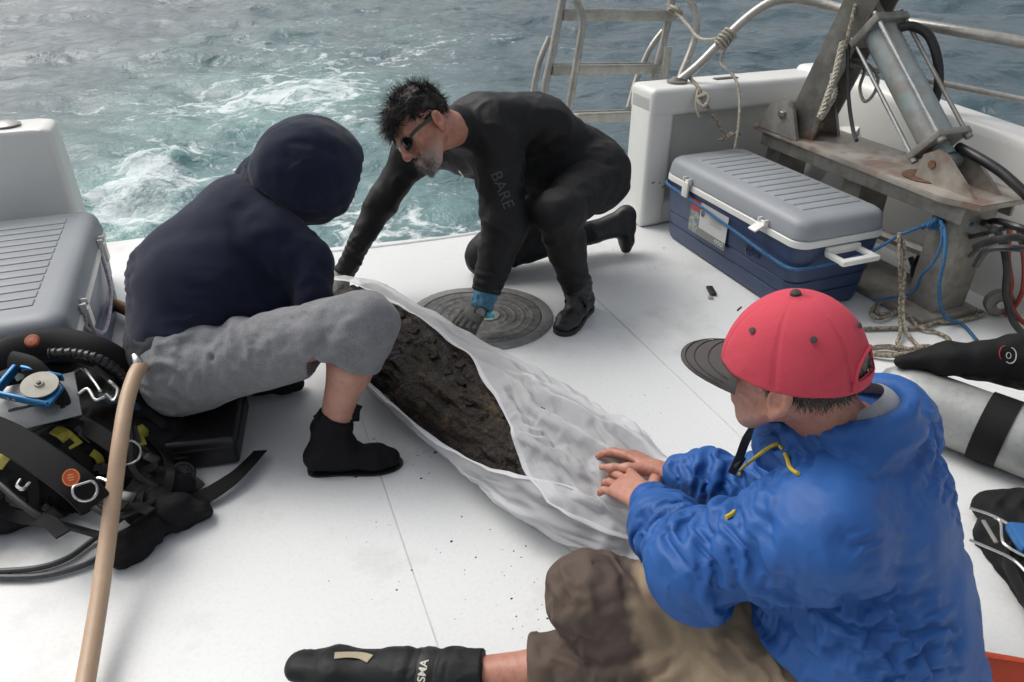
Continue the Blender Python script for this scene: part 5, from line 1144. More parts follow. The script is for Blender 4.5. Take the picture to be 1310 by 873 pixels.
    # dark T-shirt showing at the waist
    s = SDF(.03); s.ec(pel + A3(-.015, 0, -.01), pel + A3(-.01, .0, .02), (.182, .160), (.184, .163), side); V, F = s.mesh(.008); V = disp(V, F, ring_folds(pel - A3(0, 0, .1), pel + A3(0, 0, .15), .005, .018), crumple(20, .004)); obj('undershirt', fast_mesh('undershirt', V, F), pm('shirt_charcoal', (.040, .042, .046), .9, (.028, .030, .033), 20), t)
    # grey sweatpants to below the knee
    sw = pm('sweatpants_heather', (.250, .256, .268), .95, (.195, .200, .210), 25, .7, bump=.3, bscale=500, bdist=.002, detail=6, fleck=(.060, .061, .065), fscale=620, famt=.6, sheen=.1)
    ax = nrm(aR - kR); hem = kR + ax * .105; s = SDF(.045); s.ec(pel + A3(0, 0, -.02), pel + A3(.0, 0, .035), (.18, .15), (.175, .15), side); s.ec(hipR + A3(-.03, 0, -.01), kR + A3(-.02, 0, .004), .118, .090); s.ec(kR, hem, .090, .076, k=.03); s.ec(hipL, kL, .105, .085); s.ec(kL, kL + (aL - kL) * .6, .08, .07)
    V, F = s.mesh(.012, clip=cut(hem, ax, .13), relax=1); V[:, 2] = np.maximum(V[:, 2], .10)
    V = disp(V, F, lumps(5, .005, 1.), bend_folds(kR, hipR - kR, aR - kR, .11, .012, 5), bend_folds(hipR + A3(.02, 0, .05), kR - hipR, C1 - hipR, .13, .018, 5))
    V, F = cloth(V, F, limb_eps([(hipR, hipR + (kR - hipR) * .45, .11, .15, .08), (hipR + (kR - hipR) * .45, kR, .10, .03, .09), (kR, hem, .085, .20, .07), (hipL, kL, .1, .1, .05), (pel, pel + A3(0, 0, .08), .17, .3, .03)]), 1., .3, 56, .010, .045, .03, 4., .007, 5., False)
    V = disp(V, F, stroke([PD(286, 438, 2.0), PD(276, 449, 1.97), PD(272, 458, 1.95)], .008, -.024)); V[:, 2] = np.maximum(V[:, 2], .10)
    sp = obj('sweatpants', fast_mesh('sweatpants', V, F), sw, t, 'heather grey sweatpants pulled up below the knee')
    q = MB(); hx = nrm(np.cross(ax, A3(0, 1, .2))); hy = np.cross(ax, hx); q.tube([hem - ax * .004 + hx * math.cos(a) * .073 + hy * math.sin(a) * .073 for a in np.linspace(0, 6.283, 29)[:-1]], .006, 6, closed=True, flat=(ax, 2.2, .7)); obj('hem', q, sw, sp)
    nb_ = pm('neoprene_boot', (.0085, .0085, .010), .75, (.006, .006, .007), 30, .6, bump=.25, bscale=500, bdist=.0015, spec=.2)
    V, F = boot_vf(aR + A3(0, 0, .02), heel, toe, aR + (kR - aR) * .18, r=.046); V[:, 2] = np.maximum(V[:, 2], .003); V = disp(V, F, crumple(20, .003), ring_folds(aR - A3(0, 0, .05), aR + A3(0, 0, .1), .003, .03)); bt = obj('boot', fast_mesh('boot', V, F), nb_, t)
    f_ = nrm(toe - heel); 
    V2 = V.copy(); lo = V2[:, 2] < .018; q = MB()
    pts = [heel + (toe - heel) * u + np.cross(f_, A3(0, 0, 1)) * w for u, w in ((-.02, 0), (.05, .036), (.35, .040), (.7, .049), (.92, .034), (1.0, 0), (.92, -.034), (.7, -.047), (.35, -.038), (.05, -.036))]
    P2, _ = catmull(pts, [1] * 10, 4, True); q.loft([[(p[0], p[1], .0015) for p in P2], [(p[0], p[1], .007) for p in P2]]); obj('sole', q, blk, bt)
    for e in (-1, 1):
        c = aR + (kR - aR) * .20 + A3(e * .045, -.012, .0); q = MB(); q.ribbon([c + A3(0, 0, -.03), c + A3(e * .006, 0, .005), c + A3(e * .016, 0, .022)], [A3(0, -1, 0)] * 3, .022, .005, 4); obj('pull_tab', q, nb_, bt)
    V, F = boot_vf(aL + A3(0, 0, .01), A3(-.17, 2.19, .004), A3(.075, 2.13, .004), aL + (kL - aL) * .3, r=.044); V[:, 2] = np.maximum(V[:, 2], .003); obj('boot', fast_mesh('boot', V, F), nb_, t)
    return t

# ------------------------------------------------------------------ the man in the black wetsuit
def wetsuit_man():
    t = thing('person', (1.1, 2.6, 0), 'person in black wetsuit and sunglasses crouching over the hatch', 'person')
    hipL = A3(1.335, 2.56, .475); hipR = A3(1.38, 2.80, .47); kL = PD(714, 272, 2.62); aL = PZ(738, 372, .10); kR = PZ(622, 328, .085); aR = A3(1.49, 2.80, .11)
    shL = PD(634, 180, 2.62); shR = PD(535, 190, 2.86); elL = PD(646, 288, 2.66); wL = PZ(617, 390, .13); elR = PD(487, 262, 2.92); wR = PZ(438, 352, .115)
    pel = (hipL + hipR) / 2; S = (shL + shR) / 2 + A3(.05, 0, .03); mid = (pel + S) / 2 + A3(0, 0, .075); side = nrm(shL - shR)
    hc = PD(542, 167, 2.40); fH = nrm(-.62 * _rt - .68 * _up - .40 * _fw); uH = nrm(-.58 * _rt + .76 * _up - .14 * _fw); MH = frame_from(fH, uH, hc); N = PD(584, 162, 2.52)
    s = SDF(.03); s.chain([pel, mid, S], [(.14, .10), (.13, .10), (.13, .09)], side); s.ec(shR, shL, .05); s.ec(S, N, .06); s.chain([shL, elL, wL], [.042, .036, .026]); s.chain([shR, elR, wR], [.042, .036, .026])
    s.chain([hipL, kL, aL], [.065, .05, .034]); s.chain([hipR, kR, aR], [.065, .05, .034])
    hl = hand_vf(wL, A3(-.16, -.12, -.07), A3(-.2, -.5, .9), +1, (.3, .4, .35), .10, h=.0032); hr = hand_vf(wR, A3(-.13, -.12, -.05), A3(.1, -.2, 1), -1, (.3, .4, .35), .08, h=.0032)
    V, F = vf_join(s.mesh(.013), head_vf(MH, neck_to=N, sc=1.07), hl, hr); me = fast_mesh('body', V, F); stubble_attr(me, V, MH, 1.07); obj('body', me, skin, t)
    ws = pm('wetsuit', (.011, .011, .0118), .62, (.009, .009, .0096), 12, .6, bump=.12, bscale=420, bdist=.0015, spec=.3)
    wp = pm('wetsuit_panel', (.022, .022, .023), .85, (.017, .017, .018), 12, .6, bump=.3, bscale=600, bdist=.0015, spec=.25)
    s = SDF(.045); s.ec(pel, mid, (.175, .135), (.175, .140), side); s.ec(mid, S, (.175, .135), (.175, .115), side); s.ec(shR, shL, .085); s.ec(S, N, (.11, .095), (.070, .070), side, k=.03); s.ec(PD(618, 152, 2.64), PD(690, 160, 2.80), (.15, .095), (.16, .10), side); s.ec(S + A3(.02, 0, -.05), pel + A3(-.12, -.02, -.02), (.13, .11), (.13, .11), side)
    s.ec(shL, elL, .098, .080, k=.06); s.ec(elL, wL + nrm(elL - wL) * .05, .080, .054); s.ec(shR, elR, .075, .056, k=.06); s.ec(elR, wR + nrm(elR - wR) * .004, .056, .041)
    s.ec(pel + A3(.03, 0, -.01), hipL + A3(.02, 0, -.02), .14, .135); s.ec(hipR, hipL, .135); s.ec(hipL + A3(.02, -.01, -.01), kL, .118, .084); s.ec(kL, aL, .082, .054, k=.03); s.ec(kL + (aL - kL) * .3 + A3(.012, .012, 0), kL + (aL - kL) * .5, .066, .058); s.ec(hipR, kR, .110, .088); s.ec(kR, aR, .080, .052)
    V, F = s.mesh(.0066, clip=cuts(cut(wL + nrm(elL - wL) * .05, wL - elL, .08), cut(wR + nrm(elR - wR) * .004, wR - elR, .08))); V[:, 2] = np.maximum(V[:, 2], .004)
    V = disp(V, F, lumps(7, .003, 3.), drape(16, .002, kL - hipL, .4, 7.), crumple(9, .005, (1, 1, 1), 5., 2.6, .012), bend_folds(kL, hipL - kL, aL - kL, .10, .012, 5), bend_folds(hipL, kL - hipL, mid - hipL, .13, .016, 6), bend_folds(elL, shL - elL, wL - elL, .08, .006, 5), ring_folds(elL, wL, .004, .03, .5, 1.0, .4), ring_folds(kL, aL, .004, .03, .6, 1., .4), ring_folds(elR, wR, .004, .03, .4, 1.0, .4), bend_folds(shL + A3(0, 0, -.06), elL - shL, pel - shL, .13, .011, 8),
             stroke([PD(700, 150, 2.6), PD(690, 185, 2.6), PD(720, 165, 2.65), PD(760, 170, 2.75)], .008, .003), stroke([PD(590, 125, 2.5), PD(640, 160, 2.48), PD(668, 215, 2.5), PD(660, 260, 2.55)], .006, -.003))
    me = fast_mesh('wetsuit', V, F); me.materials.append(ws); me.materials.append(wp)
    # thigh and hip panel in a duller cloth
    fc = V[F].mean(1); u_ = nrm(kL - hipL); tt = ((fc - hipL) @ u_) / np.linalg.norm(kL - hipL); rad = np.linalg.norm(fc - hipL - (((fc - hipL) @ u_))[:, None] * u_, axis=1)
    mi = ((tt > -.45) & (tt < .74 + .06 * np.sin(fc[:, 2] * 20)) & (rad < .17) & (fc[:, 0] > 1.08)).astype(np.int32); me.polygons.foreach_set('material_index', mi)
    wt = obj('wetsuit', me, None, t, 'black neoprene wetsuit')
    n_ = -nrm(_fw * .9 + .1 * _rt); rr = nrm(PD(646, 262, 2.55) - PD(626, 210, 2.55))
    text_wrap('sleeve_word', 'BARE', .058, PD(640, 240, 2.50), rr, nrm(np.cross(n_, rr)), pm('print_sleeve', (.055, .055, .058), .5), wt, (V, F), .001, .0)
    tree = BVHTree.FromPolygons([tuple(v) for v in V], [tuple(map(int, f)) for f in F]); 
    def on(px, py, off=.003):
        h = tree.ray_cast(Vector((0, 0, CAM_H)), Vector(tuple(nrm(_ray(px, py))))); return np.array(h[0] + h[1] * off) if h[0] is not None else None
    P = [on(x, y) for x, y in ((588, 218), (593, 224), (599, 230))]; P = [p for p in P if p is not None]
    if len(P) > 1: q = MB(); q.tube(P, .004, 6); obj('zip_pull', q, steel, wt)
    # boots
    bb = pm('dive_boot', (.017, .017, .018), .45, (.011, .011, .012), 30, .6, bump=.2, bscale=200, bdist=.002, spec=.5)
    he = PZ(752, 400, .004) + A3(.02, .05, 0); to = PZ(724, 421, .004); to = he + nrm(to - he) * .27
    V1, F1 = boot_vf(aL + A3(0, 0, .03), he, to, aL + (kL - aL) * .30, r=.050); V1[:, 2] = np.maximum(V1[:, 2], .003); V1 = disp(V1, F1, ring_folds(aL - A3(0, 0, .06), aL + A3(0, 0, .12), .004, .028), crumple(25, .002)); b1 = obj('boot', fast_mesh('boot', V1, F1), bb, t)
    q = MB(); f_ = nrm(to - he); w_ = np.cross(f_, A3(0, 0, 1)); P2, _ = catmull([he + (to - he) * u + w_ * w for u, w in ((-.02, 0), (.05, .040), (.35, .044), (.7, .053), (.92, .038), (1.0, 0), (.92, -.038), (.7, -.051), (.35, -.042), (.05, -.040))], [1] * 10, 4, True); q.loft([[(p[0], p[1], .0015) for p in P2], [(p[0], p[1], .020) for p in P2]]); obj('sole', q, blk, b1)
    q = MB(); c0 = he + (to - he) * .42 + A3(0, 0, .082); q.tube([c0 + w_ * math.cos(a) * .047 + A3(0, 0, math.sin(a) * .030 - .012) for a in np.linspace(-.3, 3.44, 15)], .004, 6, flat=(f_, 3.5, .9)); obj('boot_strap', q, MATS['strap_black'], b1)
    V1, F1 = boot_vf(aR + A3(.0, 0, .0), A3(1.60, 2.79, .205), A3(1.605, 2.72, .010), aR + (kR - aR) * .25, (1, .1, 0), r=.046); V1[:, 2] = np.maximum(V1[:, 2], .003); b2 = obj('boot', fast_mesh('boot', V1, F1), bb, t)
    # gloves
    gg = pm('glove_grey', (.27, .27, .25), .8, (.19, .19, .17), 30, .7, bump=.4, bscale=150, bdist=.003); gb = pm('glove_blue', (.045, .17, .26), .75, (.03, .12, .19), 25, .8, bump=.4, bscale=150, bdist=.003, fleck=(.12, .25, .32), fscale=40, famt=.5)
    V1, F1 = hand_vf(wL, A3(-.16, -.12, -.07), A3(-.2, -.5, .9), +1, (.3, .4, .35), .10, h=.0035, grow=.0035); g1 = obj('glove', fast_mesh('glove', V1, F1), pm('glove_dark', (.085, .082, .075), .8, (.05, .05, .046), 30, .7, bump=.3, bscale=150), t)
    s = SDF(.01); ax = nrm(wL - elL); s.ec(wL - ax * .085, wL + ax * .010, .050, .043); V1, F1 = s.mesh(.005, clip=cuts(cut(wL - ax * .075, -ax, .2), cut(wL + ax * .012, ax, .06))); V1 = disp(V1, F1, crumple(30, .005), lumps(25, .004)); obj('glove_cuff', fast_mesh('glove_cuff', V1, F1), gb, g1, 'blue glove cuff')
    V1, F1 = hand_vf(wR, A3(-.13, -.12, -.05), A3(.1, -.2, 1), -1, (.3, .4, .35), .08, h=.0035, grow=.0045); obj('glove', fast_mesh('glove', V1, F1), gg, t)
    # dive computer on the near wrist
    wc = wL + ax * .030; wn_ = nrm(A3(-.25, -.85, .45)); wx = nrm(np.cross(ax, wn_)); MW = basis(wx, nrm(np.cross(wn_, wx)), wn_, wc + wn_ * .036)
    wa = bpy.data.objects.new('x', None); bpy.data.objects.remove(wa)
    q = MB(); q.lathe([(0, 0), (.024, 0), (.026, .004), (.025, .013), (.020, .015), (.0185, .0125), (0, .0125)], 28, MW); w1 = obj('dive_watch', q, pm('watch_black', (.03, .035, .04), .35), t)
    q = MB(); q.lathe([(0, .0127), (.018, .0127), (.0178, .0132), (0, .0136)], 24, MW); obj('watch_face', q, pm('watch_face', (.22, .24, .235), .25, (.17, .185, .18), 40), w1)
    q = MB(); q.tube([wc + wx * math.cos(a) * .037 + wn_ * math.sin(a) * .034 for a in np.linspace(0, 6.283, 29)[:-1]], .003, 6, closed=True, flat=(ax, 4.5, .9)); obj('watch_strap', q, pm('strap_cyan', (.02, .40, .50), .5), w1)
    q = MB(); q.box(wc - wx * .040 + wn_ * .028, (.03, .014, .022), bev=.003, rot=MW.to_3x3()); obj('watch_button', q, pm('cyan', (.03, .55, .62), .4), w1)
    # sunglasses
    L = lambda p: MH @ Vector(tuple(c * 1.07 for c in p)); fr = pm('glasses_frame', (.012, .014, .010), .3, (.03, .045, .02), 60); ln_ = pm('glasses_lens', (.010, .012, .012), .08, (.008, .01, .01), spec=.8)
    gl = None
    for e in (-1, 1):
        q = MB(); C = [(e * (.033 + .027 * math.cos(a)), .0935 - .010 * abs(math.cos(a) * .5 + .5) ** 2 * 1.2 + .002, -.001 + .018 * math.sin(a) * (1 - .15 * math.cos(a))) for a in np.linspace(0, 6.283, 25)[:-1]]
        q.tube([L(p) for p in C], .0022, 6, closed=True)
        if e < 0:
            q.tube([L(p) for p in ((-.006, .096, .004), (0, .0985, .006), (.006, .096, .004))], .002, 6)
            for e2 in (-1, 1): q.tube([L(p) for p in ((e2 * .060, .082, .004), (e2 * .076, .06, .006), (e2 * .082, .02, .004), (e2 * .083, -.02, .0), (e2 * .080, -.035, -.012))], .0028, 6, sub=4, flat=(A3(0, 0, 1), 2.2, .8))
            gl = obj('sunglasses', q, fr, t, 'dark wraparound sunglasses')
        else: obj('lens_rim', q, fr, gl)
    for e in (-1, 1):
        q = MB(); C = [L((e * (.033 + .0265 * math.cos(a)), .0935 - .010 * abs(math.cos(a) * .5 + .5) ** 2 * 1.2 + .001, -.001 + .0175 * math.sin(a) * (1 - .15 * math.cos(a)))) for a in np.linspace(0, 6.283, 25)[:-1]]
        c = L((e * .033, .0945, -.001)); q.add([c] + C, [(0, 1 + k, 1 + (k + 1) % 24) for k in range(24)]); obj('lens', q, ln_, gl)
    # hair, swept and uneven
    hc_ = pm('hair_dark', (.020, .016, .014), .6, (.034, .029, .026), 50, .9, spec=.4); rg = np.random.default_rng(8)
    v = rg.normal(size=(16000, 3)); v /= np.linalg.norm(v, axis=1)[:, None]; p = v * (.077, .099, .085) + (0, -.014, .03); z_, y_ = p[:, 2], p[:, 1]
    ok = ~(((z_ < .055) & (y_ > .035)) | (z_ < -.035) | ((z_ < .012) & (y_ > -.035)) | ((z_ < .03) & (y_ > .02))); p = p[ok][:5200]; v = v[ok][:5200]
    top = np.clip((p[:, 2:] - .02) / .05, 0, 1); cl = np.stack([pnoise(p * 14), pnoise(p * 14 + 9), pnoise(p * 14 + 4)], 1)
    tg = cl * (1.5, 1.1, .8) + np.concatenate([0 * top, .8 * top - .4 * (1 - top), -.5 * (1 - top)], 1); tg = tg - v * (tg * v).sum(1)[:, None]; tg /= np.linalg.norm(tg, axis=1)[:, None]
    R0 = (p + v * .012 * top) * 1.05; D0 = tg + v * (.05 + .24 * top * rg.random((len(p), 1))); LL = (.018 + .040 * top[:, 0]) * rg.uniform(.6, 1.3, len(p))
    hv, hf = strands(R0, D0, LL, .00135, 5, .14, seed=9); s = SDF(.01); s.el((0, -.016, .048), (.087, .106, .088)); sv, sf = s.mesh(.005, clip=lambda X, Y, Z: np.maximum(.028 - Z + np.where(Y > -.03, .6 * (Y + .03) , .35 * (Y + .03)), -1) + 0 * X); sv = disp(sv, sf, crumple(26, .009, (1, .6, 1), 2., 1.3, .08), lumps(18, .008))
    V1, F1 = vf_join((hv, hf), (sv * 1.05, sf)); obj('hair', fast_mesh('hair', to_world(MH, V1), F1), hc_, t, 'short dark tousled hair')
    # grey stubble beard
    R0 = []; D0 = []
    while len(R0) < 900:
        a = rg.normal() * .6; z = rg.uniform(-.118, -.045); wj = .050 - .020 * abs(z + .06) / .05
        if abs(a) > .55 and z > -.058 + .02 * (abs(a) - .55) * 1: continue
        if abs(a) < .34 and -.078 < z < -.053: continue
        p = A3(math.sin(a) * (wj + .012), math.cos(a) * .050 + .040 - .010 * abs(z + .07) / .05, z); R0.append(p * 1.085); D0.append(A3(math.sin(a) * .6, math.cos(a) * .6, -.9))
    V1, F1 = strands(R0, D0, rg.uniform(.008, .015, len(R0)), .0008, 3, .25, seed=5); obj('beard', fast_mesh('beard', to_world(MH, V1), F1), pm('beard_grey', (.46, .43, .41), .7, (.16, .13, .115), 90, .95), t, 'short grey beard')
    return t

# ================================================================== THE BUNDLE: muddy timber in a white sheet
def bundle():
    c = [A3(.27, 2.70, 0), A3(.385, 2.22, 0), A3(.515, 1.82, 0), A3(.66, 1.45, 0), A3(.80, 1.17, 0), A3(.965, 1.03, 0)]; P, _ = catmull(c, [1] * 6, 24, False); P = np.array(P); n = len(P); s_ = np.linspace(0, 1, n)
    T = np.gradient(P, axis=0); T /= np.linalg.norm(T, axis=1)[:, None]; SD = np.stack([T[:, 1] * -1, T[:, 0], 0 * T[:, 0]], 1)      # towards image right
    W = np.interp(s_, [0, .08, .25, .45, .65, .8, .92, 1], [.11, .16, .200, .220, .215, .18, .12, .06]); Hh = np.interp(s_, [0, .08, .25, .5, .7, .85, 1], [.12, .17, .20, .215, .20, .15, .05])
    tb = thing('timber', (.5, 1.85, 0), 'dark mud crusted waterlogged timber lying in the white sheet', 'timber'); m = 150; V = []
    i0, i1 = 4, int(n * .88)
    for i in range(i0, i1):
        e = min(1, (i - i0) / 6) ** .5 * min(1, (i1 - 1 - i) / 10) ** .5 + 1e-3
        for k in range(m):
            a = 2 * math.pi * k / m; ca = math.copysign(abs(math.cos(a)) ** .85, math.cos(a)); V.append(P[i] + SD[i] * ca * (W[i] - .014) * e + A3(0, 0, Hh[i] * .5 * 1.0 + (Hh[i] * .5 - .006) * math.sin(a) * e))
    V = np.array(V); nn = i1 - i0; ii = np.arange(nn - 1)[:, None] * m; kk = np.arange(m)[None]; F = np.stack([ii + kk, ii + (kk + 1) % m, ii + m + (kk + 1) % m, ii + m + kk], -1).reshape(-1, 4)
    ctr = np.repeat(P[i0:i1] + np.stack([0 * Hh[i0:i1], 0 * Hh[i0:i1], Hh[i0:i1] * .5], 1), m, 0); No = V - ctr; No /= np.linalg.norm(No, axis=1)[:, None]; u = V @ A3(.36, -.93, 0); w = V @ A3(.93, .36, 0)
    Q = np.stack([u * .45, w, V[:, 2]], 1); d = .014 * fbm(Q * 14, 4) + .012 * (ridged(Q * 26 + 3, 1.5) - .5) + .006 * fbm(V * 60, 3) + .012 * (ridged(np.stack([u * .25, w * 1.0, V[:, 2]], 1) * 30 + 8, 2) - .5)
    V = V + No * np.clip(d - .006, -.04, .004)[:, None]; V[:, 2] = np.maximum(V[:, 2], .012)
    mud = pm('mud_bark', (.020, .0140, .0100), .6, (.0075, .0062, .0055), 22, .9, bump=.9, bscale=70, bdist=.012, detail=9, fleck=(.045, .034, .024), fscale=120, famt=.5, rvar=.25, spec=.22, col3=(.085, .064, .030), c3scale=8, c3lo=.57, c3hi=.70)
    obj('log', fast_mesh('log', V, F), mud, tb)
    rgc = random.Random(3); q = MB()
    for k in range(90):
        i = rgc.randrange(int(n * .15), int(n * .62)); a = rgc.uniform(.9, 2.7); p = P[i] + SD[i] * math.cos(a) * (W[i] - .05) + A3(0, 0, Hh[i] * .5 + (Hh[i] * .5 - .006) * math.sin(a)); bmx = bmesh.new(); bmesh.ops.create_icosphere(bmx, subdivisions=1, radius=rgc.uniform(.005, .020))
        vv = [p + np.array(v.co) * (1, 1, .5) * rgc.uniform(.7, 1.3) for v in bmx.verts]; bmx.verts.index_update(); q.add(vv, [[v.index for v in f.verts] for f in bmx.faces]); bmx.free()
    cl = obj('mud_clods', q, mud, tb); cl['kind'] = 'stuff'
    # the sheet: one cloth that runs under the timber and folds back on both sides
    thR = np.interp(s_, [0, .03, .12, .2, .3, .42, .52, .60, .66, .72, .85, 1], [95, 95, 84, 76, 76, 84, 98, 118, 142, 154, 160, 160])
    thL = np.interp(s_, [0, .03, .12, .2, .3, .42, .52, .60, .66, .72, .85, 1], [100, 100, 135, 172, 184, 182, 176, 164, 148, 136, 124, 120])
    M_ = 110; V = []; E = []
    for i in range(n):
        for k in range(M_):
            f = k / (M_ - 1); a = math.radians(thR[i] + f * (thL[i] - 360 - thR[i])); lap = .012 * max(0, 1 - f * 7) * max(0, min(1, (s_[i] - .6) * 9)); ca = math.copysign(abs(math.cos(a)) ** .9, math.cos(a))
            sag = 1.0 + .03 * max(0, -math.sin(a)); w = W[i] * sag; z = Hh[i] * .5 + Hh[i] * .53 * math.sin(a)
            edge = math.exp(-(min(f, 1 - f) * 30) ** 2) * .006
            V.append(P[i] + SD[i] * (ca * w) + A3(0, 0, max(z, .004) + lap + edge)); E.append(min(f, 1 - f))
    V = np.array(V); E = np.array(E); ii = np.arange(n - 1)[:, None] * M_; kk = np.arange(M_ - 1)[None]; F = np.stack([ii + kk, ii + kk + 1, ii + M_ + kk + 1, ii + M_ + kk], -1).reshape(-1, 4)
    ctr = np.repeat(P + np.stack([0 * Hh, 0 * Hh, Hh * .45], 1), M_, 0); No = V - ctr; No /= np.linalg.norm(No, axis=1)[:, None] + 1e-9; u = V @ A3(.36, -.93, 0); w = V @ A3(.93, .36, 0)
    ss = np.repeat(s_, M_); near = np.clip((ss - .5) / .25, 0, 1)
    Q = np.stack([u * 1.1 + .6 * w, w * 4.0 - u * .6, V[:, 2] * 4.], 1); Q2 = np.stack([u * 2.6, w * 8 + u * 3, V[:, 2] * 8.], 1)
    d = (.008 + .020 * near) * (ridged(Q * 2.2 + 5, 2.2, .02) - .25) + (.005 + .010 * near) * (ridged(Q2 * 1.6 + 2, 2, .02) - .25) + .004 * fbm(V * 16, 3)
    V = V + No * np.maximum(d, -.004)[:, None]; ax_ = nrm(A3(.36, -.93, 0))
    wn_ = np.clip((V[:, 1].max() - V[:, 1]) / 1.2, .25, 1.)
    fold = lambda m: np.clip((2.0 - m[:, 1]) / .6, .25, 1)
    V = Buckle(V, F).run(lambda m, dd: fold(m) * (.30 * (1 - (dd @ ax_) ** 2) - .035 * (dd @ ax_) ** 2) * np.clip(.8 + 1.3 * pnoise(m * (3, 3, 3) + 2), .2, 1.8), 60, .010, .03, 3., .005, .026, 7.)
    G0 = V.copy(); V, F = subdiv(V, F); V = Buckle(V, F).run(lambda m, dd: fold(m) * (.22 * (1 - (dd @ ax_) ** 2) + .03) * np.clip(.6 + 1.8 * pnoise(m * 4 + 7), .1, 1.8), 26, .010, .018, 8., .0016, .010, 16.)
    V[:, 2] = np.maximum(V[:, 2], .0038)
    sh = bpy.data.materials.new('sheet_cloth'); sh.use_nodes = True; nt = sh.node_tree; Lk = nt.links; b = nt.nodes['Principled BSDF']; out = nt.nodes['Material Output']
    b.inputs['Base Color'].default_value = (.70, .71, .72, 1); b.inputs['Roughness'].default_value = .75
    tc = _n(nt, 'ShaderNodeTexCoord'); nz = _n(nt, 'ShaderNodeTexNoise'); nz.inputs['Scale'].default_value = 7; nz.inputs['Detail'].default_value = 7; Lk.new(tc.outputs['Object'], nz.inputs['Vector'])
    mr = _n(nt, 'ShaderNodeMapRange'); mr.inputs['From Min'].default_value = .56; mr.inputs['From Max'].default_value = .78; mr.inputs['To Max'].default_value = .45; Lk.new(nz.outputs['Fac'], mr.inputs['Value'])
    mx = _n(nt, 'ShaderNodeMix', data_type='RGBA'); mx.inputs[6].default_value = (.86, .87, .89, 1); mx.inputs[7].default_value = (.58, .57, .55, 1); Lk.new(mr.outputs[0], mx.inputs[0]); Lk.new(mx.outputs[2], b.inputs['Base Color'])
    wv = _n(nt, 'ShaderNodeTexNoise'); wv.inputs['Scale'].default_value = 600; bp = _n(nt, 'ShaderNodeBump'); bp.inputs['Strength'].default_value = .2; bp.inputs['Distance'].default_value = .002; Lk.new(tc.outputs['Object'], wv.inputs['Vector']); Lk.new(wv.outputs['Fac'], bp.inputs['Height']); Lk.new(bp.outputs[0], b.inputs['Normal'])
    tl = _n(nt, 'ShaderNodeBsdfTranslucent'); tl.inputs['Color'].default_value = (.85, .86, .88, 1); tp = _n(nt, 'ShaderNodeBsdfTransparent'); m1 = _n(nt, 'ShaderNodeMixShader'); m1.inputs[0].default_value = .30; m2 = _n(nt, 'ShaderNodeMixShader'); m2.inputs[0].default_value = .42
    Lk.new(b.outputs[0], m1.inputs[1]); Lk.new(tl.outputs[0], m1.inputs[2]); Lk.new(m1.outputs[0], m2.inputs[1]); Lk.new(tp.outputs[0], m2.inputs[2]); Lk.new(m2.outputs[0], out.inputs['Surface'])
    ts = thing('mesh_sheet', (.6, 1.6, 0), 'white sheer mesh sheet wrapped round the muddy timber', 'sheet'); me = fast_mesh('cloth', V, F); me.materials.append(sh); cl = obj('cloth', me, None, ts)
    # doubled hems along both open edges
    G = V[:n * M_].reshape(n, M_, 3)
    for col, (lo, hi) in ((0, (4, n - 6)), (M_ - 1, (4, int(n * .74)))):
        q = MB(); q.tube([G[i, col] + A3(0, 0, .002) for i in range(lo, hi, 2)], [.0026 + .0012 * math.sin(i * .35) for i in range(lo, hi, 2)], 7, sub=2, flat=(A3(0, 0, 1), .5, 2.2)); hm = q.mesh('hem'); hm.materials.append(sh); obj('hem', hm, None, ts)
    # loose corner by the cuff, and the trailing end
    def flap(corners, nm, amp, seed):
        nu = 26; g = []
        for i in range(nu):
            for j in range(nu):
                a, b_ = i / (nu - 1), j / (nu - 1); p = (1 - a) * (1 - b_) * corners[0] + a * (1 - b_) * corners[1] + a * b_ * corners[2] + (1 - a) * b_ * corners[3]; g.append(p + A3(0, 0, .02 * math.sin(a * 3.1) * math.sin(b_ * 2.6)))
        g = np.array(g); g[:, 2] += amp * (ridged(g * 14 + seed, 1.5) - .4); g[:, 2] = np.maximum(g[:, 2], .004); k = np.arange(nu - 1)[:, None] * nu + np.arange(nu - 1)[None]; k = k.ravel(); f = np.stack([k, k + 1, k + nu + 1, k + nu], 1)
        mm = fast_mesh(nm, g, f); mm.materials.append(sh); o = obj(nm, mm, None, ts)
    flap([PZ(800, 605, .20), PZ(866, 612, .15), PZ(868, 650, .12), PZ(820, 655, .16)], 'loose_corner', .012, 1.)
    flap([PZ(838, 630, .10), PZ(872, 640, .08), PZ(905, 668, .01), PZ(850, 690, .015)], 'trailing_end', .016, 4.)
bundle()
man_cap(); hooded(); wetsuit_man()
# ================================================================== DIVING GEAR
nyl = pm('nylon_black', (.0085, .0085, .0095), .75, (.0055, .0055, .006), 14, .7, bump=.3, bscale=260, bdist=.002, spec=.25)
pad = pm('padding_black', (.0085, .0085, .009), .7, (.006, .006, .0065), 20, .7, bump=.2, bscale=160, bdist=.002, spec=.22)
plas = pm('plastic_black', (.012, .012, .013), .38, (.009, .009, .010), 20, .6)
yelm = pm('panel_yellow', (.42, .37, .035), .6, (.22, .19, .02), 22, .8, bump=.4, bscale=60, bdist=.006)
def dring(parent, c, n, up, r=.026, mat=steel, name='d_ring'):
    n = nrm(n); u = nrm(np.asarray(up) - n * np.dot(up, n)); s = np.cross(n, u); c = np.asarray(c, float)
    pts = [c + (s * math.cos(a) + u * math.sin(a)) * r for a in np.linspace(.35 - math.pi / 2 - 2.4, math.pi / 2 - .35 + 2.4 - math.pi, 3)] if False else [c + (s * math.cos(a) * r + u * max(-.62, math.sin(a)) * r) for a in np.linspace(0, 6.283, 25)[:-1]]
    q = MB(); q.tube(pts, .003, 7, closed=True); return obj(name, q, mat, parent)
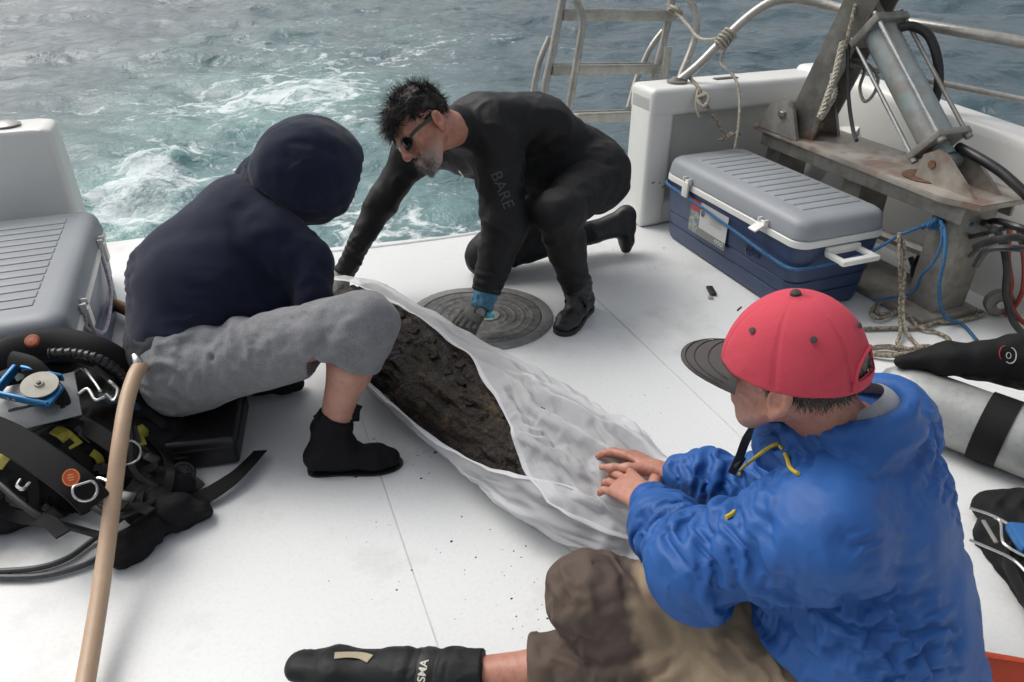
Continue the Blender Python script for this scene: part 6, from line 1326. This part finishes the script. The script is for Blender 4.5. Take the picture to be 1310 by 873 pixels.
def vest():
    t = thing('buoyancy_vest', PZ(90, 620, 0), 'black diving buoyancy vest with yellow panels heaped by the left cooler', 'diving vest')
    s = SDF(.05); s.ec(PZ(-40, 600, .10), PZ(90, 575, .12), (.11, .10), (.12, .11), (0, 0, 1)); s.ec(PZ(90, 560, .13), PZ(185, 545, .10), .105, .09); s.ec(PZ(150, 590, .07), PZ(215, 570, .06), .075, .065); s.ec(PZ(-30, 655, .06), PZ(60, 640, .06), .075, .06); s.ec(PZ(-40, 500, .18), PZ(120, 500, .17), .10, .09); s.ec(PZ(185, 600, .05), PZ(225, 625, .045), .055, .045)
    V, F = s.mesh(.008); V[:, 2] = np.maximum(V[:, 2], .003); V = disp(V, F, lumps(7, .018, 3.), drape(11, .014, A3(1, .4, 0), .4, 5.), drape(24, .006, A3(.3, 1, 0), .4, 1.)); V[:, 2] = np.maximum(V[:, 2], .003); bl = obj('bladder', fast_mesh('bladder', V, F), nyl, t)
    tree = BVHTree.FromPolygons([tuple(v) for v in V], [tuple(map(int, f)) for f in F])
    def on(px, py, off=.006, dz=.12):
        h = tree.ray_cast(Vector((0, 0, CAM_H)), Vector(tuple(nrm(_ray(px, py))))); return (np.array(h[0]) - nrm(_fw) * off, np.array(h[1])) if h[0] is not None else (PZ(px, py, dz), A3(0, -.3, 1))
    # padded yoke arching over the top, with stitching and a ribbed inflator hose
    y1 = [PZ(-30, 470, .33), PZ(20, 447, .36), PZ(70, 440, .36), PZ(120, 449, .34), PZ(155, 467, .29), PZ(178, 490, .22), PZ(186, 520, .14)]
    q = MB(); q.tube(y1, [.03, .034, .036, .034, .03, .026, .02], 12, sub=8, flat=(A3(0, -.7, .7), .7, 1.3)); yk = obj('padded_yoke', q, pad, t)
    q = MB(); q.tube([PZ(15, 462, .37), PZ(42, 470, .37), PZ(60, 488, .34), PZ(78, 515, .29), PZ(74, 545, .22)], .021, 12, sub=8, flat=(_fw, .6, 1.3)); obj('shoulder_pad', q, pad, t)
    P, _ = catmull([PZ(62, 452, .395), PZ(95, 452, .385), PZ(125, 459, .365), PZ(152, 476, .31), PZ(170, 500, .24)], [1] * 5, 12, False); q = MB(); q.tube(P, [.0125 + .0020 * math.sin(i * 2.1) for i in range(len(P))], 10); obj('inflator_hose', q, plas, t)
    q = MB(); q.lathe([(0, 0), (.018, 0), (.019, .005), (.015, .009), (0, .010)], 20, basis((1, 0, 0), nrm(A3(0, .8, .6)), nrm(A3(0, -.6, .8)), PZ(42, 437, .40))); obj('orange_button', q, pm('orange_plastic', (.34, .075, .025), .5), yk)
    # steel backplate with slots
    c = PZ(28, 520, .30); nn = nrm(A3(.05, -.55, .83)); x_ = nrm(A3(1, .1, .0)); y_ = nrm(np.cross(nn, x_)); x_ = np.cross(y_, nn); MP = basis(x_, y_, nn, c)
    q = MB(); q.box((0, 0, 0), (.26, .13, .005), MP, bev=.002); pl = obj('backplate', q, pm('plate_steel', (.34, .345, .34), .4, (.25, .255, .25), 12, .7, metal=.7, bump=.1, bscale=40), t)
    for (x, y, w) in ((-.09, .0, .06), (.0, -.005, .06), (.02, .035, .012), (-.06, .035, .012), (.09, -.03, .012)): q = MB(); q.box((x, y, .0032), (w, .008, .0015), MP, bev=.0005); obj('slot', q, plas, pl)
    # broad webbing strap in front with a red badge and its ring
    q = MB(); nn2 = nrm(A3(.1, -.7, .75)); q.ribbon([PZ(-40, 540, .32), PZ(10, 560, .31), PZ(60, 592, .28), PZ(100, 622, .24), PZ(122, 645, .19)], [nn2] * 5, .075, .010); sp = obj('shoulder_strap', q, pad, t)
    c = PZ(92, 612, .262) + nn2 * .009; ex = nrm(np.cross(A3(0, .3, 1), nn2)); MB_ = basis(ex, np.cross(nn2, ex), nn2, c)
    q = MB(); q.lathe([(0, 0), (.0185, 0), (.0185, .0015), (0, .002)], 24, MB_ @ Matrix.Diagonal((1, 1.15, 1, 1))); bd = obj('badge', q, pm('badge_red', (.55, .07, .02), .5), sp)
    q = MB(); q.tube([MB_ @ Vector((math.cos(a) * .0165, math.sin(a) * .019, .002)) for a in np.linspace(0, 6.283, 25)[:-1]], .0009, 5, closed=True)
    for k in (-1, 0, 1): q.box((0, k * .006, .0022), (.014 - abs(k) * .004, .0022, .0008), MB_)
    obj('badge_print', q, pm('print_gold', (.65, .45, .10), .5), bd)
    dring(sp, PZ(110, 628, .235) + nn2 * .012, nrm(nn2 + A3(.5, 0, 0)), A3(0, -.5, -1), .026)
    # second strap crossing the tan hose with a big bright ring
    q = MB(); q.ribbon([PZ(100, 540, .22), PZ(125, 555, .22), PZ(150, 572, .20)], [nrm(A3(0, -.6, .8))] * 3, .045, .008); s2 = obj('chest_strap', q, pad, t)
    dring(s2, PZ(163, 579, .20), nrm(A3(.2, -.75, .6)), A3(.5, -.2, -.9), .031)
    for pts, w in ((((72, 550), (82, 556), (92, 563), (100, 572)), .034), (((178, 546), (184, 553), (190, 556)), .026), (((172, 556), (180, 562), (184, 570)), .020), (((118, 578), (126, 584), (131, 592)), .020), (((-5, 588), (4, 590), (12, 594)), .035)):
        S_ = [on(*p) for p in pts]; q = MB(); q.ribbon([p + nn_ * (.004 + .004 * (i % 2)) for i, (p, nn_) in enumerate(S_)], [nn_ for _, nn_ in S_], w, .004, 5); obj('yellow_panel', q, yelm, t)
    # tangle of webbing and small buckles over the heap
    rg = random.Random(21)
    for pts, w in ((((30, 560), (60, 548), (95, 545), (130, 560)), .028), (((60, 640), (95, 650), (130, 640), (160, 652)), .030), (((130, 560), (150, 590), (175, 605), (205, 600)), .026), (((0, 640), (25, 655), (60, 668), (85, 690)), .034), (((150, 520), (165, 535), (190, 530), (215, 548)), .024), (((85, 565), (110, 590), (120, 615), (140, 632)), .026), (((170, 590), (185, 620), (175, 645), (195, 660)), .030), (((20, 590), (45, 612), (50, 640), (40, 665)), .028), (((190, 560), (210, 585), (222, 610), (215, 635)), .024)):
        S_ = [on(*p) for p in pts]; q = MB(); q.ribbon([p + nn_ * rg.uniform(.004, .022) for p, nn_ in S_], [nn_ + A3(rg.uniform(-.4, .4), rg.uniform(-.4, .4), .2) for _, nn_ in S_], w, .004, 7); obj('webbing', q, pad if rg.random() < .6 else nyl, t)
    for (x, y) in ((70, 655), (140, 600), (195, 590), (112, 560), (30, 640), (165, 640)):
        p, nn_ = on(x, y); ex = nrm(np.cross(nn_, A3(rg.random(), rg.random(), .3))); MM = basis(ex, np.cross(nn_, ex), nn_, p + nn_ * .012); q = MB(); q.box((0, 0, 0), (.040, .030, .010), MM, bev=.004); q.box((.026, 0, 0), (.018, .018, .007), MM, bev=.002); obj('buckle', q, plas, t)
    for k, pp in enumerate((((92, 480), (105, 472), (120, 488), (128, 500)), ((100, 505), (112, 498), (122, 512), (134, 508)), ((140, 488), (150, 498), (146, 512), (136, 505)), ((38, 618), (30, 626), (22, 622), (26, 614)), ((118, 620), (126, 612), (140, 616), (146, 610)))):
        q = MB(); q.tube([PZ(x, y, .30 if k < 3 else .2) for x, y in pp], .0045, 7, sub=5); obj('snap_hook', q, steel, t)
    q = MB(); q.tube([PZ(128, 508, .26), PZ(150, 512, .25), PZ(172, 520, .2), PZ(192, 540, .12)], .012, 8, sub=6); obj('hose_sleeve', q, pm('sleeve_blue', (.03, .075, .12), .6, (.02, .05, .08), 60, .9, bump=.5, bscale=200), t)
    for pts in ([(85, 600, .19), (110, 640, .15), (150, 660, .12), (200, 640, .08)], [(0, 620, .16), (50, 660, .12), (110, 680, .06), (150, 690, .04)], [(120, 470, .33), (150, 500, .27), (165, 545, .2), (170, 600, .13), (200, 625, .08)]):
        q = MB(); q.tube([PZ(*p) for p in pts], .009, 8, sub=8); obj('hose', q, hose_b, t)
vest()
def reel():
    c = PZ(45, 495, .345); x_ = nrm(A3(.86, -.45, -.18)); nn = nrm(A3(.30, -.45, .84)); y_ = np.cross(nn, x_); M = basis(x_, y_, np.cross(x_, y_), c) @ Matrix.Scale(.85, 4)
    t = thing('dive_reel', c, 'blue dive reel with a white spool resting on the steel backplate', 'reel'); bl = pm('anodised_blue', (.02, .16, .36), .35, (.015, .12, .28), 20, .6, metal=.4)
    q = MB(); q.box((-.01, -.055, 0), (.17, .010, .032), M, bev=.003); q.box((-.01, .055, 0), (.13, .010, .032), M, bev=.003); q.box((-.092, 0, 0), (.012, .11, .034), M, bev=.003); q.box((.065, -.02, .0), (.03, .08, .014), M, bev=.003); obj('frame', q, bl, t)
    sp = pm('spool_white', (.40, .38, .31), .5, (.28, .26, .21), 30); q = MB(); MS = M @ Matrix.Translation((.02, 0, .018)); q.lathe([(0, -.03), (.052, -.03), (.052, -.026), (.032, -.024), (.032, -.004), (.052, -.002), (.052, .002), (.014, .003), (.012, .010), (0, .010)], 32, MS); so = obj('spool', q, sp, t)
    q = MB(); q.lathe([(.0, 0), (.007, 0), (.007, .004), (0, .005)], 6, MS @ Matrix.Translation((0, 0, .010))); obj('hub_nut', q, plas, so)
    for x in (-.045, -.028): q = MB(); q.lathe([(0, 0), (.006, 0), (.006, .003), (0, .0035)], 10, M @ Matrix.Translation((x, -.0602, 0)) @ Matrix.Rotation(math.pi / 2, 4, 'X')); obj('screw', q, steel, t)
reel()
def regulator():
    c = PZ(234, 606, .045); t = thing('regulator', PZ(234, 606, 0), 'round black regulator second stage on the deck beside the vest', 'regulator'); nn = nrm(A3(.35, -.5, .8)); ex = nrm(np.cross(A3(0, 1, 0), nn)); M = basis(ex, np.cross(nn, ex), nn, c)
    q = MB(); q.lathe([(0, -.025), (.028, -.025), (.034, -.01), (.034, .008), (.030, .012), (.024, .012), (.022, .009), (.012, .009), (.010, .013), (0, .013)], 28, M); bd = obj('housing', q, plas, t)
    for k in range(8): a = k * .785; q = MB(); q.box((math.cos(a) * .018, math.sin(a) * .018, .0105), (.010, .003, .003), M, rot=Matrix.Rotation(a, 3, 'Z')); obj('vent', q, blk, bd)
    q = MB(); q.tube([c + A3(-.02, .01, .0), PZ(205, 590, .07), PZ(180, 570, .13), PZ(170, 545, .18)], .009, 8, sub=8); obj('hose', q, hose_b, t)
    q = MB(); q.ribbon([c + A3(.02, -.02, -.015), c + A3(.032, -.035, -.02), c + A3(.04, -.045, -.028)], [A3(0, 0, 1)] * 3, .03, .012, 3); obj('mouthpiece', q, blk, t)
regulator()
def case():
    t = thing('weight_case', (-.285, 1.97, 0), 'flat black plastic case under the hooded person', 'case'); R = Matrix.Rotation(-.16, 3, 'Z')
    q = MB(); q.box((-.285, 1.975, .053), (.30, .29, .098), bev=.012, seg=3, rot=R); bd = obj('shell', q, plas, t)
    q = MB(); q.box((-.285, 1.975, .072), (.306, .296, .006), bev=.002, rot=R); obj('seam_band', q, blk, bd)
    q = MB(); q.box((-.285 - .04, 1.975 - .155, .055), (.07, .012, .022), bev=.003, rot=R); obj('latch', q, pad, bd)
case()
def lump(name, prims, label, cat, mat=nyl, seed=0.):
    s = SDF(.02)
    for p in prims: s.ec(*p)
    V, F = s.mesh(.006); V[:, 2] = np.maximum(V[:, 2], .003); V = disp(V, F, lumps(14, .008, seed), drape(28, .007, A3(1, 1, 0), .4, seed)); V[:, 2] = np.maximum(V[:, 2], .003)
    return setp(obj(name, fast_mesh(name, V, F), mat), label, cat)
lump('neoprene_glove', [(PZ(185, 640, .05), PZ(225, 655, .04), .050, .045), (PZ(225, 655, .04), PZ(258, 652, .03), .042, .028), (PZ(190, 620, .06), PZ(180, 650, .05), .04, .04)], 'limp black neoprene glove on the deck right of the vest', 'glove', nyl, 3.)
lump('neoprene_glove', [(PZ(190, 680, .035), PZ(165, 700, .035), .040, .042), (PZ(165, 700, .035), PZ(150, 718, .025), .036, .024), (PZ(200, 668, .03), PZ(222, 672, .025), .03, .022)], 'crumpled black neoprene glove nearest the camera beside the tan hose', 'glove', nyl, 8.)
q = MB(); q.ribbon([PZ(240, 645, .02), PZ(268, 632, .03), PZ(298, 612, .035), PZ(318, 593, .035), PZ(333, 577, .03)], [nrm(A3(-.5, -.5, .7))] * 5, .048, .004); setp(obj('webbing_strap', q, pad), 'loose black webbing strap end curling up from the deck', 'strap')
gh = pm('hose_grey', (.055, .058, .06), .5, (.04, .042, .044), 20)
line('thin_hose', [PZ(-30, 732, .012), PZ(40, 728, .012), PZ(85, 715, .012), PZ(120, 690, .014), PZ(160, 660, .03)], .008, gh, 'upper of two thin grey hoses on the deck at the lower left', 'hose')
line('thin_hose', [PZ(-30, 738, .012), PZ(45, 738, .012), PZ(100, 726, .012), PZ(130, 712, .012), PZ(160, 700, .02)], .008, gh, 'lower of two thin grey hoses on the deck at the lower left', 'hose')
tan = pm('hose_tan', (.50, .36, .235), .45, (.43, .29, .19), 9, .6, bump=.05, bscale=60, sss=.0)
th = thing('tan_hose', PZ(120, 800, 0), 'thick tan hose running up across the diving gear in the foreground', 'hose')
q = MB(); tp = [PZ(85, 1000, .04), PZ(108, 880, .05), PZ(128, 760, .09), PZ(143, 650, .17), PZ(153, 570, .26), PZ(162, 515, .31), PZ(172, 482, .335), PZ(180, 468, .335)]; q.tube(tp, .0195, 14, sub=8); obj('tube', q, tan, th)
q = MB(); q.tube([PZ(178, 472, .335), PZ(176, 462, .352), PZ(172, 455, .36)], [.016, .014, .009], 10, sub=3); obj('end_fitting', q, steel, th)
# ---- right edge: cylinder, sleeve, fins
def tank():
    a = PZ(1120, 492, .105); d = nrm(PZ(1330, 572, .105) - a); L_ = .66; z = d; x = nrm(np.cross(z, A3(0, 0, 1))); M = basis(x, np.cross(z, x), z, a)
    t = thing('dive_cylinder', a * (1, 1, 0), 'grey aluminium dive cylinder with a black band lying behind the blue jacket', 'cylinder')
    alm = pm('tank_grey', (.40, .41, .395), .45, (.31, .32, .305), 7, .7, metal=.35, bump=.08, bscale=60, detail=8, fleck=(.24, .24, .23), fscale=40, famt=.35)
    q = MB(); q.lathe([(0, -.02), (.03, -.02), (.03, .0), (.06, .012), (.088, .045), (.098, .09), (.099, .12), (.099, L_ - .02), (.092, L_), (0, L_ + .004)], 40, M); bd = obj('cylinder_body', q, alm, t)
    q = MB(); q.lathe([(.0992, .30), (.104, .30), (.104, .375), (.0992, .375)], 40, M, cap=False); obj('black_band', q, pad, t)
    q = MB(); q.box((0, 0, -.045), (.05, .05, .05), M, bev=.006); q.lathe([(0, 0), (.018, 0), (.02, .04), (0, .04)], 16, M @ Matrix.Translation((.02, 0, -.045)) @ Matrix.Rotation(math.pi / 2, 4, 'Y')); obj('valve', q, steel, t)
tank()
line('yellow_hose', [PZ(1248, 572, .03), PZ(1268, 588, .014), PZ(1290, 598, .012), PZ(1320, 605, .012), PZ(1360, 600, .012)], .011, pm('hose_yellow', (.50, .46, .18), .5), 'short pale yellow hose curving on the deck under the cylinder', 'hose')
def sleeve():
    t = thing('wetsuit_sleeve', PZ(1230, 465, .2), 'black neoprene garment with round logo draped over the cylinder', 'garment'); s = SDF(.03)
    s.ec(PZ(1150, 462, .215), PZ(1215, 458, .25), .018, .042); s.ec(PZ(1215, 458, .25), PZ(1300, 458, .27), .045, .055); s.ec(PZ(1300, 458, .27), PZ(1390, 470, .27), .06, .07); s.ec(PZ(1240, 470, .22), PZ(1330, 480, .22), .04, .05)
    V, F = s.mesh(.006); V = disp(V, F, lumps(9, .008, 2.), drape(14, .009, A3(1, -.3, 0), .35, 4.)); b = obj('fabric', fast_mesh('fabric', V, F), nyl, t)
    tree = BVHTree.FromPolygons([tuple(v) for v in V], [tuple(map(int, f)) for f in F]); q = MB(); q2 = MB()
    def on(px, py):
        h = tree.ray_cast(Vector((0, 0, CAM_H)), Vector(tuple(nrm(_ray(px, py))))); return np.array(h[0] + h[1] * .002) if h[0] is not None else PZ(px, py, .3)
    q.tube([on(1292 + 8 * math.cos(a), 455 + 10 * math.sin(a)) for a in np.linspace(-1.4, 2.2, 15)], .0016, 5); q.tube([on(1290 + 3 * math.cos(a), 455 + 4 * math.sin(a)) for a in np.linspace(0, 6.283, 11)[:-1]], .0012, 5, closed=True); obj('logo_mark', q, pm('logo_white', (.5, .5, .5), .6), b)
    q2.tube([on(1287 + 9 * math.cos(a), 453 + 10 * math.sin(a)) for a in np.linspace(2.4, 4.6, 11)], .0016, 5); obj('logo_mark', q2, pm('logo_red', (.35, .03, .04), .6), b)
sleeve()
def fin(name, base, tip, side, w0, w1, th, mat, label, sub):
    t = thing(name, base, label, 'fin'); base = np.asarray(base); tip = np.asarray(tip); d = nrm(tip - base); s = nrm(side - d * np.dot(side, d)); n = nrm(np.cross(s, d)); n = n if n[2] > 0 else -n; ln = np.linalg.norm(tip - base); rings = []
    for k in range(13):
        f = k / 12; w = w0 + (w1 - w0) * f ** .8; 
        if f < .06: w *= .75 + f * 4
        if f > .94: w *= 1 - (f - .94) * 3
        h = th * (1 - .7 * f); c = base + d * ln * f + n * (h + .003); rings.append([c + s * x * w / 2 + n * z * h for x, z in ((-1, 0), (-.98, .6), (-.9, .9), (-.82, .35), (0, .25), (.82, .35), (.9, .9), (.98, .6), (1, 0), (.95, -.6), (0, -.5), (-.95, -.6))])
    q = MB(); q.loft(rings); b = obj('blade', q, mat, t, ang=50); return t, b, base, d, s, n, ln
t, b, ba, d_, s_, n_, ln_ = fin('swim_fin', PZ(1310, 715, .03), PZ(1480, 960, .03), _rt, .15, .24, .03, pad, 'black swim fin with steel spring strap at the right edge', None)
s = SDF(.03); s.ec(PZ(1268, 650, .04), PZ(1335, 650, .06), .045, .06); s.ec(PZ(1285, 690, .02), PZ(1345, 700, .03), .07, .08); s.ec(PZ(1298, 712, .015), PZ(1350, 760, .02), .06, .09); V, F = s.mesh(.007); V = disp(V, F, lumps(12, .006), drape(16, .008, A3(1, 0, 0), .4, 2.)); V[:, 2] = np.maximum(V[:, 2], .003); obj('foot_pocket', fast_mesh('foot_pocket', V, F), nyl, t)
for pts in ([(1240, 650), (1270, 660), (1300, 676), (1330, 690)], [(1240, 691), (1262, 700), (1296, 716), (1320, 740)], [(1272, 662), (1280, 668), (1282, 690), (1290, 700), (1318, 716)]):
    q = MB(); q.tube([PZ(x, y, .105) for x, y in pts], .0035, 7, sub=5); obj('steel_wire', q, steel, t)
q = MB(); q.box(PZ(1266, 680, .103), (.009, .075, .006), bev=.002, rot=Matrix.Rotation(-.5, 3, 'Z')); obj('cross_bar', q, galv, t)
q = MB(); q.box(PZ(1315, 690, .10), (.07, .09, .03), bev=.01, rot=Matrix.Rotation(-.5, 3, 'Z')); obj('blue_buckle', q, pm('buckle_blue', (.02, .13, .36), .4), t)
t, b, ba, d_, s_, n_, ln_ = fin('swim_fin', PZ(1215, 850, .03), PZ(1400, 900, .03), _up, .09, .14, .020, pm('fin_orange', (.62, .075, .02), .45, (.52, .06, .018), 12, .5), 'orange red swim fin at the lower right corner behind the jacket', None)
q = MB(); q.ribbon([PZ(1258, 846, .05), PZ(1290, 855, .05), PZ(1340, 872, .045)], [A3(0, 0, 1)] * 3, .045, .006, 4); obj('grey_panel', q, pm('fin_grey', (.36, .36, .35), .5), t)
q = MB(); q.tube([PZ(1226, 836, .06), PZ(1236, 843, .065), PZ(1246, 842, .062)], .005, 6, sub=4); obj('black_strap', q, blk, t)
